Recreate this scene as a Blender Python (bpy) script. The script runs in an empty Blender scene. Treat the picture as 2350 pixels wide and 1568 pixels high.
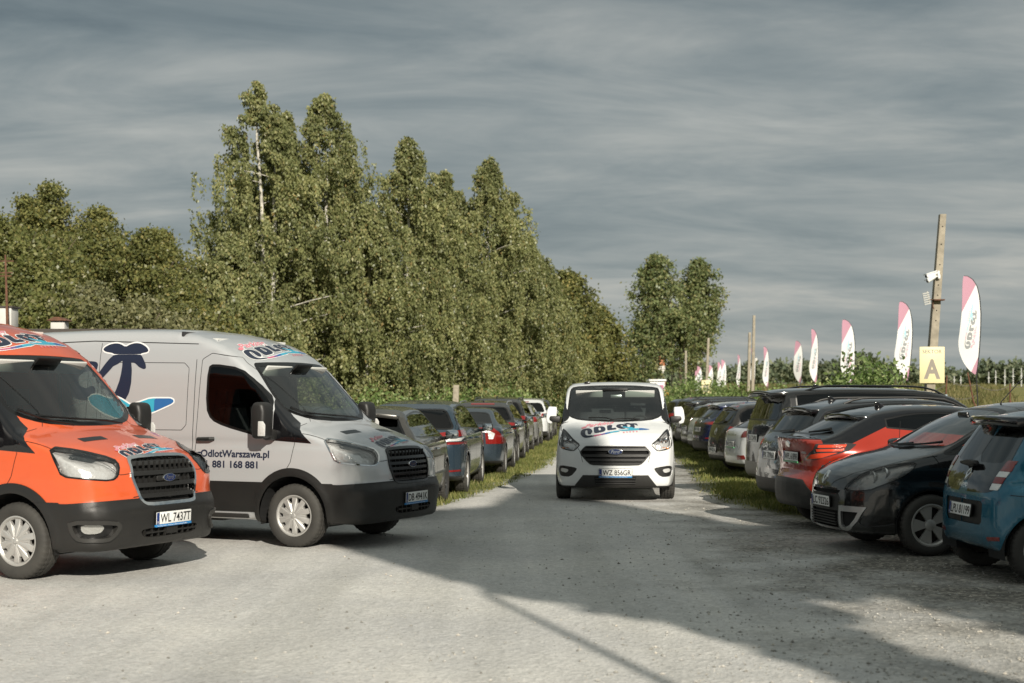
import bpy, bmesh, math, random
import numpy as np
from mathutils import Vector, Matrix
rng = np.random.default_rng(7)
random.seed(7)
sc = bpy.context.scene
COL = sc.collection
R = math.radians

# ---------------------------------------------------------------- camera, sky, sun, exposure
HC = 1.67                                   # eye height of the photographer
cam = bpy.data.objects.new('camera', bpy.data.cameras.new('camera'))
COL.objects.link(cam)
cam.location = (0, 0, HC)
cam.rotation_euler = (R(90), 0, 0)
cam.data.lens = 50
cam.data.sensor_width = 36
cam.data.shift_y = 130 / 2350
cam.data.clip_end = 3000
cam.data.dof.use_dof = True
cam.data.dof.focus_distance = 17.5
cam.data.dof.aperture_fstop = 2.4
sc.camera = cam

SUN_EL, SUN_AZ = R(26), math.atan2(.287, -.958)
SK, SV = .30, 1.964                          # shade on the lot: sideways drift per metre, length per metre of height
w = bpy.data.worlds.new('World')
sc.world = w
w.use_nodes = True
nt = w.node_tree
nt.nodes.clear()


def nn(t, kind, **kw):
    n = t.nodes.new(kind)
    for k, v in kw.items():
        if k.startswith('i_'):
            key = k[2:]
            key = int(key) if key.isdigit() else key.replace('_', ' ')
            n.inputs[key].default_value = v
        else:
            setattr(n, k, v)
    return n


def math_node(t, op, a=None, b=None, **kw):
    n = nn(t, 'ShaderNodeMath', operation=op, **kw)
    for i, v in enumerate((a, b)):
        if v is None:
            continue
        if isinstance(v, (int, float)):
            n.inputs[i].default_value = v
        else:
            t.links.new(v, n.inputs[i])
    return n.outputs[0]


def ramp_node(t, fac, stops):
    n = nn(t, 'ShaderNodeValToRGB')
    e = n.color_ramp.elements
    while len(e) < len(stops):
        e.new(.5)
    for el, (p, c) in zip(e, stops):
        el.position = p
        el.color = (*c, 1) if len(c) == 3 else c
    t.links.new(fac, n.inputs[0])
    return n.outputs[0]


def mix_node(t, fac, a, b, blend='MIX'):
    n = nn(t, 'ShaderNodeMix', data_type='RGBA', blend_type=blend)
    for s, v in ((n.inputs[0], fac), (n.inputs[6], a), (n.inputs[7], b)):
        if isinstance(v, (int, float)):
            s.default_value = v
        elif isinstance(v, tuple):
            s.default_value = (*v, 1) if len(v) == 3 else v
        else:
            t.links.new(v, s)
    return n.outputs[2]


def build_sky():
    t = nt
    tc = nn(t, 'ShaderNodeTexCoord')
    sep = nn(t, 'ShaderNodeSeparateXYZ')
    t.links.new(tc.outputs['Generated'], sep.inputs[0])
    zc = math_node(t, 'MAXIMUM', sep.outputs[2], 0.0)
    den = math_node(t, 'ADD', zc, 0.17)
    px = math_node(t, 'DIVIDE', sep.outputs[0], den)
    py = math_node(t, 'DIVIDE', sep.outputs[1], den)
    comb = nn(t, 'ShaderNodeCombineXYZ')
    t.links.new(px, comb.inputs[0])
    t.links.new(py, comb.inputs[1])
    def noise(scale, det, sx, sy, off, dist=.4):
        mp = nn(t, 'ShaderNodeMapping')
        mp.inputs['Scale'].default_value = (sx, sy, 1)
        mp.inputs['Location'].default_value = (off, off * .7, 0)
        mp.inputs['Rotation'].default_value = (0, 0, R(-8))
        t.links.new(comb.outputs[0], mp.inputs[0])
        n = nn(t, 'ShaderNodeTexNoise', i_Scale=scale, i_Detail=det, i_Roughness=.6, i_Distortion=dist)
        t.links.new(mp.outputs[0], n.inputs['Vector'])
        return n.outputs[0]
    n1 = noise(.85, 6, .65, 1.25, 3.1, .3)
    n2 = noise(2.6, 10, .62, 1.3, 11.0, .5)
    f = math_node(t, 'ADD', math_node(t, 'MULTIPLY', n1, .55), math_node(t, 'MULTIPLY', n2, .45))
    cloud = ramp_node(t, f, [(.36, (.140, .180, .203)), (.45, (.215, .258, .276)), (.52, (.285, .322, .332)), (.60, (.38, .405, .402)), (.70, (.52, .53, .51))])
    cloud = mix_node(t, 1.0, cloud, ramp_node(t, zc, [(.05, (1.22, 1.22, 1.18)), (.26, (.92, .94, .94)), (.36, (1.08, 1.06, 1.0)), (.62, (1.40, 1.34, 1.22))]), 'MULTIPLY')
    glow = ramp_node(t, zc, [(0.0, (1, 1, 1)), (.07, (.55, .55, .55)), (.20, (0, 0, 0))])
    low = ramp_node(t, f, [(.40, (.35, .38, .372)), (.52, (.44, .445, .42)), (.60, (.58, .55, .49))])
    col = mix_node(t, math_node(t, 'MULTIPLY', glow, .8), cloud, low)
    sky = nn(t, 'ShaderNodeTexSky', sky_type='NISHITA', sun_disc=False, sun_elevation=SUN_EL, sun_rotation=SUN_AZ)
    skyc = mix_node(t, 1.0, sky.outputs[0], (.03, .03, .03), 'MULTIPLY')
    fin = mix_node(t, .90, skyc, col)
    # the world Background keeps a daylight strength; the cloud colours are written for it
    gain = mix_node(t, 1.0, fin, (8.0, 8.0, 8.0), 'MULTIPLY')
    bg = nn(t, 'ShaderNodeBackground', i_Strength=.1)
    t.links.new(gain, bg.inputs[0])
    out = nn(t, 'ShaderNodeOutputWorld')
    t.links.new(bg.outputs[0], out.inputs[0])


build_sky()
sun = bpy.data.objects.new('sun', bpy.data.lights.new('sun', 'SUN'))
COL.objects.link(sun)
sun.data.energy = 4.5
sun.data.angle = R(.5)
sun.data.color = (1.0, .93, .81)
sd_dir = Vector((-.287 * math.cos(SUN_EL), .958 * math.cos(SUN_EL), -math.sin(SUN_EL)))
sun.rotation_euler = sd_dir.to_track_quat('-Z', 'Y').to_euler()
vs = sc.view_settings
vs.view_transform = 'Standard'
vs.look = 'None'
vs.exposure = .30
vs.gamma = 1
sc.render.film_transparent = False
sc.cycles.use_denoising = True
sc.cycles.max_bounces = 7
sc.cycles.transparent_max_bounces = 24
sc.cycles.caustics_reflective = False
sc.cycles.caustics_refractive = False
sc.cycles.sample_clamp_indirect = 4

# ---------------------------------------------------------------- materials
MATS = {}


def pmat(name, col=(.5, .5, .5), rough=.5, metal=0., coat=0., spec=.5, var=0., vscale=8., bump=0., bscale=60., coatr=.04, dirt=0.):
    if name in MATS:
        return MATS[name]
    m = bpy.data.materials.new(name)
    m.use_nodes = True
    t = m.node_tree
    b = t.nodes['Principled BSDF']
    b.inputs['Base Color'].default_value = (*col, 1)
    b.inputs['Roughness'].default_value = rough
    b.inputs['Metallic'].default_value = metal
    b.inputs['Coat Weight'].default_value = coat
    b.inputs['Coat Roughness'].default_value = coatr
    b.inputs['Specular IOR Level'].default_value = spec
    if var or bump or dirt:
        tc = nn(t, 'ShaderNodeTexCoord')
    if var:
        n = nn(t, 'ShaderNodeTexNoise', i_Scale=vscale, i_Detail=5)
        t.links.new(tc.outputs['Object'], n.inputs['Vector'])
        lo = tuple(c * (1 - var) for c in col)
        hi = tuple(min(1, c * (1 + var)) for c in col)
        c = ramp_node(t, n.outputs[0], [(.3, lo), (.7, hi)])
        t.links.new(c, b.inputs['Base Color'])
    if dirt:                                     # road dust: a matt pale film, thicker low down and on flat tops
        n = nn(t, 'ShaderNodeTexNoise', i_Scale=5., i_Detail=6)
        t.links.new(tc.outputs['Object'], n.inputs['Vector'])
        geo = nn(t, 'ShaderNodeNewGeometry')
        sp = nn(t, 'ShaderNodeSeparateXYZ')
        t.links.new(geo.outputs['Normal'], sp.inputs[0])
        so = nn(t, 'ShaderNodeSeparateXYZ')
        t.links.new(tc.outputs['Object'], so.inputs[0])
        lowz = math_node(t, 'SUBTRACT', 1.0, math_node(t, 'MULTIPLY', so.outputs[2], 1.1, use_clamp=True), use_clamp=True)
        top = math_node(t, 'MULTIPLY', sp.outputs[2], .8, use_clamp=True)
        k = math_node(t, 'MULTIPLY', math_node(t, 'ADD', math_node(t, 'MAXIMUM', lowz, top), .12), math_node(t, 'MULTIPLY', n.outputs[0], dirt * .45), use_clamp=True)
        c = mix_node(t, k, b.inputs['Base Color'].links[0].from_socket if b.inputs['Base Color'].links else tuple(col), (.34, .32, .27))
        t.links.new(c, b.inputs['Base Color'])
        rr = math_node(t, 'ADD', rough, math_node(t, 'MULTIPLY', k, .5), use_clamp=True)
        t.links.new(rr, b.inputs['Roughness'])
        if coat:
            t.links.new(math_node(t, 'SUBTRACT', coat, k, use_clamp=True), b.inputs['Coat Weight'])
        if metal:
            t.links.new(math_node(t, 'MULTIPLY', metal, math_node(t, 'SUBTRACT', 1.0, k, use_clamp=True)), b.inputs['Metallic'])
    if bump:
        n = nn(t, 'ShaderNodeTexNoise', i_Scale=bscale, i_Detail=3)
        t.links.new(tc.outputs['Object'], n.inputs['Vector'])
        bp = nn(t, 'ShaderNodeBump', i_Strength=bump, i_Distance=.01)
        t.links.new(n.outputs[0], bp.inputs['Height'])
        t.links.new(bp.outputs[0], b.inputs['Normal'])
    MATS[name] = m
    return m


def glassmat(name, tint, rough=.0, ior=1.5, gain=1.15):
    if name in MATS:
        return MATS[name]
    m = bpy.data.materials.new(name)
    m.use_nodes = True
    t = m.node_tree
    t.nodes.clear()
    tr = nn(t, 'ShaderNodeBsdfTransparent')
    tr.inputs[0].default_value = (*tint, 1)
    gl = nn(t, 'ShaderNodeBsdfGlossy')
    gl.inputs['Roughness'].default_value = rough
    fr = nn(t, 'ShaderNodeFresnel', i_IOR=ior)
    k = math_node(t, 'MULTIPLY', fr.outputs[0], gain, use_clamp=True)
    mx = nn(t, 'ShaderNodeMixShader')
    t.links.new(k, mx.inputs[0])
    t.links.new(tr.outputs[0], mx.inputs[1])
    t.links.new(gl.outputs[0], mx.inputs[2])
    o = nn(t, 'ShaderNodeOutputMaterial')
    t.links.new(mx.outputs[0], o.inputs[0])
    MATS[name] = m
    return m


BLACK = pmat('black_plastic', (.013, .0125, .012), .48, bump=.12, bscale=180, dirt=.12)
TRIM = pmat('black_trim', (.008, .008, .008), .28)
DARK = pmat('dark_void', (.006, .006, .006), .9)
GLOSSB = pmat('gloss_black', (.006, .006, .007), .08, coat=.6)
CHROME = pmat('chrome', (.78, .78, .78), .12, 1.)
SATIN = pmat('satin_silver', (.52, .52, .52), .34, .85)
RUB = pmat('tyre_rubber', (.020, .019, .018), .72, bump=.2, bscale=90, dirt=.28)
RIMS = pmat('wheel_silver', (.52, .51, .49), .36, .55, dirt=.25)
RIMD = pmat('wheel_dark', (.06, .06, .06), .4, .5)
PLATE = pmat('plate_white', (.78, .78, .76), .35, var=.05)
INK = pmat('plate_ink', (.012, .012, .012), .5)
EUB = pmat('band_blue', (.012, .035, .17), .4)
BADGE = pmat('badge_navy', (.010, .020, .075), .25, coat=.5)
STKB = pmat('strip_blue', (.03, .22, .52), .4)
STKG = pmat('strip_green', (.06, .32, .12), .4)
WHITE = pmat('sticker_white', (.8, .8, .79), .35)
NAVY = pmat('sticker_navy', (.016, .022, .045), .35)
CYAN = pmat('sticker_cyan', (.045, .36, .50), .35)
BLUE = pmat('sticker_blue', (.03, .13, .34), .35)
PINK = pmat('sticker_pink', (.72, .22, .27), .35)
ROSE = pmat('sticker_rose', (.50, .11, .20), .35)
PURP = pmat('sticker_purple', (.17, .09, .26), .35)
REDL = pmat('lamp_red', (.20, .009, .007), .12, coat=1., bump=.35, bscale=70)
ORL = pmat('lamp_orange_red', (.62, .05, .012), .12, coat=1., bump=.35, bscale=70)
AMB = pmat('lamp_amber', (.70, .22, .02), .15, coat=1.)
CLRL = pmat('lamp_clear', (.74, .74, .72), .12, .25, coat=1., bump=.7, bscale=38)
DKL = pmat('lamp_smoked', (.035, .03, .03), .1, coat=1.)
REFL = pmat('lamp_reflector', (.85, .85, .83), .25, .45, bump=1., bscale=22)
SEAT = pmat('seat_cloth', (.035, .036, .04), .9, var=.3)
DASH = pmat('dashboard', (.03, .03, .032), .7)
HEADL = pmat('headliner', (.62, .62, .59), .9)
GL_WS = glassmat('windscreen_glass', (.74, .82, .78), .0, 1.65, 1.7)
GL_SIDE = glassmat('side_glass', (.50, .55, .52))
GL_DK = glassmat('privacy_glass', (.05, .053, .05), .0, 1.55, 1.3)
GL_LENS = glassmat('lens_glass', (.93, .93, .93), .02)

# ---------------------------------------------------------------- mesh helpers


def link(name, me, parent=None, label=None):
    o = bpy.data.objects.new(name, me)
    COL.objects.link(o)
    if parent is not None:
        o.parent = parent
    if label:
        o['label'] = label
    return o


def tag(o, label=None, cat=None, group=None, kind=None):
    for k, v in (('label', label), ('category', cat), ('group', group), ('kind', kind)):
        if v:
            o[k] = v
    return o


def thing(name, label, cat, loc=(0, 0, 0), rz=0., group=None):
    o = link(name, None)
    o.location = loc
    o.rotation_euler = (0, 0, rz)
    return tag(o, label, cat, group)


def mk(name, V, F, mat, parent=None, N=None, smooth=True, label=None):
    V = np.ascontiguousarray(V, dtype=np.float32)
    F = np.ascontiguousarray(F, dtype=np.int32)
    me = bpy.data.meshes.new(name)
    k = F.shape[1]
    me.vertices.add(len(V))
    me.vertices.foreach_set('co', V.ravel())
    me.loops.add(F.size)
    me.loops.foreach_set('vertex_index', F.ravel())
    me.polygons.add(len(F))
    me.polygons.foreach_set('loop_start', np.arange(0, F.size, k, dtype=np.int32))
    me.update(calc_edges=True)
    me.polygons.foreach_set('use_smooth', np.full(len(F), bool(smooth)))
    if mat:
        me.materials.append(mat)
    if N is not None:
        me.normals_split_custom_set_from_vertices(np.asarray(N, dtype=np.float32))
    return link(name, me, parent, label)


class MB:
    """collects boxes, tubes, lathes and prisms and links them as one mesh object"""

    def __init__(s):
        s.v, s.f = [], []

    def add(s, v, f):
        k = len(s.v)
        s.v += [tuple(p) for p in v]
        s.f += [tuple(i + k for i in q) for q in f]
        return s

    def box(s, c, d, M=None):
        x, y, z = (q / 2 for q in d)
        v = [Vector((a * x, b * y, e * z)) for a in (-1, 1) for b in (-1, 1) for e in (-1, 1)]
        v = [(M @ p if M else p) + Vector(c) for p in v]
        return s.add(v, [(0, 1, 3, 2), (4, 6, 7, 5), (0, 4, 5, 1), (2, 3, 7, 6), (0, 2, 6, 4), (1, 5, 7, 3)])

    def tube(s, pts, rad, n=8, cap=True):
        pts = [Vector(p) for p in pts]
        rad = rad if hasattr(rad, '__len__') else [rad] * len(pts)
        vs, fs = [], []
        up = Vector((0, 0, 1))
        d0 = (pts[1] - pts[0]).normalized()
        u = d0.cross(up if abs(d0.z) < .9 else Vector((1, 0, 0))).normalized()
        for i, p in enumerate(pts):
            d = (pts[min(i + 1, len(pts) - 1)] - pts[max(i - 1, 0)]).normalized()
            u = (u - d * u.dot(d)).normalized()
            q = d.cross(u)
            for k in range(n):
                a = 2 * math.pi * k / n
                vs.append(p + (u * math.cos(a) + q * math.sin(a)) * rad[i])
        for i in range(len(pts) - 1):
            for k in range(n):
                a, b = i * n + k, i * n + (k + 1) % n
                fs.append((a, b, b + n, a + n))
        if cap:
            fs.append(tuple(range(n))[::-1])
            fs.append(tuple((len(pts) - 1) * n + k for k in range(n)))
        return s.add(vs, fs)

    def lathe(s, prof, n=32, axis='y', mod=None):
        vs, fs = [], []
        m = len(prof)
        for k in range(n):
            a = 2 * math.pi * k / n
            for j, (r, h) in enumerate(prof):
                if mod:
                    r = r + mod(k, j)
                c, q = r * math.cos(a), r * math.sin(a)
                vs.append((c, h, q) if axis == 'y' else (c, q, h) if axis == 'z' else (h, c, q))
        for k in range(n):
            for j in range(m - 1):
                a, b = k * m + j, ((k + 1) % n) * m + j
                fs.append((a, a + 1, b + 1, b))
        return s.add(vs, fs)

    def prism(s, poly, fn, h0, h1):
        n = len(poly)
        v = [fn(a, b, h0) for a, b in poly] + [fn(a, b, h1) for a, b in poly]
        f = [tuple(range(n))[::-1], tuple(range(n, 2 * n))]
        f += [(i, (i + 1) % n, n + (i + 1) % n, n + i) for i in range(n)]
        return s.add(v, f)

    def build(s, name, mat, parent=None, bevel=0, seg=2, sharp=35, label=None, flat=False):
        me = bpy.data.meshes.new(name)
        me.from_pydata(s.v, [], s.f)
        bm = bmesh.new()
        bm.from_mesh(me)
        bmesh.ops.recalc_face_normals(bm, faces=bm.faces)
        if bevel:
            es = [e for e in bm.edges if len(e.link_faces) == 2 and e.calc_face_angle(0) > R(30)]
            bmesh.ops.bevel(bm, geom=es, offset=bevel, segments=seg, affect='EDGES', profile=.5, clamp_overlap=True)
        bm.to_mesh(me)
        bm.free()
        if not flat:
            me.polygons.foreach_set('use_smooth', np.ones(len(me.polygons), bool))
            me.set_sharp_from_angle(angle=R(sharp))
        if mat:
            me.materials.append(mat)
        return link(name, me, parent, label)


def copy_tree(o, parent=None):
    c = o.copy()
    COL.objects.link(c)
    c.parent = parent
    for ch in list(o.children):
        copy_tree(ch, c)
    return c


# ---------------------------------------------------------------- signed distances, carving


def sdpoly(P, poly):
    a = np.asarray(poly, dtype=np.float32)
    e = np.roll(a, -1, 0) - a
    ee = (e * e).sum(1) + 1e-12
    out = np.empty(len(P), np.float32)
    P = P.astype(np.float32)
    for i in range(0, len(P), 16384):
        p = P[i:i + 16384]
        wx = p[:, :1] - a[None, :, 0]
        wy = p[:, 1:2] - a[None, :, 1]
        t = np.clip((wx * e[:, 0] + wy * e[:, 1]) / ee, 0, 1)
        dx, dy = wx - e[:, 0] * t, wy - e[:, 1] * t
        d = np.sqrt((dx * dx + dy * dy).min(1))
        b1 = (a[None, :, 1] > p[:, 1:2]) != (np.roll(a, -1, 0)[None, :, 1] > p[:, 1:2])
        xi = a[None, :, 0] + e[:, 0] * wy / np.where(np.abs(e[:, 1]) < 1e-9, 1e-9, e[:, 1])
        ins = (b1 & (p[:, :1] < xi)).sum(1) % 2 == 1
        out[i:i + 16384] = np.where(ins, -d, d)
    return out


def iround(a, b, r):
    u, v = np.maximum(a + r, 0), np.maximum(b + r, 0)
    return np.minimum(-r, np.maximum(a, b)) + np.sqrt(u * u + v * v)


def mirror_poly(half):
    """half outline with y >= 0 -> closed outline symmetric in y (second coord)"""
    return half + [(x, -y) for x, y in reversed(half) if abs(y) > 1e-6]


def mirror_poly0(half):
    return half + [(-y, z) for y, z in reversed(half) if abs(y) > 1e-6]


def chaikin(p, k=1, q=.22):
    p = np.asarray(p, float)
    for _ in range(k):
        n = np.roll(p, -1, 0)
        p = np.stack([p * (1 - q) + n * q, p * q + n * (1 - q)], 1).reshape(-1, 2)
    return p


def compact(V, N, T):
    u, inv = np.unique(T, return_inverse=True)
    return V[u], N[u], inv.reshape(-1, 3)


def refine(m, fn, h):
    V, N, T = m
    f = fn(V, N)
    tv = f[T]
    L = np.linalg.norm(V[T] - V[np.roll(T, -1, 1)], axis=2).max(1)
    near = ((np.abs(tv).min(1) < L) | ((tv.min(1) < 0) & (tv.max(1) > 0))) & (L > h)
    if not near.any():
        return m
    S = T[near]
    E = np.sort(np.concatenate([S[:, [0, 1]], S[:, [1, 2]], S[:, [2, 0]]]), 1)
    u, inv = np.unique(E, axis=0, return_inverse=True)
    inv = inv.ravel()
    k = len(V)
    V2 = np.concatenate([V, (V[u[:, 0]] + V[u[:, 1]]) / 2])
    nn_ = N[u[:, 0]] + N[u[:, 1]]
    nn_ /= np.linalg.norm(nn_, axis=1, keepdims=True) + 1e-9
    N2 = np.concatenate([N, nn_])
    n = len(S)
    ab, bc, ca = inv[:n] + k, inv[n:2 * n] + k, inv[2 * n:] + k
    a, b, c = S.T
    T2 = np.concatenate([T[~near], np.stack([a, ab, ca], 1), np.stack([b, bc, ab], 1), np.stack([c, ca, bc], 1), np.stack([ab, bc, ca], 1)])
    return V2, N2, T2


def carve(m, fn, h=.02, passes=2):
    """split a surface along fn = 0 -> (inside, outside)"""
    for _ in range(passes):
        m = refine(m, fn, h)
    V, N, T = m
    if len(T) == 0:
        return m, m
    f = fn(V, N).astype(np.float64)
    f = np.where(np.abs(f) < 1e-7, 1e-7, f)
    s = f > 0
    k = s[T].sum(1)
    ins, outs = [T[k == 0]], [T[k == 3]]
    newv, newn, base = [], [], len(V)
    mx = T[(k == 1) | (k == 2)]
    if len(mx):
        km = s[mx].sum(1)
        lone = np.where(km == 1, np.argmax(s[mx], 1), np.argmax(~s[mx], 1))
        i = np.arange(len(mx))
        a, b, c = mx[i, lone], mx[i, (lone + 1) % 3], mx[i, (lone + 2) % 3]
        E = np.concatenate([np.stack([a, b], 1), np.stack([a, c], 1)])
        Es = np.sort(E, 1)
        u, inv = np.unique(Es, axis=0, return_inverse=True)
        inv = inv.ravel()
        t = (f[u[:, 0]] / (f[u[:, 0]] - f[u[:, 1]]))[:, None]
        newv = V[u[:, 0]] * (1 - t) + V[u[:, 1]] * t
        newn = N[u[:, 0]] * (1 - t) + N[u[:, 1]] * t
        newn /= np.linalg.norm(newn, axis=1, keepdims=True) + 1e-9
        p, q = inv[:len(mx)] + base, inv[len(mx):] + base
        tip = np.stack([a, p, q], 1)
        quad = np.concatenate([np.stack([p, b, c], 1), np.stack([p, c, q], 1)])
        l_out = s[a]
        outs += [tip[l_out], quad[np.concatenate([~l_out, ~l_out])]]
        ins += [tip[~l_out], quad[np.concatenate([l_out, l_out])]]
        V = np.concatenate([V, newv])
        N = np.concatenate([N, newn])
    ti, to = np.concatenate(ins), np.concatenate(outs)
    return compact(V, N, ti), compact(V, N, to)


def skirt(m, d):
    V, N, T = m
    E = np.concatenate([T[:, [0, 1]], T[:, [1, 2]], T[:, [2, 0]]])
    Es = np.sort(E, 1)
    u, inv, cnt = np.unique(Es, axis=0, return_inverse=True, return_counts=True)
    B = E[cnt[inv.ravel()] == 1]
    k = len(V)
    V2 = np.concatenate([V, V[B[:, 0]], V[B[:, 1]], V[B[:, 0]] - N[B[:, 0]] * d, V[B[:, 1]] - N[B[:, 1]] * d])
    n = len(B)
    c = V.mean(0)
    mid = (V[B[:, 0]] + V[B[:, 1]]) / 2
    e = V[B[:, 1]] - V[B[:, 0]]
    sn = np.cross(e, N[B[:, 0]])
    sn /= np.linalg.norm(sn, axis=1, keepdims=True) + 1e-9
    N2 = np.concatenate([N, sn, sn, sn, sn])
    i = np.arange(n)
    p, q, r, s_ = k + i, k + n + i, k + 2 * n + i, k + 3 * n + i
    T2 = np.concatenate([T, np.stack([q, p, r], 1), np.stack([q, r, s_], 1)])
    return V2, N2, T2


def piece(name, m, mat, parent, off=0., sk=0., label=None):
    V, N, T = m
    if len(T) == 0:
        return None
    if off:
        V = V + N * off
    if sk:
        V, N, T = skirt((V, N, T), sk)
    return mk(name, V, T, mat, parent, N, label=label)


_TXT = {}


def text_shape(s, shear=0., bold=0.):
    """built-in font as flat triangles, lower left at 0,0, unit cap height"""
    key = (s, shear, bold)
    if key in _TXT:
        return _TXT[key]
    cu = bpy.data.curves.new('t', 'FONT')
    cu.body = s
    cu.shear = shear
    cu.offset = bold
    cu.resolution_u = 3
    ob = bpy.data.objects.new('t', cu)
    COL.objects.link(ob)
    dg = bpy.context.evaluated_depsgraph_get()
    me = ob.evaluated_get(dg).to_mesh()
    me.calc_loop_triangles()
    V = np.array([v.co[:2] for v in me.vertices], float)
    T = np.array([t.vertices[:] for t in me.loop_triangles], int)
    bpy.data.objects.remove(ob)
    bpy.data.curves.remove(cu)
    V[:, 0] -= V[:, 0].min()
    cap = .695
    _TXT[key] = (V / cap, T)
    return _TXT[key]


def poly_shape(loops):
    """flat outline(s) with holes -> triangles"""
    cu = bpy.data.curves.new('p', 'CURVE')
    cu.dimensions = '2D'
    cu.fill_mode = 'BOTH'
    for lp in loops:
        sp = cu.splines.new('POLY')
        sp.points.add(len(lp) - 1)
        for p, (x, y) in zip(sp.points, lp):
            p.co = (x, y, 0, 1)
        sp.use_cyclic_u = True
    ob = bpy.data.objects.new('p', cu)
    COL.objects.link(ob)
    dg = bpy.context.evaluated_depsgraph_get()
    me = ob.evaluated_get(dg).to_mesh()
    me.calc_loop_triangles()
    V = np.array([v.co[:2] for v in me.vertices], float)
    T = np.array([t.vertices[:] for t in me.loop_triangles], int)
    bpy.data.objects.remove(ob)
    bpy.data.curves.remove(cu)
    return V, T


def offset_loop(lp, d):
    p = np.asarray(lp, float)
    area = 0.5 * np.sum(p[:, 0] * np.roll(p[:, 1], -1) - np.roll(p[:, 0], -1) * p[:, 1])
    e1 = p - np.roll(p, 1, 0)
    e2 = np.roll(p, -1, 0) - p
    n1 = np.stack([e1[:, 1], -e1[:, 0]], 1)
    n2 = np.stack([e2[:, 1], -e2[:, 0]], 1)
    n1 /= np.linalg.norm(n1, axis=1, keepdims=True) + 1e-9
    n2 /= np.linalg.norm(n2, axis=1, keepdims=True) + 1e-9
    n = n1 + n2
    n /= np.linalg.norm(n, axis=1, keepdims=True) + 1e-9
    return p + n * d * (1 if area > 0 else -1)


def refine2d(V, T, h):
    for _ in range(6):
        L = np.linalg.norm(V[T] - V[np.roll(T, -1, 1)], axis=2)
        E = np.sort(np.concatenate([T[:, [0, 1]], T[:, [1, 2]], T[:, [2, 0]]]), 1)
        big = L.max(1) > h
        if not big.any():
            break
        S = T[big]
        # split the longest edge of each big triangle
        j = np.argmax(L[big], 1)
        i = np.arange(len(S))
        a, b, c = S[i, j], S[i, (j + 1) % 3], S[i, (j + 2) % 3]
        k = len(V)
        V = np.concatenate([V, (V[a] + V[b]) / 2])
        m = k + i
        T = np.concatenate([T[~big], np.stack([a, m, c], 1), np.stack([m, b, c], 1)])
    return V, T
# ---------------------------------------------------------------- vehicles: one implicit body, carved into its parts


def p_side(poly, ymin=.3, k=1):
    q = chaikin(poly, k) if k else np.asarray(poly, float)
    return lambda V, N: np.maximum(sdpoly(V[:, [0, 2]], q), ymin - np.abs(V[:, 1]))


def p_front(poly, xmin, k=1, sym=True):
    q = chaikin(poly, k) if k else np.asarray(poly, float)
    return lambda V, N: np.maximum(sdpoly(np.stack([np.abs(V[:, 1]) if sym else V[:, 1], V[:, 2]], 1), q), xmin - V[:, 0])


def p_rear(poly, xmax, k=1, sym=True):
    q = chaikin(poly, k) if k else np.asarray(poly, float)
    return lambda V, N: np.maximum(sdpoly(np.stack([np.abs(V[:, 1]) if sym else V[:, 1], V[:, 2]], 1), q), V[:, 0] - xmax)


def p_oblique(poly, cx, cy, xlim, front=True, k=1):
    """outline seen obliquely: horizontal coordinate a = cx*x + cy*|y|"""
    q = chaikin(poly, k) if k else np.asarray(poly, float)

    def fn(V, N):
        d = sdpoly(np.stack([cx * V[:, 0] + cy * np.abs(V[:, 1]), V[:, 2]], 1), q)
        return np.maximum(d, xlim - V[:, 0] if front else V[:, 0] - xlim)
    return fn


_WH = {}


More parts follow.
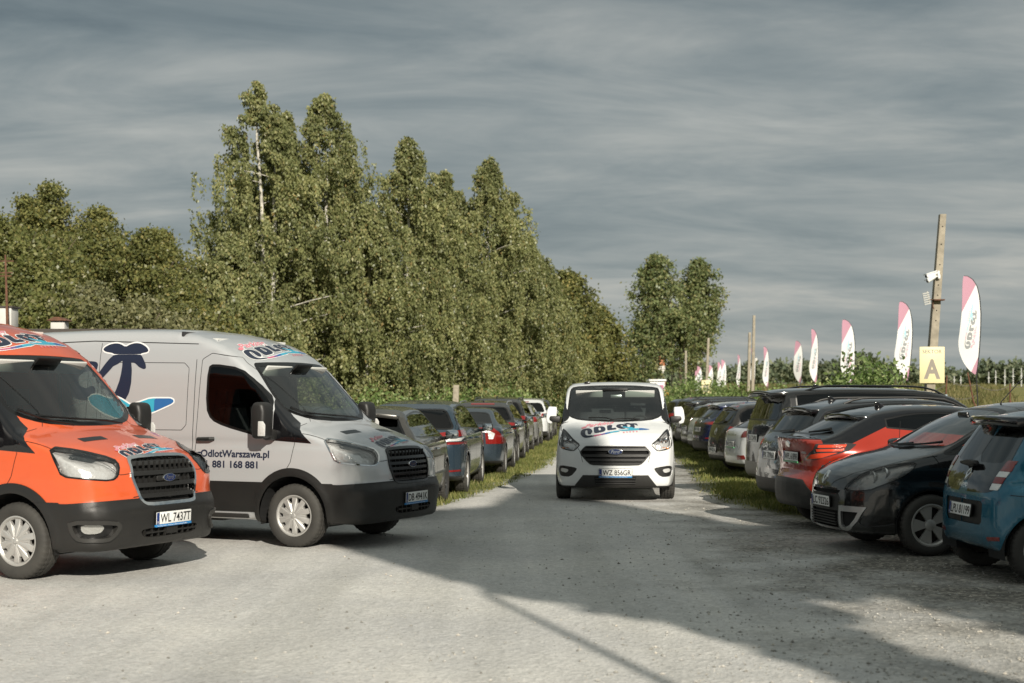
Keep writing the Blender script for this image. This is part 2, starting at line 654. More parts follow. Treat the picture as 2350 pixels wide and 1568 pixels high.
def wheel_meshes(style, Rt, rr, wd):
    key = (style, Rt, rr, wd)
    if key in _WH:
        return _WH[key]
    h = wd / 2
    prof = [(rr - .02, h * .78), (rr + .006, h * .92), (rr + .02, h * .99), ((rr + Rt) / 2, h * 1.06), (Rt - .028, h * .98), (Rt - .010, h * .88), (Rt - .002, h * .74),
            (Rt, h * .50), (Rt - .009, h * .47), (Rt - .009, h * .41), (Rt, h * .38), (Rt, h * .05), (Rt - .009, h * .04)]
    prof = prof + [(r, -y) for r, y in reversed(prof)]
    tread = set(range(5, 8)) | {10, 11} | set(range(len(prof) - 8, len(prof) - 5))
    ty = MB().lathe(prof, 120, mod=lambda k, j: -.007 if (k % 3 == 0 and j in tread) else 0).build('tyre', RUB, sharp=40)
    y0 = h * .80
    m = MB()
    m.lathe([(rr - .035, y0 - .06), (rr - .03, y0 - .01), (rr - .012, y0 + .012), (rr + .004, y0 + .010), (rr + .006, y0 - .02), (rr - .02, -h * .7)], 56)
    dark = style.startswith('d_')
    st = style.replace('d_', '')
    def pr(poly, a, b, bend=0.):
        m.prism(poly, lambda x, z, hh: (x, hh - bend * (1 - (x * x + z * z) / rr ** 2), z), a, b)
    if st == 'cap':
        n, pts = 10, []
        for i in range(n):
            a0 = 2 * math.pi * i / n
            for da, q in ((-.31, .70), (-.21, .71), (-.165, .88), (-.14, .965), (.14, .965), (.165, .88), (.21, .71)):
                pts.append((q * (rr - .02) * math.cos(a0 + da), q * (rr - .02) * math.sin(a0 + da)))
        k0 = len(m.v)
        npt = len(pts)
        c0 = [(0, y0 + .012, 0)]
        rings = [[(x * f, y0 + hh, z * f) for x, z in pts] for f, hh in ((.25, .022), (.6, .012), (1, -.002), (1, -.03))]
        v = c0 + [p for rg in rings for p in rg]
        f = [(0, 1 + i, 1 + (i + 1) % npt) for i in range(npt)]
        for a in range(3):
            for i in range(npt):
                j = (i + 1) % npt
                f.append((1 + a * npt + i, 1 + (a + 1) * npt + i, 1 + (a + 1) * npt + j, 1 + a * npt + j))
        m.add(v, f)
        for i in range(10):
            a0 = 2 * math.pi * (i + .5) / n
            c, s_ = math.cos(a0), math.sin(a0)
            m.tube([(.05 * c, y0 + .017, .05 * s_), (.6 * rr * c, y0 + .004, .6 * rr * s_)], .005, 4)
        m.lathe([(0.001, y0 + .032), (.022, y0 + .03), (.03, y0 + .018)], 20)
    else:
        n, w0, w1, tw = {'five': (5, .055, .075, 0), 'twin': (5, .026, .03, .19), 'multi': (9, .022, .026, 0), 'petal': (5, .05, .16, 0), 'split': (5, .03, .085, .17), 'ten': (10, .02, .024, .05)}[st]
        for i in range(n):
            for sg in ((-1, 1) if tw else (0,)):
                a0 = 2 * math.pi * i / n + sg * tw
                c, s_ = math.cos(a0), math.sin(a0)
                r0, r1 = .03, rr - .012
                q = [(r0, -w0 / 2), (r1, -w1 / 2), (r1, w1 / 2), (r0, w0 / 2)]
                pr([(x * c - z * s_, x * s_ + z * c) for x, z in q], y0 - .035, y0 - .005, .012)
        m.lathe([(0.001, y0 + .0), (.035, y0 - .002), (.06, y0 - .012), (.065, y0 - .04)], 24)
    rim = m.build('rim', RIMD if dark else RIMS, sharp=30)
    hub = MB().lathe([(0.001, y0 - .06), (rr * .62, y0 - .06), (rr * .62, y0 - .075), (rr - .03, y0 - .08), (rr - .03, -h * .6), (.001, -h * .6)], 28).build('wheel', pmat('brake_iron', (.035, .03, .027), .6, .5))
    for o in (ty, rim, hub):
        COL.objects.unlink(o)
    _WH[key] = (hub, ty, rim)
    return _WH[key]


class Car:
    def __init__(s, name, label, cat, sp, xy, ang, group='vehicles in the car park', ref=(0, 0), z=0.):
        """ang: heading of the nose in the ground plane, degrees from +X; ref: the local point that stands on xy"""
        s.sp = sp
        a = R(ang)
        s.fwd = np.array([math.cos(a), math.sin(a)])
        lx, ly = ref
        ox = xy[0] - (math.cos(a) * lx - math.sin(a) * ly)
        oy = xy[1] - (math.sin(a) * lx + math.cos(a) * ly)
        s.root = thing(name, label, cat, (ox, oy, z), a, group)
        s.side = chaikin(sp['side'], 1, .2)
        s.plan = chaikin(mirror_poly(sp['plan']), 1, .2)
        s.sec = chaikin(mirror_poly0(sp['sec']), 1, .2)
        s.r1, s.r2 = sp.get('r1', .07), sp.get('r2', .10)
        s.bf, s.br, s.cr = sp.get('bf', .12), sp.get('br', .06), sp.get('crown', .05)
        s.wb, s.wr = sp['wb'], sp['wr']
        s.xm = -s.wb * .5
        s.ar = sp.get('ar', s.wr + .055)
        s.W = max(p[0] for p in sp['sec'])
        s.m = s.skin(sp.get('na', 96), sp.get('nx', .06))
        s.seams = []
        s.arches()

    def F(s, P):
        x, ya, z = P[:, 0], np.abs(P[:, 1]), P[:, 2]
        y2 = ya * ya
        xs = x + np.where(x > s.xm, s.bf, -s.br) * y2
        fs = sdpoly(np.stack([xs, z + s.cr * y2], 1), s.side)
        fc = sdpoly(np.stack([ya, z], 1), s.sec)
        fp = sdpoly(np.stack([x, ya], 1), s.plan)
        f = iround(iround(fs, fc, s.r1), fp, s.r2)
        for xa in (0., -s.wb):                           # flared wheel arches
            d = np.sqrt((x - xa) ** 2 + (z - s.wr) ** 2) - s.ar - .02
            f = f - s.sp.get('flare', .018) * np.exp(-(d / .05) ** 2) * np.clip((ya - .5) / .2, 0, 1)
        for x0, y0, z0, rx, ry, rz, amp in s.sp.get('bumps', ()):   # soft local swellings (+) and hollows (-)
            f = f - amp * np.exp(-((x - x0) / rx) ** 2 - ((ya - y0) / ry) ** 2 - ((z - z0) / rz) ** 2)
        for z0, amp, sg in s.sp.get('crease', ()):       # pressed lines along the flanks
            f = f + amp * np.exp(-((z - z0) / sg) ** 2) * np.clip((ya - .55) / .15, 0, 1)
        return f

    def skin(s, na, nx):
        xs = np.asarray(s.sp['side'])[:, 0]
        cap = s.sp.get('cap', .5)
        zc = s.sp.get('zc', .62)
        x0, x1 = xs.min() + cap, xs.max() - cap
        n = max(8, int((x1 - x0) / nx))
        ph = np.linspace(90, 0, s.sp.get('ncap', 20))[:-1]
        rows = [(x0, -p) for p in ph] + [(x, 0.) for x in np.linspace(x0, x1, n)] + [(x1, p) for p in ph[::-1]]
        rows = [(x, np.sign(p) * 89.6 if abs(p) > 89.6 else p) for x, p in rows]
        th = np.linspace(0, 2 * np.pi, na, endpoint=False)
        O = np.array([(x, 0, zc) for x, _ in rows])[:, None, :].repeat(na, 1).reshape(-1, 3)
        D = np.array([[(math.sin(R(p)), math.cos(R(p)) * math.cos(t), math.cos(R(p)) * math.sin(t)) for t in th] for _, p in rows]).reshape(-1, 3)
        lo, hi = np.zeros(len(O)), np.full(len(O), 3.2)
        flo, fhi = s.F(O), s.F(O + D * hi[:, None])
        for i in range(15):
            if i % 3 == 2:
                mid = (lo + hi) / 2
            else:
                mid = np.clip(lo + (hi - lo) * (-flo) / (fhi - flo + 1e-9), lo + (hi - lo) * .02, hi - (hi - lo) * .02)
            fm = s.F(O + D * mid[:, None])
            pos = fm > 0
            hi, fhi = np.where(pos, mid, hi), np.where(pos, fm, fhi)
            lo, flo = np.where(pos, lo, mid), np.where(pos, flo, fm)
        t = lo + (hi - lo) * (-flo) / (fhi - flo + 1e-9)
        V = O + D * t[:, None]
        N = s.grad(V)
        m = len(rows)
        i, j = np.meshgrid(np.arange(m - 1), np.arange(na), indexing='ij')
        a, b = i * na + j, i * na + (j + 1) % na
        c, d = b + na, a + na
        T = np.concatenate([np.stack([a, b, c], -1).reshape(-1, 3), np.stack([a, c, d], -1).reshape(-1, 3)])
        ends = [[k, (k + 1) % na, 0] for k in range(1, na - 1)]
        e0 = np.array([[0, k + 1, k] for k in range(1, na - 1)])
        b0 = (m - 1) * na
        e1 = np.array([[b0, b0 + k, b0 + k + 1] for k in range(1, na - 1)])
        return V, N, np.concatenate([T, e0, e1])

    def grad(s, P, e=.005):
        g = np.stack([s.F(P + np.eye(3)[k] * e) - s.F(P - np.eye(3)[k] * e) for k in range(3)], 1)
        return g / (np.linalg.norm(g, axis=1, keepdims=True) + 1e-9)

    def cast(s, O, D):
        O, D = np.asarray(O, float), np.asarray(D, float)
        D = np.broadcast_to(D / np.linalg.norm(D), O.shape)
        t = np.zeros(len(O))
        for _ in range(26):
            t = t + np.clip(s.F(O + D * t[:, None]), -.05, 1.) * .9
        P = O + D * np.minimum(t, 6)[:, None]
        return P, s.grad(P)

    def at_side(s, x, z, sg=-1):
        P, N = s.cast([(x, sg * 1.8, z)], (0, -sg, 0))
        return P[0], N[0]

    def arches(s):
        for xa in (0., -s.wb):
            fn = lambda V, N, xa=xa: np.maximum(np.sqrt((V[:, 0] - xa) ** 2 + (V[:, 2] - s.wr) ** 2) - s.ar, s.W - .42 - np.abs(V[:, 1]))
            _, s.m = carve(s.m, fn, .02, 2)
            for sg in (-1, 1):
                pts = [(xa + (s.ar + .012) * math.cos(R(a)), s.wr + (s.ar + .012) * math.sin(R(a))) for a in np.linspace(-14, 194, 19)]
                y0, y1 = sg * (s.W - .43), sg * (s.W - .055)
                k = len(pts)
                MB().add([(x, y0, z) for x, z in pts] + [(x, y1, z) for x, z in pts], [(i, i + 1, k + i + 1, k + i) for i in range(k - 1)] + [tuple(range(k))]).build('wheel_well', DARK, s.root, flat=True)

    def cut(s, name, fn, mat, off=0., sk=.015, ring=None, split=False, label=None, h=.02, back=None, parent=None):
        ins, s.m = carve(s.m, fn, h, 2)
        par = parent or s.root
        if len(ins[2]) == 0:
            print('EMPTY PART', s.root.name, name)
            return []
        halves = [ins]
        if split:
            halves = list(carve(ins, lambda V, N: V[:, 1], .5, 0))
        res = []
        for hm in halves:
            if len(hm[2]) == 0:
                continue
            if ring:
                wd, rmat, rname = ring
                core, rg = carve(hm, lambda V, N: fn(V, N) + wd, h, 2)
                o = piece(name, core, mat, par, off, 0, label)
                if o is None:
                    continue
                piece(rname, rg, rmat, o, off + .002, sk)
            else:
                o = piece(name, hm, mat, par, off, sk, label)
            if back:
                bm_, bd = back
                piece('reflector', hm, bm_, o, off - bd, 0)
            res.append(o)
        return res

    def over(s, name, fn, mat, off, sk=.02, split=False, label=None, parent=None, h=.02):
        """a raised piece that follows the surface without removing it"""
        ins, _ = carve(s.m, fn, h, 2)
        out = []
        for hm in (carve(ins, lambda V, N: V[:, 1], .5, 0) if split else [ins]):
            o = piece(name, hm, mat, parent or s.root, off, sk, label)
            if o:
                out.append(o)
        return out

    def finish(s, mat, name='body'):
        o = piece(name, s.m, mat, s.root, 0, .012)
        if s.seams:
            Vs, Ts, Ns, k = [], [], [], 0
            for P, N, wd in s.seams:
                t = np.gradient(P, axis=0)
                b = np.cross(t, N)
                b /= np.linalg.norm(b, axis=1, keepdims=True) + 1e-9
                n = len(P)
                Vs.append(np.concatenate([P + b * wd / 2 + N * .0015, P - b * wd / 2 + N * .0015]))
                Ns.append(np.concatenate([N, N]))
                i = np.arange(n - 1) + k
                Ts.append(np.concatenate([np.stack([i, i + 1, i + n], 1), np.stack([i + 1, i + n + 1, i + n], 1)]))
                k += 2 * n
            mk('panel_gaps', np.concatenate(Vs), np.concatenate(Ts), DARK, o, np.concatenate(Ns))
        s.body = o
        return o

    def seam(s, pts, wd=.007, proj='side', sides=(-1, 1)):
        p = np.asarray(pts, float)
        d = np.concatenate([[0], np.cumsum(np.linalg.norm(np.diff(p, axis=0), axis=1))])
        q = np.arange(0, d[-1] + .02, .03)
        p = np.stack([np.interp(q, d, p[:, k]) for k in range(2)], 1)
        for sg in sides:
            if proj == 'side':
                P, N = s.cast(np.stack([p[:, 0], np.full(len(p), sg * 1.9), p[:, 1]], 1), (0, -sg, 0))
            elif proj == 'front':
                P, N = s.cast(np.stack([np.full(len(p), 2.2), sg * p[:, 0], p[:, 1]], 1), (-1, 0, 0))
            elif proj == 'rear':
                P, N = s.cast(np.stack([np.full(len(p), -s.wb - 2.2), sg * p[:, 0], p[:, 1]], 1), (1, 0, 0))
            else:
                P, N = s.cast(np.stack([p[:, 0], sg * p[:, 1], np.full(len(p), 3.2)], 1), (0, 0, -1))
            ok = np.abs(s.F(P)) < .006
            run = []
            for i in range(len(P) + 1):
                if i < len(P) and ok[i] and (not run or np.linalg.norm(P[i] - P[run[-1]]) < .25):
                    run.append(i)
                    continue
                if len(run) > 2:
                    s.seams.append((P[run], N[run], wd))
                run = [i] if i < len(P) and ok[i] else []

    def wheels(s, style, rr=None, wd=.22, inset=.03, label=None):
        hub, ty, rim = wheel_meshes(style, s.wr, rr or s.wr * .66, wd)
        for xa in (0., -s.wb):
            for sg in (1, -1):
                hb = hub.copy()
                COL.objects.link(hb)
                hb.parent = s.root
                hb.location = (xa, sg * (s.W - inset - wd / 2), s.wr)
                hb.rotation_euler = (0, random.uniform(0, 6), 0) if sg > 0 else (0, random.uniform(0, 6), math.pi)
                for q in (ty, rim):
                    c = q.copy()
                    COL.objects.link(c)
                    c.parent = hb

    def decal(s, name, V2, T, mat, o, u, v, d, off=.003, parent=None, h=.04):
        V2, T = refine2d(np.asarray(V2, float), np.asarray(T, int), h)
        u, v = np.asarray(u, float), np.asarray(v, float)
        P, N = s.cast(np.asarray(o, float) + V2[:, :1] * u + V2[:, 1:] * v, d)
        e1 = P[T[:, 1]] - P[T[:, 0]]
        e2 = P[T[:, 2]] - P[T[:, 0]]
        fl = (np.cross(e1, e2) * N[T[:, 0]]).sum(1) < 0
        T[fl] = T[fl][:, ::-1]
        return mk(name, P + N * off, T, mat, parent or s.root, N)

    def plate(s, x, z, text, y=0., rear=False, pitch=0., strip=None, band=True, wd=.52, ht=.114, yaw=0.):
        sg = -1 if rear else 1
        n = Vector((sg, 0, 0))
        ua = Vector((0, sg, 0))
        M = Matrix.Rotation(R(yaw), 3, 'Z') @ Matrix.Rotation(-sg * R(pitch), 3, 'Y')
        n, ua, va = M @ n, M @ ua, M @ Vector((0, 0, 1))
        c = Vector((x, y, z))
        fn = lambda a, b, hh: c + ua * a + va * b + n * hh
        def rect(a0, a1, b0, b1):
            return [(a0, b0), (a1, b0), (a1, b1), (a0, b1)]
        hw, hh = wd / 2, ht / 2
        pl = MB().prism(rect(-hw, hw, -hh, hh), fn, -.012, .006).build('licence_plate', PLATE, s.root, bevel=.003)
        MB().prism(rect(-hw - .006, hw + .006, -hh - .006, hh + .006), fn, -.016, .003).build('plate_holder', TRIM, pl, bevel=.002)
        if strip:
            MB().prism(rect(-hw - .006, hw + .006, -hh - .024, -hh - .002), fn, -.012, .008).build('plate_strip', strip, pl, bevel=.002)
            for k, a in enumerate((.2, .5, .78)):
                V, T = text_shape('Parking Odlot', bold=.01)
                V = V * [.14 / V[:, 0].max(), .009] + [-hw + wd * a - .09, -hh - .0175]
                mk('strip_letters', [fn(p, q, .0092) for p, q in V], T, WHITE, pl, smooth=False)
        tx0 = -hw + .012
        if band:
            MB().prism(rect(-hw + .003, -hw + .043, -hh + .003, hh - .003), fn, .0062, .0072).build('country_band', EUB, pl, flat=True)
            V, T = text_shape('PL', bold=.01)
            V = V * .018 + [-hw + .010, -hh + .012]
            mk('country_letters', [fn(a, b, .0084) for a, b in V], T, WHITE, pl, smooth=False)
            tx0 = -hw + .056
        V, T = text_shape(text, bold=.012)
        V = V * [(hw - .012 - tx0) / V[:, 0].max(), .080] + [tx0, -.040]
        mk('lettering', [fn(a, b, .0084) for a, b in V], T, INK, pl, smooth=False)
        return pl

    def oval(s, c, n, a, b, name='emblem', mat=None, script=None, depth=.015):
        """small oval badge with script"""
        n = Vector(n).normalized()
        u = Vector((0, 0, 1)).cross(n).normalized()
        v = n.cross(u)
        c = Vector(c)
        el = lambda q: [(a * q * math.cos(t * math.pi / 16), b * q * math.sin(t * math.pi / 16)) for t in range(32)]
        fn = lambda p, q, hh: c + u * p + v * q + n * hh
        e = MB().prism(el(1), fn, -.03, depth).build(name, CHROME, s.root, bevel=.004)
        MB().prism(el(.90), fn, depth - .001, depth + .0015).build('badge_field', mat, e)
        if script:
            V, T = text_shape(script, shear=.35, bold=.012)
            sc_ = a * 1.25 / V[:, 0].max()
            V = (V - [V[:, 0].max() / 2, .45]) * [sc_, sc_ * 1.05]
            mk('badge_script', [fn(p, q, depth + .003) for p, q in V], T, CHROME, e, smooth=False)
        return e

    def letters(s, text, x, y, z, height, width, mat=CHROME, rear=True, gap=True, name='lettering'):
        V, T = text_shape(text, bold=.02)
        V = V * [width / V[:, 0].max(), height] - [width / 2, height / 2]
        if rear:
            return s.decal(name, V, T, mat, (-s.wb - 2.2, y, z), (0, -1, 0), (0, 0, 1), (1, 0, 0), .004)
        return s.decal(name, V, T, mat, (2.2, y, z), (0, 1, 0), (0, 0, 1), (-1, 0, 0), .004)

    def mirrors(s, x, z, mat, size=(.11, .21, .15), out=.12, arm=True, glass=True):
        for sg in (1, -1):
            P, N = s.at_side(x, z - size[2] * .3, sg)
            c = Vector((x - .02, P[1] + sg * (out + size[1] * .25), z + .02))
            m = MB()
            bm = bmesh.new()
            bmesh.ops.create_cube(bm, size=1)
            bmesh.ops.subdivide_edges(bm, edges=bm.edges[:], cuts=4, use_grid_fill=True)
            vs = []
            for v in bm.verts:
                p = v.co * 2
                q = (abs(p.x) ** 4 + abs(p.y) ** 4 + abs(p.z) ** 4) ** .25
                p = p / max(q, 1e-6)
                t = .5 + .5 * p.x
                vs.append((c.x + p.x * size[0] / 2, c.y + p.y * size[1] / 2 * (1 - .18 * t), c.z + p.z * size[2] / 2 * (1 - .25 * t)))
            fs = [tuple(v.index for v in f.verts) for f in bm.faces]
            bm.free()
            m.add(vs, fs)
            o = m.build('wing_mirror', mat, s.root, sharp=60)
            if arm:
                MB().tube([(x + .03, P[1] - sg * .03, z - size[2] * .28), (c.x + .01, c.y - sg * size[1] * .3, c.z - size[2] * .35)], [.035, .025], 8).build('mirror_arm', TRIM, o)
            if glass:
                MB().box((c.x - size[0] / 2 - .001, c.y, c.z), (.006, size[1] * .82, size[2] * .78)).build('mirror_glass', pmat('mirror_glass', (.75, .78, .78), .03, 1.), o, bevel=.002)

    def handles(s, spots, mat, size=(.19, .03, .035)):
        for x, z in spots:
            for sg in (1, -1):
                P, N = s.at_side(x, z, sg)
                m = MB()
                m.tube([(x - size[0] / 2, P[1] + sg * .004, z), (x - size[0] / 2 + .03, P[1] + sg * size[1], z), (x + size[0] / 2 - .03, P[1] + sg * size[1], z + .004), (x + size[0] / 2, P[1] + sg * .004, z + .004)], size[2] / 2, 8)
                m.build('door_handle', mat, s.root)

    def cabin(s, seats=((-1.0, .38), (-1.0, -.38)), seat_z=.62, dash=(-.25, .92), hw=.68, wheel_y=.38, bench=True, top=None, bulk=None):
        for x, y in seats:
            m = MB().box((x, y, seat_z - .08), (.5, .46, .16))
            m.box((x - .27, y, seat_z + .27), (.13, .44, .62), Matrix.Rotation(R(-12), 3, 'Y'))
            so = m.build('seat', SEAT, s.root, bevel=.04, seg=3)
            h = MB().box((x - .36, y, seat_z + .70), (.09, .26, .17), Matrix.Rotation(R(-8), 3, 'Y'))
            h.tube([(x - .35, y - .06, seat_z + .54), (x - .36, y - .06, seat_z + .64)], .008, 6)
            h.tube([(x - .35, y + .06, seat_z + .54), (x - .36, y + .06, seat_z + .64)], .008, 6)
            h.build('headrest', SEAT, so, bevel=.03, seg=3)
        d = MB()
        dx, dz = dash
        d.box((dx + .22, 0, dz - .15), (.62, hw * 2, .30))
        d.box((dx - .12, wheel_y, dz - .02), (.22, .40, .12))
        d.build('dashboard', DASH, s.root, bevel=.05, seg=3)
        c = Vector((dx - .32, wheel_y, dz + .0))
        pts = []
        for k in range(25):
            a = 2 * math.pi * k / 24
            v = Vector((0, .19 * math.cos(a), .19 * math.sin(a)))
            pts.append(c + Matrix.Rotation(R(-28), 3, 'Y') @ v)
        sw = MB().tube(pts, .016, 8, cap=False)
        sw.tube([c + Vector((0, -.18, 0)), c + Vector((.03, 0, -.02)), c + Vector((0, .18, 0))], .02, 6)
        sw.tube([c + Vector((.02, 0, -.02)), c + Vector((.3, 0, -.16))], .03, 6)
        sw.build('steering_wheel', TRIM, s.root)
        f = MB().box((s.xm, 0, .34), (s.wb * .95, hw * 1.9, .03))
        if bulk:
            f.box((bulk[0], 0, bulk[1] / 2 + .3), (.03, hw * 2.1, bulk[1] - .3))
        f.build('cabin_floor', DASH, s.root)

    def wiper(s, pts, rear=False, rad=.011, name='wiper'):
        """pts: (y, z) front or rear view outline of the arm, laid on the glass"""
        p = np.asarray(pts, float)
        X = (-s.wb - 2.2) if rear else 2.2
        P, N = s.cast(np.stack([np.full(len(p), X), p[:, 0], p[:, 1]], 1), (1 if rear else -1, 0, 0))
        P = P + N * .022
        m = MB()
        m.tube(P, [rad * .7] + [rad] * (len(P) - 2) + [rad * 1.5], 6)
        m.build(name, TRIM, s.root)

    def fin(s, x, h=.07, l=.16, mat=GLOSSB):
        P, N = s.cast([(x, 0, 3.2)], (0, 0, -1))
        z = P[0][2] - .012
        m = MB().prism([(-l * .6, 0), (l * .4, 0), (-l * .35, h), (-l * .58, h * .98)], lambda a, b, hh: (x + a, hh, z + b), -.018, .018)
        m.build('roof_aerial', mat, s.root, bevel=.008)

    def whip(s, x, y, ln=.4, back=.6, rad=.004):
        P, N = s.cast([(x, y, 3.2)], (0, 0, -1))
        p = Vector(P[0])
        MB().tube([p, p + Vector((-ln * back * .02, 0, .03)), p + Vector((-ln * back, 0, ln * .8))], [rad * 3, rad * 1.5, rad], 6).build('roof_aerial', TRIM, s.root)

    def rails(s, x0, x1, y, mat, up=.045):
        for sg in (1, -1):
            xs = np.linspace(x0, x1, 14)
            P, N = s.cast(np.stack([xs, np.full(14, sg * y), np.full(14, 3.2)], 1), (0, 0, -1))
            P[:, 2] += up
            P[0, 2] -= up + .01
            P[-1, 2] -= up + .01
            P[1, 2] -= up * .4
            P[-2, 2] -= up * .4
            m = MB().tube(P, .016, 8)
            m.build('roof_rail', mat, s.root)
# ---------------------------------------------------------------- the logo that the vans and flags carry (units: logo widths/2000, y up)
def lg(*p):
    return [((x - 1170) / 1000, (470 - y) / 1000) for x, y in p]


LOGO_NAVY = [
    [lg((190, 580), (200, 500), (250, 450), (320, 432), (400, 428), (480, 460), (525, 530), (520, 590), (480, 640), (430, 645), (395, 620), (385, 580), (385, 530), (370, 497), (345, 490),
        (325, 520), (318, 570), (325, 620), (350, 655), (400, 674), (570, 675), (570, 703), (400, 706), (300, 695), (230, 660), (200, 620))],
    [lg((555, 400), (660, 385), (780, 378), (850, 400), (895, 470), (895, 540), (850, 590), (740, 615), (580, 632), (562, 520)), lg((700, 430), (740, 425), (762, 470), (765, 520), (740, 540), (705, 530), (692, 480))],
    [lg((935, 340), (1090, 330), (1078, 400), (1066, 440), (1080, 470), (1180, 445), (1210, 510), (1100, 530), (945, 552), (935, 440))],
    [lg((1190, 370), (1230, 310), (1300, 285), (1400, 280), (1480, 300), (1515, 360), (1510, 410), (1400, 405), (1350, 415), (1390, 445), (1470, 470), (1400, 492), (1320, 490), (1240, 450), (1200, 410)),
     lg((1330, 340), (1370, 330), (1390, 360), (1380, 400), (1345, 395), (1320, 365))],
    [lg((1385, 235), (1480, 222), (1570, 228), (1620, 235), (1700, 222), (1770, 225), (1810, 245), (1740, 250), (1790, 270), (1820, 300), (1785, 325), (1760, 290), (1690, 275), (1720, 340), (1722, 400),
        (1700, 450), (1620, 420), (1560, 415), (1600, 370), (1600, 310), (1570, 285), (1500, 292), (1430, 330), (1410, 320), (1430, 280), (1500, 250))]]
LOGO_PLANE = [lg((1350, 415), (1400, 398), (1550, 415), (1620, 408), (1650, 420), (1720, 455), (1830, 433), (1830, 508), (1600, 545), (1450, 565), (1330, 565), (1240, 525), (1400, 525), (1500, 510), (1580, 490), (1440, 450))]
LOGO_WING = [lg((1831, 433), (1900, 420), (2080, 425), (2140, 440), (2050, 468), (1831, 508))]
LOGO_SWOOSH = [(ROSE, lg((571, 675), (640, 671), (640, 701), (571, 703))), (ROSE, lg((640, 671), (770, 656), (770, 690), (640, 701))), (PURP, lg((770, 656), (880, 636), (880, 675), (770, 690))),
               (BLUE, lg((880, 636), (1020, 607), (1020, 650), (880, 675))), (CYAN, lg((1020, 607), (1240, 563), (1300, 588), (1200, 615), (1020, 650)))]


def star(cx, cy, r):
    return [(cx + (r if k % 2 == 0 else r * .42) * math.sin(math.pi * k / 5), cy + (r if k % 2 == 0 else r * .42) * math.cos(math.pi * k / 5)) for k in range(10)]


LOGO_STARS = [star(*lg((x, y))[0], .034) for x, y in ((1405, 622), (1495, 605), (1585, 590), (1675, 577), (1770, 564))]
LOGO_TAIL = lg((200, 385), (260, 350), (330, 330), (300, 360), (330, 385), (270, 425), (215, 420))


def logo_shapes(outline=0.):
    """list of (material, V, T, layer)"""
    out = []
    V, T = text_shape('Parking', shear=.45, bold=.022)
    V = V * [.86 / V[:, 0].max(), .135]
    a = R(8)
    V = np.stack([V[:, 0] * math.cos(a) - V[:, 1] * math.sin(a), V[:, 0] * math.sin(a) + V[:, 1] * math.cos(a)], 1) + lg((300, 395))[0]
    out.append((PINK, V, T, 2))
    out.append((PINK, *poly_shape([chaikin(LOGO_TAIL)]), 2))
    solids = [(NAVY, [chaikin(l, 1) for l in g]) for g in LOGO_NAVY] + [(m, [q]) for m, q in LOGO_SWOOSH] + [(CYAN, [chaikin(l, 1, .15) for l in LOGO_PLANE]), (BLUE, [chaikin(LOGO_WING[0], 1, .12)])]
    for m, lps in solids:
        out.append((m, *poly_shape(lps), 3 if m is CYAN or lps[0] is LOGO_WING[0] else 2))
    for st in LOGO_STARS:
        out.append((PINK, *poly_shape([st]), 2))
    if outline:
        for m, lps in solids:
            out.append((WHITE, *poly_shape([offset_loop(lps[0], outline)] + [offset_loop(l, -outline * .6) for l in lps[1:]]), 1))
        V, T = text_shape('Parking', shear=.45, bold=.07)
        V = V * [.90 / V[:, 0].max(), .14]
        V = np.stack([V[:, 0] * math.cos(a) - V[:, 1] * math.sin(a), V[:, 0] * math.sin(a) + V[:, 1] * math.cos(a)], 1) + lg((285, 400))[0]
        out.append((WHITE, V, T, 1))
    return out


_LG = {}


def merged_logo(outline):
    """one shape per (material, layer)"""
    if outline not in _LG:
        d = {}
        for m, V, T, L in logo_shapes(outline):
            d.setdefault((m.name, L), []).append((V, T))
        res = []
        for (mn, L), lst in d.items():
            k, Vs, Ts = 0, [], []
            for V, T in lst:
                Vs.append(V)
                Ts.append(T + k)
                k += len(V)
            res.append((MATS[mn], np.concatenate(Vs), np.concatenate(Ts), L))
        _LG[outline] = sorted(res, key=lambda r: r[3])
    return _LG[outline]


LOGO_NAMES = {'sticker_navy': 'logo_letters', 'sticker_pink': 'logo_script', 'sticker_cyan': 'logo_aeroplane', 'sticker_blue': 'logo_wing', 'sticker_white': 'logo_outline', 'sticker_rose': 'logo_swoosh', 'sticker_purple': 'logo_swoosh'}


def car_logo(car, o, u, v, d, outline=.0):
    root = None
    for m, V, T, L in merged_logo(outline):
        ob = car.decal(LOGO_NAMES[m.name] if root else 'logo_sticker', V, T, m, o, u, v, d, .002 + .0014 * L, parent=root or car.root, h=.05)
        root = root or ob
    return root


# ---------------------------------------------------------------- the two high-roof vans parked on the left
TS = dict(
    side=[(.80, .27), (.97, .29), (1.035, .42), (1.045, .62), (1.00, .70), (.985, .86), (.95, 1.02), (.86, 1.125), (.70, 1.195), (.45, 1.285), (.12, 1.385), (-.05, 1.535), (-.57, 2.075), (-.80, 2.235), (-1.08, 2.36),
          (-1.45, 2.455), (-2.0, 2.515), (-3.0, 2.535), (-4.15, 2.51), (-4.34, 2.44), (-4.43, 2.25), (-4.49, 1.4), (-4.50, .60), (-4.44, .42), (-4.2, .33)],
    plan=[(1.06, 0), (1.05, .35), (1.00, .62), (.88, .83), (.68, .96), (.40, 1.015), (-.4, 1.025), (-4.2, 1.025), (-4.46, .98), (-4.53, .8), (-4.53, 0)],
    sec=[(0, .27), (.86, .27), (.94, .30), (.985, .45), (1.00, .70), (.998, 1.0), (.985, 1.25), (.962, 1.45), (.93, 1.85), (.885, 2.2), (.84, 2.38), (.74, 2.50), (.45, 2.545), (0, 2.56)],
    r1=.06, r2=.07, bf=.16, br=.02, crown=.045, wb=3.30, wr=.356, ar=.445, zc=.95, cap=.6, na=150, nx=.05, ncap=30, flare=.022, crease=((1.16, .012, .05), (.92, -.010, .10)), bumps=((1.0, .5, .665, .35, .6, .045, .03), (.9, .86, .60, .25, .25, .08, .03), (1.0, .66, .42, .3, .3, .07, -.012)))
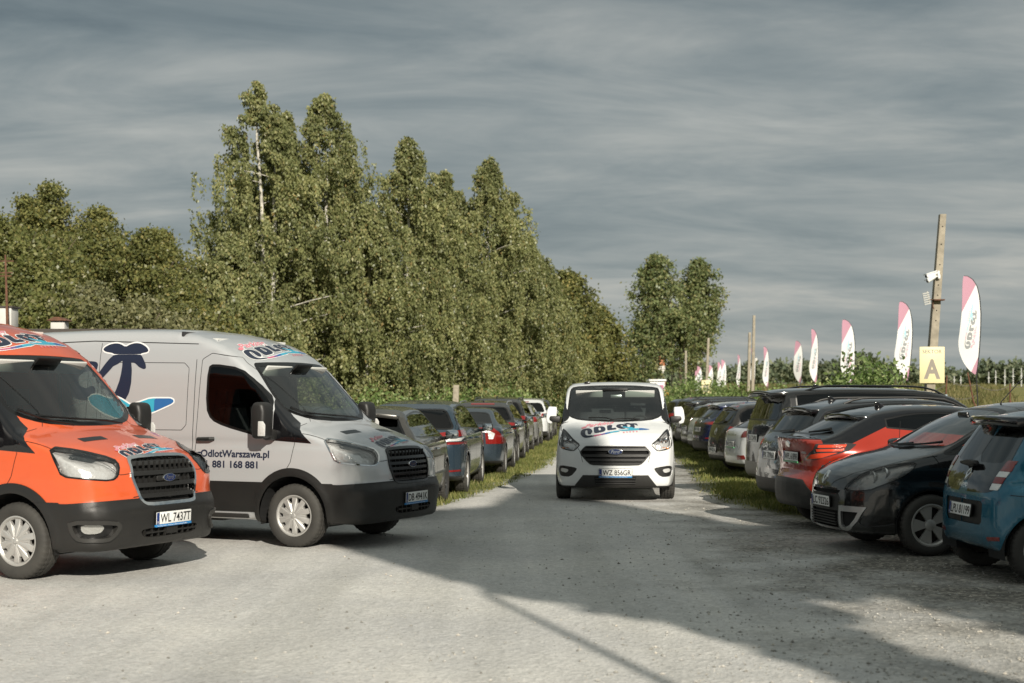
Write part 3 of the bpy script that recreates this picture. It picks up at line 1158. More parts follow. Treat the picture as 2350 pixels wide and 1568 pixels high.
TA = (.857, -.506)
TW_HEAD = [(-.165, 1.234), (.085, 1.197), (.40, 1.118), (.463, 1.05), (.463, .957), (.417, .911), (.2, .935), (-.02, .957), (-.07, 1.06)]


def lamp_detail(car, spots, mat=REFL, ambs=()):
    for sg in (1, -1):
        m = MB()
        for x, y, z, r in spots:
            m.v and None
            a = MB().lathe([(r * .35, -.05), (r * .95, -.01), (r, .0), (r * .9, .004), (r * .55, -.02), (.001, -.022)], 20, 'x')
            m.add([(p[0] + x, p[1] + sg * y, p[2] + z) for p in a.v], a.f)
        m.build('lamp_bowl', mat, car.root)
        for x, y, z, d in ambs:
            MB().box((x, sg * y, z), d).build('indicator', AMB, car.root, bevel=.008)


def transit(name, label, xy, paint, plate, silver):
    c = Car('delivery_van', label, 'van', TS, xy, -24.4, 'airport shuttle vans', ref=(0, -.98))
    lower = pmat('van_black_cladding', (.012, .0115, .011), .44, bump=.15, bscale=200, dirt=.09)
    # glazing
    ws = [(0, 1.40), (.30, 1.405), (.60, 1.43), (.80, 1.50), (.855, 1.58), (.83, 1.76), (.775, 1.98), (.745, 2.06), (.68, 2.085), (0, 2.10)]
    ws = ws + [(-y, z) for y, z in reversed(ws) if y > 0]
    c.cut('windscreen', p_front(ws, -.95, 1, sym=False), GL_WS, -.004, .02, ring=(.045, TRIM, 'windscreen_frit'), h=.025)
    sw = [(-1.20, 2.03), (-1.12, 2.07), (-.74, 2.02), (-.52, 1.86), (-.31, 1.66), (-.27, 1.52), (-.27, 1.24), (-.34, 1.215), (-.52, 1.25), (-.93, 1.345), (-1.12, 1.42), (-1.20, 1.56)]
    c.cut('side_window', p_side(sw, .4), GL_SIDE, -.006, .02, ring=(.028, TRIM, 'window_seal'), split=True, h=.025)
    c.cut('quarter_panel', p_side([(-.33, 1.69), (-.10, 1.46), (.25, 1.165), (-.10, 1.185), (-.34, 1.20), (-.262, 1.23), (-.262, 1.55)], .4, 0), GLOSSB, .002, .02, split=True)
    # lamps
    c.cut('headlight', p_oblique(TW_HEAD, *TA, .15), GL_LENS, .004, .03, ring=(.014, CHROME if silver else TRIM, 'headlight_trim'), split=True, back=(REFL, .05), h=.015)
    # grille
    if silver:
        gp = [(.0, .70), (.34, .70), (.40, .73), (.455, .87), (.465, .96), (.44, 1.03), (.41, 1.085), (.36, 1.105), (0, 1.115)]
    else:
        gp = [(.0, .665), (.34, .665), (.40, .70), (.485, .92), (.475, 1.0), (.44, 1.10), (.38, 1.13), (0, 1.14)]
    gp = gp + [(-y, z) for y, z in reversed(gp) if y > 0]
    gf = p_front(gp, .6, 1, sym=False)
    g, c.m = carve(c.m, gf, .012, 2)
    gr = piece('grille', g, DARK, c.root, -.05, 0)
    core, rg = carve(g, lambda V, N: gf(V, N) + .028, .012, 2)
    piece('grille_frame', rg, TRIM if silver else CHROME, gr, .012, .05)
    zs = (.755, .815, .875, .935, .995, 1.05) if silver else (.76, .86, .97, 1.06)
    for i, z in enumerate(zs):
        hh = .016 if silver else .020
        b, _ = carve(core, lambda V, N, z=z: np.abs(V[:, 2] - z) - hh, .012, 2)
        piece('grille_bar', b, BLACK if not silver else TRIM, gr, .004, .03)
    m = MB()
    for k in range(-5, 6):
        P, N = c.cast([(2.2, k * .075, .9)], (-1, 0, 0))
        m.box((P[0][0] - .035, k * .075, .9), (.02, .012, .36))
    m.build('grille_rib', BLACK, gr)
    P, N = c.cast([(2.2, 0, .915)], (-1, 0, 0))
    c.oval(P[0] + N[0] * .012, N[0] * [1, 1, .4], .092, .038, 'maker_emblem', BADGE, 'Ford')
    if not silver:
        MB().box((P[0][0] + .006, 0, .915), (.02, .34, .05)).build('emblem_bar', BLACK, c.root, bevel=.01)
    # bumper and cladding
    if not silver:
        OA = (.777, -.625, .45)
        ff = p_oblique([(-.12, .575), (.30, .565), (.345, .50), (.28, .405), (.22, .365), (-.02, .37), (-.09, .44)], *OA)
        fg, c.m = carve(c.m, ff, .012, 2)
        for hm in carve(fg, lambda V, N: V[:, 1], .5, 0):
            cr, rr_ = carve(hm, lambda V, N: ff(V, N) + .035, .012, 2)
            o = piece('fog_lamp_housing', cr, TRIM, c.root, -.035, 0)
            piece('housing_rim', rr_, pmat('van_rim_plastic', (.03, .029, .027), .4), o, .028, .08)
        c.over('fog_lamp', p_oblique([(-.01, .525), (.18, .52), (.20, .49), (.16, .445), (.03, .44), (-.01, .47)], *OA), CLRL, -.0, .03, split=True) if False else None
        for hm in carve(carve(fg, p_oblique([(-.01, .525), (.18, .52), (.20, .49), (.16, .445), (.03, .44), (-.01, .47)], *OA), .012, 2)[0], lambda V, N: V[:, 1], .5, 0):
            piece('fog_lamp', hm, pmat('fog_glass', (.42, .42, .40), .15, .4, coat=1., bump=1., bscale=30), c.root, -.012, .03)
    lowg = [(0, .375), (.36, .375), (.42, .42), (.40, .46), (0, .46)]
    lowg = lowg + [(-y, z) for y, z in reversed(lowg) if y > 0]
    c.cut('lower_grille', p_front(lowg, .6, 1, sym=False), DARK, -.03, 0, h=.015)
    m = MB()
    for k in range(-4, 5):
        P, N = c.cast([(2.2, k * .09, .418)], (-1, 0, 0))
        m.box((P[0][0] - .012, k * .09, .418), (.02, .014, .085))
    P, N = c.cast([(2.2, 0, .418)], (-1, 0, 0))
    m.box((P[0][0] - .008, 0, .418), (.016, .74, .014))
    m.box((P[0][0] - .004, 0, .425), (.016, .16, .07))
    m.build('lower_grille_bar', lower, c.root)
    def clad(V, N):
        fx = V[:, 2] - np.where(V[:, 0] > .52, .715 + .03 * np.clip((V[:, 0] - .6) / .4, 0, 1), np.where(V[:, 0] > -3.0, .725, .70))
        strip = .385 - V[:, 2]                       # body-coloured sill strip below the rubbing panel
        f = np.where(V[:, 0] > .3, fx, np.where(V[:, 0] < -3.75, fx, np.maximum(fx, np.where(V[:, 0] > -.5, -1, strip))))
        return f
    c.cut('bumper_cladding', clad, lower, .008, .02, h=.03)
    for xa, nm in ((0, 'wheel_arch_trim'), (-3.3, 'wheel_arch_trim')):
        f = lambda V, N, xa=xa: np.maximum(np.maximum(np.sqrt((V[:, 0] - xa) ** 2 + (V[:, 2] - .356) ** 2) - .535, .7 - np.abs(V[:, 1])), .715 - V[:, 2])
        c.over(nm, f, lower, .012, .025, split=True)
        # the arch below the panel line is part of the cladding, so give it the same raised lip
    # panel gaps
    c.seam([(-.06, 2.15), (-.60, 2.13)], .006)
    c.seam([(-1.34, .40), (-1.31, 1.3), (-1.28, 2.12), (-1.15, 2.19), (-.80, 2.14), (-.45, 1.86), (-.12, 1.55), (.02, 1.40), (.03, 1.18), (-.02, .95), (-.12, .80)], .007)
    c.seam([(-1.36, .40), (-1.36, 2.12)], .008, sides=(-1,))
    c.seam([(-1.36, 2.30), (-2.9, 2.36), (-4.3, 2.33)], .010)
    c.seam([(-2.78, .44), (-2.78, 2.34)], .007)
    c.seam([(-1.52, 1.30), (-1.46, 1.36), (-1.46, 2.02), (-1.53, 2.08), (-2.66, 2.10), (-2.72, 2.04), (-2.72, 1.36), (-2.66, 1.30), (-1.52, 1.30)], .007)
    c.seam([(-3.0, 1.30), (-2.94, 1.36), (-2.94, 2.04), (-3.0, 2.10), (-4.1, 2.10)], .007)
    c.seam([(0.10, .90), (.22, .885), (.47, .80), (.62, .74)], .004) if False else None
    c.seam([(.93, .42), (.90, .62), (.70, .80), (.45, .93), (.12, .965)], .006, 'top')
    c.seam([(.96, .48), (.985, .30), (1.0, .0)], .007, 'top')
    # door handle, mirrors, wipers, vents
    c.handles([(-1.17, 1.20)], BLACK, (.22, .045, .045))
    for sg in (1, -1):
        P, N = c.at_side(-.26, 1.30, sg)
        m = MB()
        y = P[1] + sg * .16
        poly = [(-.09, -.20), (.07, -.20), (.085, .10), (.06, .20), (-.07, .21), (-.10, .12)]
        m.prism(poly, lambda a, b, hh: (-.28 + a, hh, 1.42 + b), y - .10 * sg, y + .12 * sg)
        o = m.build('wing_mirror', BLACK, c.root, bevel=.045, seg=4)
        MB().box((-.27, P[1] + sg * .03, 1.26), (.13, .16, .12)).build('mirror_arm', BLACK, o, bevel=.03)
        MB().prism([(-.05, -.075), (.045, -.075), (.05, .05), (.02, .09), (-.045, .09)], lambda a, b, hh: (-.22 + a, hh, 1.325 + b), y + sg * .115, y + sg * .128).build('mirror_indicator', CLRL, o, bevel=.01)
        MB().prism([(-.09, -.16), (.09, -.16), (.09, .16), (-.09, .16)], lambda a, b, hh: (hh, y + a, 1.42 + b), -.385, -.378).build('mirror_glass', pmat('mirror_glass', (.75, .78, .78), .03, 1.), o)
    c.wiper([(.42, 1.40), (.20, 1.435), (-.10, 1.45), (-.45, 1.475), (-.62, 1.49)])
    c.wiper([(-.30, 1.40), (-.45, 1.43), (-.60, 1.47), (-.76, 1.55)])
    for y0 in (.24, -.52):
        c.over('bonnet_vent', lambda V, N, y0=y0: np.maximum(np.maximum(np.abs(V[:, 1] - y0 - .14) - .155, np.abs(V[:, 0] - .42 + .06 * np.abs(V[:, 1])) - .045), 1.1 - V[:, 2]), TRIM, .002, .004, h=.015)
    c.cabin(seats=((-.95, .45), (-.95, -.32)), seat_z=.98, dash=(-.38, 1.28), hw=.78, wheel_y=.42, bulk=(-1.62, 2.3) if silver else None)
    for y in (.38, -.38):
        MB().box((-.60, y, 1.985), (.03, .52, .15), Matrix.Rotation(R(38), 3, 'Y')).build('sun_visor', HEADL, c.root, bevel=.02)
    MB().box((-.60, 0, 1.95), (.05, .22, .07)).box((-.50, 0, 2.03), (.03, .34, .12), Matrix.Rotation(R(45), 3, 'Y')).build('rear_view_mirror', TRIM, c.root, bevel=.015)
    MB().box((-1.75, 0, 2.36), (1.1, 1.4, .02)).build('headliner', HEADL, c.root)
    c.wheels('cap', .232, .235, .035)
    # writing and pictures
    P, N = c.cast([(2.2, 0, .545)], (-1, 0, 0))
    c.plate(P[0][0] + .016, .545, plate, strip=STKB, pitch=-2)
    def topf(ox, oz, sc_, d, tilt):
        u = np.array([0, sc_, 0])
        v = np.array([-math.sin(tilt), 0, math.cos(tilt)]) * sc_
        return (ox, 0, oz), u, v, d
    o, u, v, d = (.80, .02, 3.0), np.array([0, .36, 0]), np.array([-.36 * .92, 0, 0]), (0, 0, -1)
    car_logo(c, (.73, .0, 3.0), np.array([0, .43, 0]), np.array([-.50, 0, 0]), (0, 0, -1), .016)
    car_logo(c, (-.84 + .75, .0, 2.25 + 1.3), np.array([0, .72, 0]), np.array([-.87, 0, .5]) * .80, (-.5, 0, -.866), .016)
    side_art(c, silver)
    bodym = c.finish(paint)
    MB().box((-2.2, 0, .30), (2.2, 1.5, .10)).box((-1.7, -.93, .335), (2.2, .10, .05)).box((-1.7, .93, .335), (2.2, .10, .05)).build('side_step', lower, c.root, bevel=.01)
    for sg in (1, -1):
        MB().box((-4.42, sg * .90, 1.2), (.10, .10, .42)).build('tail_light', REDL, c.root, bevel=.02)
    return c


def side_art(c, silver):
    """big palm, aeroplane and phone lines on the flanks"""
    def put(name, loops, mat, off, parent=None, sg=-1):
        V, T = poly_shape(loops)
        return c.decal(name, V, T, mat, (0, sg * 1.9, 0), (1, 0, 0), (0, 0, 1), (0, -sg, 0), off, parent)
    # the outlines below are written in the photo's crop and turned into metres along and up the flank
    def q(*p):
        out = []
        for u, v in p:
            xd, yd = (200 + u / 6.532) * .918, (840 + v / 6.532) * .918
            k = (xd - 1175) / 3264
            s_ = (k * 15.74 + 2.49) / (.911 + k * .413)
            Z = 15.74 - .413 * s_
            out.append((s_, HC - (yd - 914) / 3264 * Z))
        return out
    lobes = chaikin(q((175, 215), (200, 170), (280, 125), (370, 108), (450, 120), (540, 170), (610, 125), (700, 103), (790, 115), (880, 165), (930, 220), (915, 255), (820, 275), (800, 292), (370, 292), (340, 270), (220, 250)), 1)
    leaves = chaikin(q((372, 295), (300, 365), (230, 460), (130, 620), (100, 740), (210, 690), (330, 545), (370, 490), (450, 450), (515, 395), (660, 420), (730, 440), (800, 505), (880, 540), (915, 520), (905, 460), (870, 390), (830, 320), (800, 295)), 1, .15)
    trunk = chaikin(q((515, 380), (520, 480), (510, 620), (490, 740), (440, 900), (380, 1010), (600, 1060), (665, 930), (690, 760), (685, 560), (660, 400)), 1, .15)
    letter = chaikin(q((130, 420), (-60, 400), (-260, 470), (-380, 700), (-330, 960), (-120, 1060), (60, 1040), (120, 880), (60, 800), (-60, 860), (-170, 800), (-190, 650), (-60, 560), (100, 590)), 2)
    plane = chaikin(q((0, 1020), (60, 965), (150, 955), (380, 1035), (440, 985), (560, 1040), (700, 1130), (840, 1085), (1020, 1020), (1350, 1020), (1400, 1045), (1405, 1080), (1370, 1110), (1080, 1245), (800, 1330), (500, 1350), (250, 1250), (60, 1120)), 1, .15)
    for sg in (-1,) if silver else ():
        root = put('palm_picture', [offset_loop(lobes, .017)], WHITE, .002)
        for nm, lp, mt, of in (('palm_leaf', lobes, NAVY, .004), ('palm_leaf', leaves, NAVY, .0035), ('palm_trunk', trunk, NAVY, .003), ('big_letter', letter, NAVY, .003)):
            put(nm, [lp], mt, of, root)
        put('plane_outline', [offset_loop(plane, .017)], WHITE, .0042, root)
        put('plane_shape', [plane], CYAN, .0055, root)
        wing = [p for p in chaikin(q((1090, 1021), (1350, 1020), (1400, 1045), (1405, 1080), (1370, 1110), (1090, 1240)), 1, .1)]
        put('plane_wing', [wing], BLUE, .0068, root)
        for txt, x, z, h, wd in (('ParkingOdlotWarszawa.pl', -1.60, 1.0, .078, 1.30), ('tel. 881 168 881', -1.27, .88, .075, .82)):
            V, T = text_shape(txt, bold=.03)
            V = V * [wd / V[:, 0].max(), h]
            c.decal('phone_lettering', V, T, NAVY, (x, -1.9, z), (1, 0, 0), (0, 0, 1), (0, 1, 0), .003)


V_ORANGE = pmat('paint_orange', (.64, .098, .026), .30, 0, coat=.8, var=.03, dirt=.12)
V_SILVER = pmat('paint_silver', (.58, .59, .60), .34, .40, coat=.6, dirt=.12)
V_WHITE = pmat('paint_white', (.74, .75, .75), .28, 0, coat=.7, dirt=.18)


# ---------------------------------------------------------------- the white van driving down the lane
def custom_van():
    sp = dict(
        side=[(.72, .22), (.90, .22), (.965, .34), (.985, .50), (.975, .72), (.95, .86), (.90, .98), (.78, 1.09), (.50, 1.20), (.20, 1.29), (.02, 1.40), (-.30, 1.64), (-.60, 1.845), (-.78, 1.915), (-1.1, 1.955), (-1.7, 1.975),
              (-3.5, 1.955), (-3.8, 1.90), (-3.92, 1.75), (-4.0, 1.1), (-4.01, .5), (-3.9, .3), (-3.6, .25)],
        plan=[(.99, 0), (.98, .4), (.93, .66), (.82, .84), (.60, .955), (.30, .99), (-3.6, .99), (-3.92, .95), (-4.02, .75), (-4.03, 0)],
        sec=[(0, .22), (.80, .22), (.90, .25), (.965, .42), (.99, .62), (.985, .85), (.955, 1.05), (.915, 1.25), (.885, 1.45), (.85, 1.70), (.815, 1.85), (.75, 1.935), (.55, 1.97), (0, 1.985)],
        r1=.06, r2=.10, bf=.18, br=.03, crown=.035, wb=2.93, wr=.343, ar=.43, zc=.8, cap=.6, na=140, nx=.06, ncap=30, flare=.02, crease=((1.02, .012, .05),))
    px = lambda *p: [((u - 860) * .001535, (1437 - v) * .00152) for u, v in p]
    c = Car('minivan', 'white passenger van driving toward the camera down the gravel lane', 'van', sp, (1.72, 23.7), -90 - 3.9, 'airport shuttle vans')
    ws = px((335, 505), (345, 380), (360, 240), (400, 205), (620, 193), (860, 190), (1100, 193), (1330, 213), (1352, 245), (1370, 380), (1382, 495), (1350, 545), (1240, 583), (860, 600), (480, 583), (370, 550))
    c.cut('windscreen', p_front(ws, -1.2, 1, sym=False), GL_WS, -.003, .02, ring=(.028, TRIM, 'windscreen_frit'))
    fx = [(-1.15, 1.82), (-.72, 1.78), (-.48, 1.64), (-.05, 1.36), (.10, 1.25), (.05, 1.12), (-.4, 1.10), (-1.15, 1.16)]
    c.cut('side_window', p_side(fx, .4), GL_SIDE, -.004, .02, ring=(.03, TRIM, 'window_seal'), split=True)
    c.cut('rear_side_window', p_side([(-1.35, 1.80), (-3.7, 1.78), (-3.8, 1.70), (-3.8, 1.16), (-3.7, 1.10), (-1.35, 1.14)], .4), GL_DK, -.004, .02, ring=(.03, TRIM, 'window_seal'), split=True)
    hl = [((u - 860) * .001535, z) for u, z in [(p[0], (1437 - p[1]) * .00152) for p in ((1225, 830), (1300, 775), (1380, 690), (1420, 665), (1430, 735), (1452, 800), (1448, 850), (1410, 882), (1300, 903), (1262, 872))]]
    c.cut('headlight', p_front(hl, .2), GL_LENS, .004, .03, ring=(.012, TRIM, 'headlight_trim'), split=True, back=(pmat('lamp_reflector_grey', (.72, .72, .71), .25, .45, bump=.8, bscale=30), .05), h=.012)
    for sg in (1, -1):                                       # light signature: the bright line around the lamp
        ln = px((1430, 745), (1440, 800), (1432, 855), (1305, 890), (1243, 838))
        P, N = c.cast(np.array([(2.2, sg * y, z) for y, z in ln]), (-1, 0, 0))
        MB().tube(P - N * .004, .011, 6).build('light_strip', pmat('lamp_white_strip', (.85, .85, .83), .2, 0, coat=1.), c.root)
        y, z = px((1330, 795))[0]
        P, N = c.cast([(2.2, sg * y, z)], (-1, 0, 0))
        for k, (dy, r) in enumerate(((0, .052), (.085, .045))):
            a = MB().lathe([(r, .01), (r * .8, -.01), (r * .55, .015), (.001, .028)], 20, 'x')
            MB().add([(p[0] + P[0][0] - .045 - k * .03, p[1] + sg * (y + dy), p[2] + z + k * .02) for p in a.v], a.f).build('lamp_bowl', CHROME, c.root)
        y, z = px((1385, 868))[0]
        P, N = c.cast([(2.2, sg * y, z)], (-1, 0, 0))
        MB().box((P[0][0] - .03, sg * y, z), (.03, .10, .028)).build('indicator', AMB, c.root, bevel=.01)
    gp = px((560, 842), (1160, 842), (1180, 850), (1235, 915), (1140, 1030), (1090, 1048), (630, 1048), (580, 1030), (480, 915), (540, 850))
    gf = p_front(gp, .5, 1, sym=False)
    g, c.m = carve(c.m, gf, .012, 2)
    gr = piece('grille', g, DARK, c.root, -.05, 0)
    core, rg = carve(g, lambda V, N: gf(V, N) + .020, .012, 2)
    piece('grille_frame', rg, BLACK, gr, .010, .05)
    for v0, hh in ((880, .020), (945, .022), (990, .022), (1025, .014)):
        z = (1437 - v0) * .00152
        b, _ = carve(core, lambda V, N: np.abs(V[:, 2] - z) - hh, .012, 2)
        piece('grille_bar', b, BLACK, gr, .002, .03)
    P, N = c.cast([(2.2, 0, .81)], (-1, 0, 0))
    c.oval(P[0] + N[0] * .015, N[0] * [1, 1, .4], .118, .048, 'maker_emblem', BADGE, 'Ford')
    fo = [(abs(y), z) for y, z in px((1255, 1085), (1290, 1068), (1440, 1048), (1463, 1090), (1455, 1150), (1430, 1168), (1330, 1172))]
    c.over('fog_lamp', p_front([(abs(y), z) for y, z in px((1350, 1090), (1432, 1078), (1438, 1115), (1370, 1130))], .3), CLRL, -.002, .03, split=True)
    c.cut('fog_lamp_housing', p_front(fo, .3), BLACK, -.012, .03, split=True, h=.012)
    low = px((520, 1150), (1200, 1150), (1310, 1292), (410, 1292))
    lf = p_front(low, .3, 0, sym=False)
    lo, c.m = carve(c.m, lf, .015, 2)
    lo_o = piece('lower_grille', lo, BLACK, c.root, .004, .04)
    inn, _ = carve(lo, p_front(px((640, 1165), (1075, 1165), (1065, 1248), (650, 1248)), .3, 0, sym=False), .012, 2)
    piece('air_intake', inn, DARK, lo_o, .006, 0)
    m = MB()
    for v0 in (1185, 1212, 1238):
        P, N = c.cast([(2.2, 0, (1437 - v0) * .00152)], (-1, 0, 0))
        m.box((P[0][0] + .012, 0, (1437 - v0) * .00152), (.012, .64, .012))
    m.build('intake_bar', BLACK, lo_o)
    c.cut('bumper_lip', lambda V, N: np.maximum(V[:, 2] - .262, -V[:, 0] + .3), BLACK, .0, .01)
    P, N = c.cast([(2.2, 0, .475)], (-1, 0, 0))
    c.plate(P[0][0] + .018, .480, 'WZ 856GR', strip=STKB, pitch=-3)
    car_logo(c, (.555, .0, 2.6), np.array([0, .575, 0]), np.array([-1.05, 0, 0]), (0, 0, -1))
    c.seam([(.93, .50), (.80, .72), (.45, .88), (.05, .90)], .006, 'top')
    c.seam([(-.15, .33), (-.10, .9), (.08, 1.2)], .007)
    c.seam([(-1.25, .3), (-1.25, 1.84)], .007)
    for sg in (1, -1):
        P, N = c.at_side(-.05, 1.18, sg)
        y = sg * 1.075
        outl = px((1497, 435), (1580, 430), (1600, 470), (1612, 560), (1600, 610), (1560, 622), (1545, 610), (1545, 565), (1500, 545), (1495, 480))
        m = MB().prism([(a, b) for a, b in outl], lambda a, b, hh: (hh, sg * a, b - .0), -.20, -.02)
        o = m.build('wing_mirror', V_WHITE, c.root, bevel=.03, seg=3)
        m = MB().prism([(a, b) for a, b in px((1455, 535), (1570, 535), (1580, 575), (1540, 602), (1460, 608))], lambda a, b, hh: (hh, sg * a, b), -.17, -.0)
        m.build('mirror_arm', BLACK, o, bevel=.02)
        MB().prism([(a, b) for a, b in px((1505, 445), (1580, 440), (1595, 540), (1510, 540))], lambda a, b, hh: (hh, sg * a, b), -.206, -.201).build('mirror_glass', pmat('mirror_glass', (.75, .78, .78), .03, 1.), o)
    c.cut('quarter_panel', p_side([(.09, 1.28), (.30, 1.04), (.30, 1.0), (.02, 1.06), (.06, 1.14)], .4, 0), BLACK, .004, .02, split=True)
    c.wiper([(-.10, 1.285), (.05, 1.31), (.20, 1.315), (.40, 1.30)])
    c.wiper([(-.05, 1.30), (-.15, 1.325), (-.30, 1.33), (-.44, 1.325)])
    c.cabin(seats=((-.85, .40), (-.85, -.40), (-.85, -.05), (-1.8, .4), (-1.8, -.1), (-1.8, -.5)), seat_z=.92, dash=(-.30, 1.20), hw=.76, wheel_y=.42, bulk=(-3.4, 1.8))
    for y, w_ in ((.42, .50), (-.44, .46)):
        MB().box((-.58, y, 1.745), (.02, w_, .13), Matrix.Rotation(R(30), 3, 'Y')).build('sun_visor', HEADL, c.root, bevel=.018)
    MB().box((-.60, .02, 1.70), (.04, .20, .06)).build('rear_view_mirror', SATIN, c.root, bevel=.015)
    MB().box((-.56, 0, 1.815), (.06, .46, .06)).build('sensor_cover', TRIM, c.root, bevel=.03)
    MB().box((-1.7, 0, 1.86), (1.5, 1.4, .02)).build('headliner', HEADL, c.root)
    P, N = c.cast([(-.95, -.48, 3.)], (0, 0, -1))
    MB().box((P[0][0], -.48, P[0][2] + .012), (.12, .10, .05)).build('roof_aerial', TRIM, c.root, bevel=.018)
    c.wheels('ten', .22, .225, .02)
    c.finish(V_WHITE)
    return c


transit('v', 'orange high-roof van with chrome grille surround, parked nearest on the left', (-4.57, 13.05), V_ORANGE, 'WL 7437T', False)
transit('v', 'silver high-roof van with a big palm picture on its side, behind the orange van', (-2.45, 15.86), V_SILVER, 'DB 4941K', True)
custom_van()
# ---------------------------------------------------------------- parked cars
def dlo(c, belt, slope, xr, xf, inset=.085):
    side = c.side

    def fn(V, N):
        b = belt + slope * (V[:, 0] - xf)
        fs = sdpoly(V[:, [0, 2]], side)
        return np.maximum(np.maximum(iround(fs + inset, b - V[:, 2], .05), np.maximum(xr - V[:, 0], V[:, 0] - xf)), .35 - np.abs(V[:, 1]))
    return fn


def side_glass(c, belt, slope, xr, xf, pillars, mat, inset=.085, lean=.25, pw=.045, trim=None):
    base = dlo(c, belt, slope, xr, xf, inset)
    cuts = [xr - .2] + list(pillars) + [xf + .2]
    for x0, x1 in zip(cuts[:-1], cuts[1:]):
        def fn(V, N, x0=x0, x1=x1):
            sh = V[:, 0] + lean * (V[:, 2] - belt)
            return np.maximum(base(V, N), np.maximum(x0 + pw - sh, sh - x1 + pw))
        c.cut('side_window', fn, mat, -.004, .02, ring=(.022, trim or TRIM, 'window_seal'), split=True, h=.03)


def end_glass(c, name, zlo, zhi, inset, mat, rear, xlim, rad=.08, bow=.0, ringw=.03, lo_in=0.):
    sec = c.sec

    def fn(V, N):
        fc = sdpoly(np.stack([np.abs(V[:, 1]) + lo_in * np.clip(zhi - V[:, 2], 0, 1), V[:, 2]], 1), sec)
        z = V[:, 2] + bow * V[:, 1] ** 2
        f = iround(fc + inset, np.maximum(zlo - z, z - zhi), rad)
        return np.maximum(f, (V[:, 0] - xlim) if rear else (xlim - V[:, 0]))
    return c.cut(name, fn, mat, -.003, .02, ring=(ringw, TRIM, 'window_frit'), h=.03)


def spoiler(c, x, z, hw, ln, mat, th=.035, drop=.02):
    m = MB().prism([(-hw, 0), (-hw * .96, -ln), (-hw * .5, -ln * 1.12), (0, -ln * 1.16), (hw * .5, -ln * 1.12), (hw * .96, -ln), (hw, 0)],
                   lambda a, b, hh: (x + b + (.14 if b > -.001 else 0), a, z - .012 + hh + drop * b / ln - .05 * (a / hw) ** 2), -th - .03, 0)
    return m.build('roof_spoiler', mat, c.root, bevel=.012, seg=2)


def rhombus(c, x, z, n, hgt=.10, wd=.075, rear=True):
    P, N = c.cast([((-c.wb - 2.2) if rear else 2.2, 0, z)], ((1 if rear else -1), 0, 0))
    n = Vector(N[0])
    u = Vector((0, 0, 1)).cross(n).normalized()
    v = n.cross(u)
    p = Vector(P[0])
    q = [(0, hgt), (wd, 0), (0, -hgt), (-wd, 0)]
    m = MB()
    for i in range(4):
        a, b = q[i], q[(i + 1) % 4]
        f = .52
        m.prism([a, b, (b[0] * f, b[1] * f), (a[0] * f, a[1] * f)], lambda s_, t, hh: p + u * s_ + v * t + n * hh, -.02, .014)
    m.build('maker_emblem', CHROME, c.root, bevel=.002)


def bars(c, polys, mat, name, xlim, rear=True, off=.004, split=True, sk=.02):
    for q in polys:
        c.over(name, (p_rear if rear else p_front)(q, xlim, 0), mat, off, sk, split=split, h=.012)


RIGHT = 'cars parked along the right side of the lane'
LEFT = 'cars parked along the left side of the lane'


def std(label, sp, xy, ang, ref, paint, group, name='parked_car', low=None, ws=None, rw=None, sg=None, tails=(), plate=None, gaps=(), wheels=('multi', None, .21), spoil=None, fin=None, mirror=None, rail=None,
        handles=(), stop=None, wiper=None, refl=None, badge=None, chin=None, heads=None, glass=None, extra=None, top=None, cat='car'):
    c = Car(name, label, cat, sp, xy, ang, group, ref)
    rearx = -sp['wb'] * .62
    if extra:
        extra(c)
    if rw:
        end_glass(c, 'rear_window', rw[0], rw[1], rw[2], glass or GL_DK, True, rw[3] if len(rw) > 3 else rearx, bow=rw[4] if len(rw) > 4 else 0)
    if ws:
        end_glass(c, 'windscreen', ws[0], ws[1], ws[2], GL_WS if glass else GL_DK, False, -1.1)
    if sg:
        side_glass(c, *sg[:5], glass or GL_DK)
    for nm, q, m in tails:
        c.cut(nm, p_rear(q, -sp['wb'] - .1, 0), m, .006, .02, split=True, h=.012)
    if heads:
        c.cut('headlight', p_front(heads, -.1), CLRL, .004, .02, split=True, h=.015)
    if low is not None:
        zf, zs, zr, mat = low
        c.cut('lower_cladding', lambda V, N: V[:, 2] - np.where(V[:, 0] > .55, zf, np.where(V[:, 0] < -sp['wb'] - .5, zr, zs)), mat, .004, .015, h=.03)
    if top:
        c.cut('roof_panel', top[0], top[1], .002, .01, h=.03)
    for g in gaps:
        c.seam(*g)
    if plate:
        z, txt, strip, pitch = plate[:4]
        P, N = c.cast([(-sp['wb'] - 2.2, 0, z)], (1, 0, 0))
        c.plate(P[0][0] - .012, z, txt, rear=True, strip=strip, pitch=pitch, y=plate[4] if len(plate) > 4 else 0)
    if spoil:
        spoiler(c, *spoil)
    if fin is not None:
        c.fin(fin)
    if mirror:
        c.mirrors(mirror[0], mirror[1], mirror[2] if len(mirror) > 2 else paint, (.13, .22, .16))
    if rail:
        c.rails(*rail)
    c.handles(handles, paint if len(handles) and not sp.get('chrome') else CHROME, (.17, .032, .03))
    if stop:
        z, hw = stop
        c.over('brake_light', lambda V, N: np.maximum(np.maximum(np.abs(V[:, 2] - z) - .016, np.abs(V[:, 1]) - hw), V[:, 0] + sp['wb'] * .5), REDL, .006, .02, h=.012)
    if wiper:
        c.wiper(wiper, True, .012)
    if refl:
        c.over('rear_reflector', p_rear(refl, -sp['wb'] - .2, 0), REDL, .004, .02, split=True, h=.012)
    if badge:
        for b in badge:
            c.letters(*b)
    c.wheels(*wheels)
    c.finish(paint)
    return c


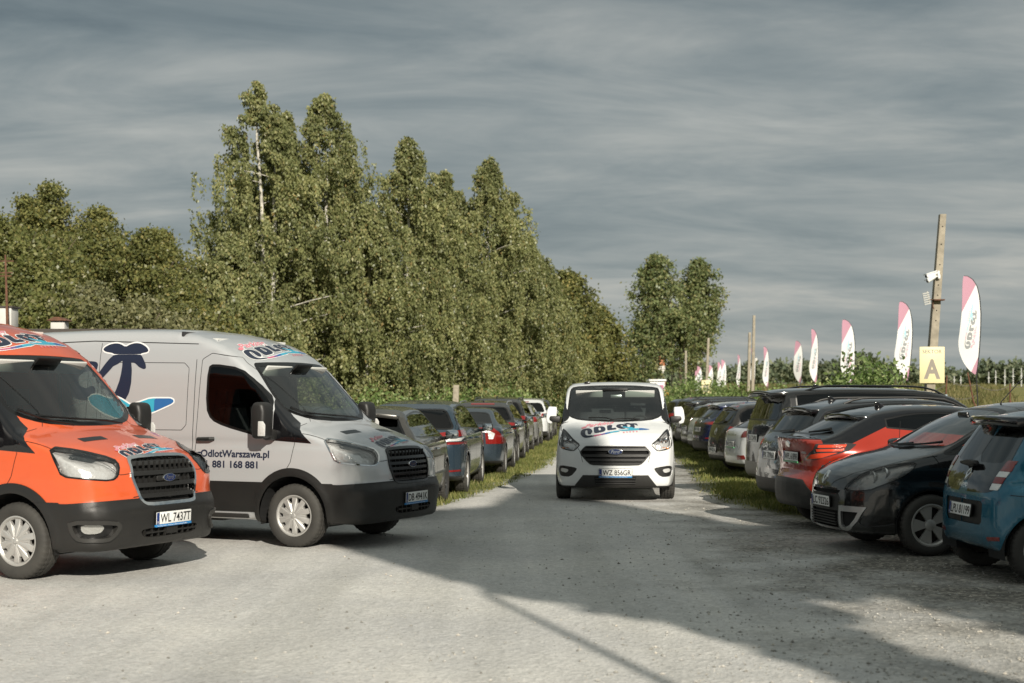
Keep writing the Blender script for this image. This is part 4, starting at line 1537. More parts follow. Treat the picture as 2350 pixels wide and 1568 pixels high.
# ----- the blue hatchback at the right edge
BLUEP = pmat('paint_blue', (.006, .115, .19), .26, .25, coat=.8, var=.05, dirt=.06)
TWSP = dict(side=[(.42, .20), (.58, .26), (.63, .42), (.63, .62), (.55, .84), (.38, .97), (-.02, 1.08), (-.72, 1.49), (-1.0, 1.55), (-1.6, 1.585), (-2.2, 1.56), (-2.50, 1.49), (-2.56, 1.43), (-2.86, .99), (-2.935, .84), (-2.97, .76),
                  (-2.985, .55), (-2.965, .40), (-2.90, .30), (-2.75, .25)],
            plan=[(.64, 0), (.62, .4), (.52, .66), (.3, .80), (0, .83), (-2.5, .83), (-2.78, .79), (-2.92, .66), (-2.985, .42), (-3.0, 0)],
            sec=[(0, .20), (.66, .20), (.76, .25), (.815, .45), (.825, .70), (.805, .92), (.765, 1.05), (.69, 1.32), (.635, 1.47), (.55, 1.545), (.3, 1.59), (0, 1.60)],
            wb=2.492, wr=.302, ar=.355, r1=.05, r2=.10, br=.08, bf=.2, na=120, nx=.05, ncap=28, crown=.03, crease=((.88, .010, .04),))


def twingo_extra(c):
    gate = [(0, .795), (.46, .80), (.60, .83), (.665, .90), (.655, 1.06), (.60, 1.30), (.565, 1.425), (.4, 1.44), (0, 1.445)]
    c.tg = gate
    for nm, z0, z1, m in (('tail_light', 1.005, 1.10, REDL), ('reversing_light', .955, 1.003, CLRL), ('tail_light', .895, .953, REDL), ('reversing_light', .835, .893, CLRL)):
        a = lambda z: .535 + (z - .83) * .22
        b = lambda z: .645 + (z - .83) * .42 - max(0, z - 1.03) * .5
        c.cut(nm, p_rear([(a(z0), z0), (b(z0), z0), (b(z1), z1), (a(z1), z1)], -2.6, 0), m, .008, .02, split=True, h=.012)
    c.over('rear_wiper_base', p_rear([(0, .80), (.01, .80)], -2.6, 0), TRIM, .004) if False else None
    P = p_rear(gate, -2.5, 1)
    g, c.m = carve(c.m, P, .015, 2)
    wf = p_rear([(0, 1.07), (.50, 1.07), (.545, 1.10), (.505, 1.36), (.47, 1.39), (0, 1.40)], -2.5, 1)
    win, gate_m = carve(g, wf, .015, 2)
    o = piece('tailgate', gate_m, GLOSSB, c.root, .003, .02)
    piece('rear_window', win, GL_DK, o, .001, .01)
    c.cut('plate_recess', p_rear([(0, .505), (.40, .505), (.44, .53), (.45, .70), (.42, .725), (0, .725)], -2.6, 0), BLACK, -.02, .03, h=.012)
    c.over('rear_reflector', p_rear([(.52, .37), (.70, .385), (.70, .42), (.51, .405)], -2.6, 0), REDL, .004, .02, split=True, h=.012)


c = std('blue hatchback with a black glass tailgate, cut off by the right edge of the photo', TWSP, (4.72, 13.5), 3.5, (-2.492, 0), BLUEP, RIGHT, extra=twingo_extra, sg=(1.03, -.02, -2.25, -.25, (-.95, -1.75)), ws=(1.10, 1.47, .10),
        plate=(.625, 'LPU 81199', None, 8), low=(.28, .24, .33, BLACK), wheels=('petal', .195, .185),
        gaps=(([(-.10, .3), (-.12, .9), (-.30, 1.12)],), ([(-1.05, .3), (-1.05, 1.0), (-1.0, 1.5)],), ([(-1.95, .55), (-1.95, 1.1), (-1.85, 1.5)],), ([(-2.45, .64), (-2.6, .78), (-2.80, .80)], .006)), handles=((-.95, .93),), mirror=(-.25, 1.10, GLOSSB))
m = MB().prism([(-.60, 0), (-.57, -.16), (-.3, -.21), (0, -.22), (.3, -.21), (.57, -.16), (.60, 0)], lambda a, b, hh: (-2.49 + b, a, 1.515 + hh + .10 * b - .06 * a * a), -.075, .012)
m.build('roof_spoiler', GLOSSB, c.root, bevel=.02)
rhombus(c, 0, .965, None, .085, .052)
m = MB().prism([(-.20, .0), (-.05, -.03), (.16, -.012), (.18, .012), (0, .035), (-.17, .03)], lambda a, b, hh: (-2.855 - hh, a + .05, 1.055 + b), -.02, .035)
m.build('rear_wiper', BLACK, c.root, bevel=.01)
c.letters('Twingo', .0, .06, .865, .055, .26)
MB().box((-1.9, -.812, .955), (.7, .012, .012)).build('side_trim', SATIN, c.root)

# ----- the black people carrier, nose to the lane
BLK = pmat('paint_black', (.008, .009, .010), .16, .2, coat=1., dirt=.05)
SCSP = dict(side=[(.62, .20), (.80, .20), (.885, .27), (.905, .42), (.90, .58), (.865, .74), (.79, .85), (.62, .945), (.35, 1.035), (.02, 1.11), (-.12, 1.16), (-.62, 1.415), (-1.05, 1.575), (-1.5, 1.645), (-2.0, 1.655), (-2.7, 1.60), (-3.1, 1.50), (-3.2, 1.40),
                  (-3.33, 1.1), (-3.42, .95), (-3.44, .6), (-3.38, .35), (-3.2, .25)],
            plan=[(.92, 0), (.90, .3), (.82, .56), (.66, .76), (.42, .875), (.1, .915), (-.4, .92), (-3.0, .92), (-3.3, .84), (-3.43, .6), (-3.45, 0)],
            sec=[(0, .20), (.72, .20), (.84, .25), (.905, .45), (.92, .68), (.905, .90), (.87, 1.05), (.78, 1.32), (.70, 1.53), (.58, 1.62), (.3, 1.665), (0, 1.675)],
            wb=2.70, wr=.327, ar=.365, r1=.10, r2=.13, bf=.25, br=.1, na=140, nx=.05, ncap=30, crown=.03, crease=((.80, .010, .05),))


def scenic(xy):
    c = Car('parked_car', 'black people carrier parked nose to the lane beside the blue hatchback', 'car', SCSP, xy, 188.9, RIGHT, ref=(0, .90))
    end_glass(c, 'windscreen', 1.13, 1.585, .085, GL_WS, False, -1.2, ringw=.03)
    side_glass(c, 1.06, -.02, -3.0, .0, (-.42, -1.25, -2.25), GL_SIDE)
    hl = [(-.57, .665), (-.50, .77), (-.36, .868), (-.20, .935), (0, .978), (.22, .995), (.16, .90), (.03, .815), (-.18, .735), (-.28, .69)]
    c.cut('headlight', p_oblique(hl, -.92, .397, .1), GL_LENS, .003, .03, ring=(.010, TRIM, 'headlight_trim'), split=True, back=(pmat('lamp_reflector_smoke', (.38, .38, .37), .25, .4, bump=.8, bscale=20), .035), h=.012)
    for sg in (1, -1):
        P, N = c.cast([(2.2, sg * .70, .83)], (-1, 0, 0))
        for k, (dx, dz, r) in enumerate(((-.03, .0, .055), (-.14, .045, .05))):
            a = MB().lathe([(r * 1.25, .03), (r, .0), (r * .6, -.03), (r * .5, .01), (.001, .02)], 20, 'x')
            MB().add([(p[0] + P[0][0] - .035 + dx, p[1] + sg * (.70 + .06 * k), p[2] + .83 + dz) for p in a.v], a.f).build('lamp_bowl', REFL, c.root)
    c.cut('upper_grille', p_front([(-.36, .635), (.36, .635), (.40, .675), (-.40, .675)], .5, 0, sym=False), DARK, -.03, .02, h=.012)
    cen = [(-.36, .27), (.36, .27), (.385, .63), (-.385, .63)]
    g, c.m = carve(c.m, p_front(cen, .4, 0, sym=False), .012, 2)
    up, lo = carve(g, lambda V, N: .455 - V[:, 2], .02, 1)
    go = piece('lower_grille', lo, DARK, c.root, -.035, 0)
    piece('plate_panel', up, BLACK, c.root, .0, .02)
    m = MB()
    for z in (.30, .33, .36, .39, .42):
        P, N = c.cast([(2.2, 0, z)], (-1, 0, 0))
        m.box((P[0][0] - .025, 0, z), (.02, .70, .012))
    m.build('grille_bar', BLACK, go)
    ho = [(.405, .515), (.40, .30), (.42, .262), (.48, .25), (.57, .275), (.66, .36), (.745, .515)]
    hi = [(.44, .455), (.44, .315), (.46, .29), (.50, .285), (.565, .315), (.625, .38), (.665, .455)]
    hf, hif = p_front(ho, .2, 0), p_front(hi, .2, 0)
    h, c.m = carve(c.m, hf, .01, 2)
    for hm in carve(h, lambda V, N: V[:, 1], .5, 0):
        inn, rg = carve(hm, hif, .01, 2)
        o = piece('bumper_hook', rg, SATIN, c.root, .014, .03)
        piece('air_intake', inn, DARK, o, -.02, 0)
    c.cut('fog_lamp', p_front([(.66, .34), (.74, .30), (.84, .33), (.87, .40), (.80, .435), (.70, .41)], .1), GLOSSB, -.012, .02, split=True, h=.01)
    c.over('fog_lens', p_front([(.67, .345), (.74, .315), (.80, .345), (.74, .362)], .1, 0), CLRL, -.004, .01, split=True, h=.01)
    c.cut('front_lip', lambda V, N: np.maximum(V[:, 2] - .235, .3 - V[:, 0]), BLACK, .004, .01)
    c.seam([(.84, .20), (.76, .42), (.52, .66), (.10, .80), (-.1, .82)], .006, 'top')
    c.seam([(.30, .80), (.12, .985)], .006) if False else None
    c.seam([(-.22, .30), (-.20, .8), (-.05, 1.06)], .007)
    c.seam([(-1.30, .30), (-1.28, 1.05), (-1.15, 1.56)], .007)
    c.seam([(.86, .62), (.905, .36), (.91, 0)], .006, 'top')
    rhombus(c, .8, .80, None, .085, .055, rear=False)
    P, N = c.cast([(2.2, 0, .545)], (-1, 0, 0))
    c.plate(P[0][0] + .014, .545, 'LC 92326', pitch=-4)
    c.mirrors(-.42, 1.10, BLK, (.14, .22, .17))
    c.wiper([(.02, 1.125), (.2, 1.14), (.42, 1.155), (.60, 1.18)])
    c.wiper([(-.45, 1.14), (-.2, 1.135), (0, 1.14), (.2, 1.155)])
    c.cabin(seats=((-1.25, .38), (-1.25, -.38), (-2.1, .4), (-2.1, -.4)), seat_z=.66, dash=(-.50, 1.04), hw=.66)
    MB().box((-.80, 0, 1.48), (.04, .22, .07)).build('rear_view_mirror', TRIM, c.root, bevel=.015)
    MB().box((-.42, .12, 1.075), (.16, .20, .004), Matrix.Rotation(R(-6), 3, 'Y')).build('parking_note', PLATE, c.root)
    c.whip(-1.25, 0, .62, .75, .004)
    c.handles([(-1.15, .92), (-2.2, .95)], BLK)
    c.wheels('split', .225, .205, .02)
    c.over('wheel_arch_lip', lambda V, N: np.maximum(np.maximum(np.sqrt(V[:, 0] ** 2 + (V[:, 2] - .327) ** 2) - .385, .7 - np.abs(V[:, 1])), .2 - V[:, 2]), BLK, .004, .02, split=True)
    c.finish(BLK)


_tw = None
scenic((4.43, 15.0))

# ----- the red crossover with a black roof
REDP = pmat('paint_red_orange', (.36, .026, .010), .24, .25, coat=.9, var=.03, dirt=.05)
CHSP = dict(side=[(.70, .24), (.88, .28), (.94, .45), (.92, .68), (.80, .88), (.45, 1.0), (.0, 1.08), (-.70, 1.45), (-1.1, 1.56), (-1.55, 1.60), (-2.0, 1.585), (-2.45, 1.50), (-2.62, 1.43), (-3.10, 1.21), (-3.22, 1.165), (-3.375, 1.175), (-3.39, 1.15),
                  (-3.33, 1.02), (-3.30, .78), (-3.34, .70), (-3.43, .64), (-3.445, .45), (-3.38, .32), (-3.2, .27)],
            plan=[(.95, 0), (.90, .45), (.70, .78), (.3, .89), (-.3, .90), (-2.3, .90), (-2.75, .90), (-3.05, .84), (-3.28, .68), (-3.40, .42), (-3.45, 0)],
            sec=[(0, .24), (.72, .24), (.83, .30), (.885, .48), (.90, .72), (.885, .95), (.83, 1.10), (.70, 1.36), (.63, 1.49), (.50, 1.575), (.25, 1.605), (0, 1.61)],
            wb=2.64, wr=.345, ar=.395, r1=.06, r2=.09, br=.10, bf=.2, na=130, nx=.05, ncap=30, crown=.03, flare=.03, crease=((.92, -.016, .07),), bumps=((-2.75, .86, 1.0, .35, .2, .10, .05), (-2.9, .88, .62, .5, .2, .08, -.02)))


def chr_extra(c):
    lamp = [(-2.93, .885), (-2.86, .98), (-2.80, 1.035), (-2.78, 1.10), (-2.40, 1.118), (-2.28, 1.10), (-2.37, 1.02), (-2.48, .99), (-2.735, .914)]
    fn = p_oblique(lamp, .93, .364, -2.3, False, 0)
    g, c.m = carve(c.m, fn, .012, 2)
    lit = [p_oblique(q, .93, .364, -2.3, False, 0) for q in ([(-2.89, .90), (-2.83, .965), (-2.74, .985), (-2.50, .998), (-2.70, .93)], [(-2.76, 1.005), (-2.77, 1.035), (-2.42, 1.045), (-2.46, 1.012)], [(-2.75, 1.052), (-2.74, 1.088), (-2.40, 1.095), (-2.42, 1.06)])]
    for hm in carve(g, lambda V, N: V[:, 1], .5, 0):
        o, rest = None, hm
        o = piece('tail_light', rest, DKL, c.root, .004, .02)
        for f in lit:
            a, _ = carve(hm, f, .01, 2)
            piece('lit_bar', a, ORL, o, .012, .012)
    top = lambda V, N: np.maximum(np.maximum(np.where(V[:, 0] > -2.3, 1.40 - .05 * np.abs(V[:, 0] + 1.6) - V[:, 2], 1.335 + (V[:, 0] + 2.3) * .42 - V[:, 2]), -(V[:, 0] + 3.18)), V[:, 0] + .62)
    win = lambda V, N: np.maximum(iround(sdpoly(np.stack([np.abs(V[:, 1]), V[:, 2]], 1), c.sec) + .09, np.maximum(1.20 - V[:, 2], V[:, 2] - 1.455), .05), V[:, 0] + 2.2)
    c.cut('rear_window', win, GL_DK, -.003, .02, ring=(.025, TRIM, 'window_frit'), h=.025)
    side_glass(c, 1.10, -.09, -2.35, -.2, (-.55, -1.45), GL_DK, .10)
    c.cut('roof_panel', top, GLOSSB, .001, .01, h=.02)
    lip = lambda V, N: np.maximum(np.maximum(1.155 - V[:, 2], V[:, 2] - 1.20), V[:, 0] + 3.05)
    c.cut('tail_lip', lip, GLOSSB, .006, .02, h=.012)
    bl = [(0, .26), (.60, .26), (.76, .36), (.70, .46), (.52, .62), (.48, .645), (0, .655)]
    c.cut('rear_bumper', p_rear(bl, -2.9, 0), BLACK, .012, .03, h=.015)
    c.cut('wheel_arch_trim', lambda V, N: np.maximum(np.maximum(np.minimum(np.sqrt(V[:, 0] ** 2 + (V[:, 2] - .345) ** 2), np.sqrt((V[:, 0] + 2.64) ** 2 + (V[:, 2] - .345) ** 2)) - .455, .7 - np.abs(V[:, 1])), -1), BLACK, .004, .02, split=True)
    c.cut('plate_recess', p_rear([(0, .815), (.26, .815), (.30, .84), (.315, 1.02), (0, 1.025)], -2.9, 0), REDP, -.015, .02, h=.012)
    P, N = c.cast([(-5, 0, 1.085)], (1, 0, 0))
    c.oval(P[0], N[0], .065, .045, 'maker_emblem', CHROME)
    c.letters('HYBRID', 0, -.42, .985, .028, .13)


c = std('red and black crossover with a tailgate lip, beside the black people carrier', CHSP, (3.50, 18.3), 8.7, (-3.42, 0), REDP, RIGHT, extra=chr_extra, ws=(1.10, 1.50, .09), plate=(.925, 'WPL 61898', STKG, 2), low=(.34, .34, .30, BLACK),
        wheels=('five', .23, .21), fin=-2.1, mirror=(-.45, 1.08, GLOSSB), gaps=(([(-1.25, .35), (-1.25, 1.05), (-1.15, 1.5)],), ([(-2.2, .62), (-2.25, 1.0), (-2.15, 1.38)],), ([(-3.1, .70), (-3.0, .86), (-2.8, .905)], .006)))
spoiler(c, -2.50, 1.515, .60, .16, GLOSSB, .03)
c.wiper([(-.05, 1.215), (-.28, 1.235), (-.46, 1.26)], True, .016)

# ----- dark grey crossover with spaced letters
KGP = pmat('paint_graphite', (.030, .035, .040), .24, .4, coat=.9, dirt=.05)
KGSP = dict(side=[(.70, .24), (.90, .28), (.95, .5), (.92, .75), (.80, .95), (.4, 1.07), (-.05, 1.14), (-.75, 1.53), (-1.2, 1.65), (-1.8, 1.69), (-2.5, 1.66), (-3.0, 1.57), (-3.10, 1.53), (-3.40, 1.16), (-3.52, 1.05), (-3.57, .95), (-3.60, .80), (-3.66, .62), (-3.665, .45), (-3.58, .32), (-3.4, .27)],
            plan=[(.96, 0), (.90, .5), (.7, .8), (.3, .92), (-.3, .94), (-2.9, .94), (-3.3, .90), (-3.56, .72), (-3.66, .4), (-3.68, 0)],
            sec=[(0, .24), (.76, .24), (.88, .30), (.935, .5), (.94, .75), (.92, .95), (.88, 1.10), (.77, 1.38), (.70, 1.56), (.58, 1.66), (.3, 1.70), (0, 1.71)],
            wb=2.71, wr=.345, ar=.39, r1=.07, r2=.10, br=.09, na=110, nx=.06, crown=.03, crease=((.98, .010, .04),))
c = std('dark grey crossover with spaced letters on its tailgate, parked beside the red crossover', KGSP, (3.68, 20.7), 9.5, (-3.66, 0), KGP, RIGHT, rw=(1.17, 1.50, .085), sg=(1.14, -.03, -3.15, -.1, (-.45, -1.4, -2.45)), ws=(1.16, 1.60, .09),
        tails=(('tail_light', [(.60, .97), (.93, .99), (.95, 1.07), (.84, 1.10), (.60, 1.06)], REDL),), plate=(.845, 'PK 7096R', None, 4), low=(.34, .32, .52, BLACK), spoil=(-2.98, 1.585, .62, .20, GLOSSB, .03), fin=-2.6,
        rail=(-.9, -2.7, .60, BLACK), refl=[(.60, .56), (.78, .57), (.78, .60), (.60, .59)], badge=(('K U G A', 0, 0, 1.015, .038, .62),), wiper=((.05, 1.175), (-.15, 1.19), (-.40, 1.20)), mirror=(-.4, 1.14),
        gaps=(([(-3.2, .88), (-3.45, .80), (-3.64, .6), (-3.66, 0)], .006, 'top'), ([(-1.3, .35), (-1.3, 1.1), (-1.2, 1.6)],)))
c.oval(c.cast([(-6, 0, 1.095)], (1, 0, 0))[0][0], (-1, 0, .3), .075, .032, 'maker_emblem', BADGE)
# ----- big black off-roader
DSP = pmat('paint_deep_black', (.010, .010, .010), .14, .1, coat=1., dirt=.05)
DSSP = dict(side=[(.70, .30), (.86, .34), (.90, .55), (.90, .90), (.82, 1.05), (.4, 1.14), (-.15, 1.20), (-.75, 1.66), (-1.1, 1.78), (-1.7, 1.84), (-2.8, 1.86), (-3.6, 1.82), (-3.72, 1.77), (-3.90, 1.30), (-3.95, 1.22), (-3.98, 1.0), (-4.02, .62), (-4.02, .48), (-3.95, .38), (-3.7, .32)],
            plan=[(.92, 0), (.86, .5), (.7, .84), (.3, .98), (-.3, 1.0), (-3.4, 1.0), (-3.8, .95), (-3.98, .75), (-4.03, 0)],
            sec=[(0, .30), (.82, .30), (.94, .36), (.99, .55), (1.0, .85), (.985, 1.05), (.95, 1.2), (.84, 1.55), (.78, 1.74), (.66, 1.83), (.35, 1.87), (0, 1.88)],
            wb=2.92, wr=.375, ar=.425, r1=.05, r2=.10, br=.06, na=110, nx=.06, crown=.03, crease=((1.10, .010, .04),))
c = std('big black off-road wagon with roof rails, the tallest car in the right row', DSSP, (3.98, 23.5), 6.5, (-4.02, 0), DSP, RIGHT, name='off_road_car', rw=(1.30, 1.72, .09), sg=(1.22, -.02, -3.55, -.2, (-.6, -1.55, -2.6)), ws=(1.24, 1.76, .09),
        tails=(('tail_light', [(.72, 1.0), (.97, 1.0), (.97, 1.16), (.74, 1.18)], REDL),), plate=(1.01, 'LU 2249K', None, 0, .16), low=(.40, .38, .62, pmat('silver_bumper', (.20, .19, .17), .45, .3, dirt=.3)), spoil=(-3.62, 1.845, .70, .30, DSP, .04, .03), fin=-2.9,
        rail=(-1.0, -3.35, .68, GLOSSB, .06), badge=(('DISCOVERY', 0, .0, 1.215, .042, 1.15),), mirror=(-.4, 1.2), gaps=(([(-3.5, .95), (-3.9, .82), (-3.99, .6), (-4.0, 0)], .006, 'top'),), wheels=('five', .26, .24))
c.seam([(.86, .70), (-.86, .70)], .008, 'rear', (1,))
# ----- the remaining cars, from fewer numbers


def gsp(fo=.85, wb=2.65, ro=.85, H=1.5, W=.90, wr=.325, hz=.95, cz=1.06, roof_end=None, glass=None, deck=None, bump=.62, wt=.60, belt=.98, tumb=0., **kw):
    xe = -(wb + ro)
    xt, zt = roof_end or (xe + .50, H - .10)
    xg, zg = glass or (xe + .14, 1.02)
    mid = deck or [(xe + .06, .90)]
    side = [(fo - .22, .22), (fo - .05, .26), (fo, .45), (fo - .03, .70), (fo - .14, hz - .10), (.42, hz), (-.05, cz), (-.72, H - .13), (-1.1, H - .03), (-1.7, H), (-(wb - .35), H - .025), (xt, zt), (xg, zg)] + mid + \
           [(xe, bump), (xe, .46), (xe + .07, .31), (xe + .3, .25)]
    plan = [(fo + .01, 0), (fo - .05, W * .5), (fo - .25, W * .86), (.3, W * .985), (-.3, W), (-wb, W), (xe + .38, W * .96), (xe + .10, W * .76), (xe - .01, W * .40), (xe - .02, 0)]
    sec = [(0, .22), (W * .8, .22), (W * .93, .28), (W * .99, .48), (W, .72), (W * .985, belt - .08), (W * .93, belt + .05), (wt + .10, H - .30), (wt, H - .10), (wt * .82, H - .02), (wt * .4, H + .01), (0, H + .02)]
    d = dict(side=side, plan=plan, sec=sec, wb=wb, wr=wr, r1=.06, r2=.10, br=.09, bf=.2, na=88, nx=.07, ncap=18, crown=.03, crease=((.90, .010, .04),))
    d.update(kw)
    return d


def pp(name, col, metal=.3, dirt=.08, rough=.24):
    return pmat(name, col, rough, metal, coat=.8, dirt=dirt)


W2 = pp('paint_white_car', (.62, .63, .63), 0, .10)
sp = gsp(.9, 2.68, 1.0, 1.46, .90, .32, roof_end=(-2.75, 1.40), glass=(-3.48, 1.045), deck=[(-3.56, 1.02), (-3.62, .93)], bump=.6)
c = std('white liftback with a sloping rear window, right of the dark brown hatchback', sp, (4.42, 29.0), 8, (-3.68, 0), W2, RIGHT, rw=(1.06, 1.37, .07), sg=(1.0, -.02, -3.2, -.1, (-.45, -1.35, -2.4)), ws=(1.08, 1.4, .08),
        tails=(('tail_light', [(.52, .88), (.80, .89), (.86, .99), (.80, 1.03), (.56, 1.01)], pmat('lamp_dark_red', (.16, .02, .015), .15, coat=1., bump=.3)),), plate=(.74, 'WE 273XL', STKG, 2), low=(.28, .26, .36, BLACK),
        refl=[(.40, .43), (.70, .45), (.66, .53), (.42, .52)], badge=(('S K O D A', 0, 0, .925, .035, .55),), mirror=(-.35, 1.06), fin=-2.5, gaps=(([(-3.1, .84), (-3.45, .76), (-3.62, .5), (-3.66, 0)], .006, 'top'),), wheels=('multi', None, .21))
BRN = pp('paint_brown_black', (.028, .025, .022), .3, .12)
sp = gsp(.86, 2.70, .80, 1.60, .91, .325, hz=1.0, cz=1.1, roof_end=(-3.02, 1.52), glass=(-3.36, 1.06), deck=[(-3.44, .85)], bump=.62, wt=.62, belt=1.02)
c = std('dark brown hatchback with a diamond emblem and a small red high brake light', sp, (4.48, 31.9), 8, (-3.5, 0), BRN, RIGHT, rw=(1.08, 1.44, .08), sg=(1.06, -.02, -3.1, -.1, (-.45, -1.3, -2.3)), ws=(1.12, 1.5, .08),
        tails=(('tail_light', [(.66, .86), (.88, .88), (.90, 1.02), (.70, 1.05)], REDL),), plate=(.52, 'WH 82104', None, 0), low=(.28, .26, .40, BLACK), stop=(1.485, .24), mirror=(-.35, 1.1), wiper=((.02, 1.09), (-.12, 1.12), (-.34, 1.17)), badge=(('RENAULT', 0, 0, .80, .026, .26),), spoil=(-3.0, 1.515, .50, .10, BRN, .03))
rhombus(c, 0, .93, None, .085, .055)
NVY = pp('paint_royal_blue', (.015, .045, .15), .3, .15)
sp = gsp(.86, 2.75, .85, 1.64, .91, .325, hz=1.02, cz=1.12, roof_end=(-3.16, 1.57), glass=(-3.42, 1.06), deck=[(-3.52, .85)], wt=.66, belt=1.02)
c = std('blue people carrier with green-tinted rear glass, behind the dark brown hatchback', sp, (5.05, 34.6), 8, (-3.6, 0), NVY, RIGHT, rw=(1.02, 1.50, .06), sg=(1.06, -.02, -3.3, -.1, (-.45, -1.3, -2.3)), ws=(1.14, 1.55, .08),
        tails=(('tail_light', [(.70, .92), (.9, .94), (.86, 1.30), (.72, 1.28)], REDL),), plate=(.62, 'WGM 7LC4', None, 0), stop=(1.545, .22), mirror=(-.35, 1.1))
c.whip(-2.9, .0, .35, .8)
DNV = pp('paint_navy', (.008, .014, .050), .3, .08)
sp = gsp(.9, 2.66, 1.0, 1.60, .92, .35, hz=1.04, cz=1.14, roof_end=(-3.0, 1.52), glass=(-3.46, 1.10), deck=[(-3.56, 1.0), (-3.60, .8)], wt=.62, belt=1.06, bump=.66)
c = std('navy blue crossover with thin red lamps beyond the blue people carrier', sp, (4.90, 38.0), 8, (-3.66, 0), DNV, RIGHT, rw=(1.13, 1.44, .08), sg=(1.08, -.02, -3.1, -.1, (-.45, -1.3, -2.3)), ws=(1.14, 1.5, .08),
        tails=(('tail_light', [(.42, .99), (.92, .97), (.93, 1.06), (.45, 1.035)], REDL),), plate=(.84, 'WI 9300J', None, 4), low=(.36, .34, .54, BLACK), spoil=(-2.98, 1.53, .60, .18, DNV), refl=[(.62, .60), (.86, .61), (.86, .64), (.62, .63)], mirror=(-.35, 1.12), wiper=((.05, 1.13), (-.15, 1.15), (-.3, 1.16)))
P, N = c.cast([(-6, 0, 1.05)], (1, 0, 0))
c.oval(P[0], N[0], .06, .045, 'maker_emblem', DNV)
sp = gsp(.88, 2.65, .95, 1.60, .90, .33, hz=1.02, cz=1.1, roof_end=(-3.1, 1.52), glass=(-3.42, 1.08), wt=.63, belt=1.03)
c = std('white crossover with upright red lamps, half hidden by the navy blue crossover', sp, (5.12, 40.9), 8, (-3.6, 0), W2, RIGHT, rw=(1.1, 1.44, .08), sg=(1.06, -.02, -3.1, -.1, (-.45, -1.3, -2.3)), ws=(1.12, 1.5, .08),
        tails=(('tail_light', [(.62, .90), (.90, .92), (.88, 1.14), (.66, 1.10)], REDL),), plate=(.66, 'WPR 41KE', None, 0), low=(.32, .3, .45, BLACK), stop=(1.46, .2), mirror=(-.35, 1.1), fin=-2.9)
GRY = pp('paint_dark_grey', (.040, .042, .040), .4, .14)
sp = gsp(.84, 2.6, .75, 1.52, .88, .315, roof_end=(-2.85, 1.44), glass=(-3.22, 1.02), wt=.6)
c = std('dark grey hatchback beyond the white crossover in the right row', sp, (5.26, 43.7), 8, (-3.35, 0), GRY, RIGHT, rw=(1.04, 1.38, .08), sg=(1.0, -.02, -2.9, -.1, (-.45, -1.3, -2.2)), ws=(1.08, 1.45, .08),
        tails=(('tail_light', [(.6, .88), (.86, .9), (.85, 1.06), (.64, 1.04)], REDL),), plate=(.72, 'WF 5527C', None, 0), low=(.28, .26, .4, BLACK), mirror=(-.35, 1.04), fin=-2.5)
OLV = pp('paint_charcoal', (.020, .021, .020), .3, .14)
sp = gsp(.9, 2.7, .95, 1.66, .92, .35, hz=1.04, cz=1.14, roof_end=(-3.12, 1.58), glass=(-3.5, 1.10), wt=.64, belt=1.06)
c = std('charcoal estate car with roof rails near the far end of the right row', sp, (5.42, 46.8), 8, (-3.65, 0), OLV, RIGHT, rw=(1.12, 1.52, .08), sg=(1.08, -.02, -3.2, -.1, (-.45, -1.3, -2.3)), ws=(1.14, 1.55, .08),
        tails=(('tail_light', [(.6, .95), (.9, .96), (.88, 1.1), (.64, 1.09)], REDL),), plate=(.8, 'WX 20418', None, 0), low=(.36, .34, .52, BLACK), spoil=(-3.1, 1.59, .6, .16, OLV), rail=(-1., -2.9, .58, TRIM), mirror=(-.35, 1.12))
sp = gsp(.9, 2.75, 1.0, 1.74, .94, .36, hz=1.1, cz=1.2, roof_end=(-3.35, 1.67), glass=(-3.6, 1.14), wt=.70, belt=1.1)
c = std('tall dark off-road car with a red high brake light near the far end', sp, (5.75, 50.2), 8, (-3.7, 0), GRY, RIGHT, rw=(1.16, 1.6, .08), sg=(1.12, -.02, -3.4, -.1, (-.45, -1.3, -2.4)), ws=(1.2, 1.64, .08),
        tails=(('tail_light', [(.7, .9), (.93, .92), (.9, 1.3), (.74, 1.28)], REDL),), plate=(.8, 'WY 771AS', None, 0), stop=(1.66, .25), rail=(-1., -3.2, .64, TRIM), mirror=(-.35, 1.18))
sp = gsp(.9, 2.7, .95, 1.70, .93, .35, hz=1.06, cz=1.16, roof_end=(-3.15, 1.62), glass=(-3.52, 1.10), wt=.66, belt=1.08)
c = std('black crossover at the far end of the right row, mostly behind the white van', sp, (5.60, 53.6), 8, (-3.65, 0), OLV, RIGHT, rw=(1.14, 1.55, .08), sg=(1.1, -.02, -3.2, -.1, (-.45, -1.3, -2.3)), ws=(1.16, 1.6, .08),
        tails=(('tail_light', [(.6, .95), (.92, .96), (.9, 1.12), (.64, 1.1)], REDL),), plate=(.8, 'WU 5512H', None, 0), low=(.36, .34, .52, BLACK), mirror=(-.35, 1.14))
for i, (X, Z, lab, pm) in enumerate(((6.2, 57.2, 'dark car roof showing over the far end of the right row', GRY), (6.45, 60.6, 'farthest pale grey car of the right row', W2))):
    sp = gsp(.9, 2.7, .9, 1.66 + .05 * i, .92, .34, hz=1.04, cz=1.14, roof_end=(-3.1, 1.60), glass=(-3.48, 1.10), wt=.64, belt=1.06, na=64, nx=.1)
    std(lab, sp, (X, Z), 11, (-3.6, 0), pm, RIGHT, rw=(1.14, 1.5, .08), sg=(1.08, -.02, -3.2, -.1, (-.45, -1.3, -2.3)), ws=(1.14, 1.55, .08), tails=(('tail_light', [(.6, .95), (.9, .96), (.88, 1.1), (.64, 1.09)], REDL),), plate=(.8, 'WA 410%dK' % i, None, 0))

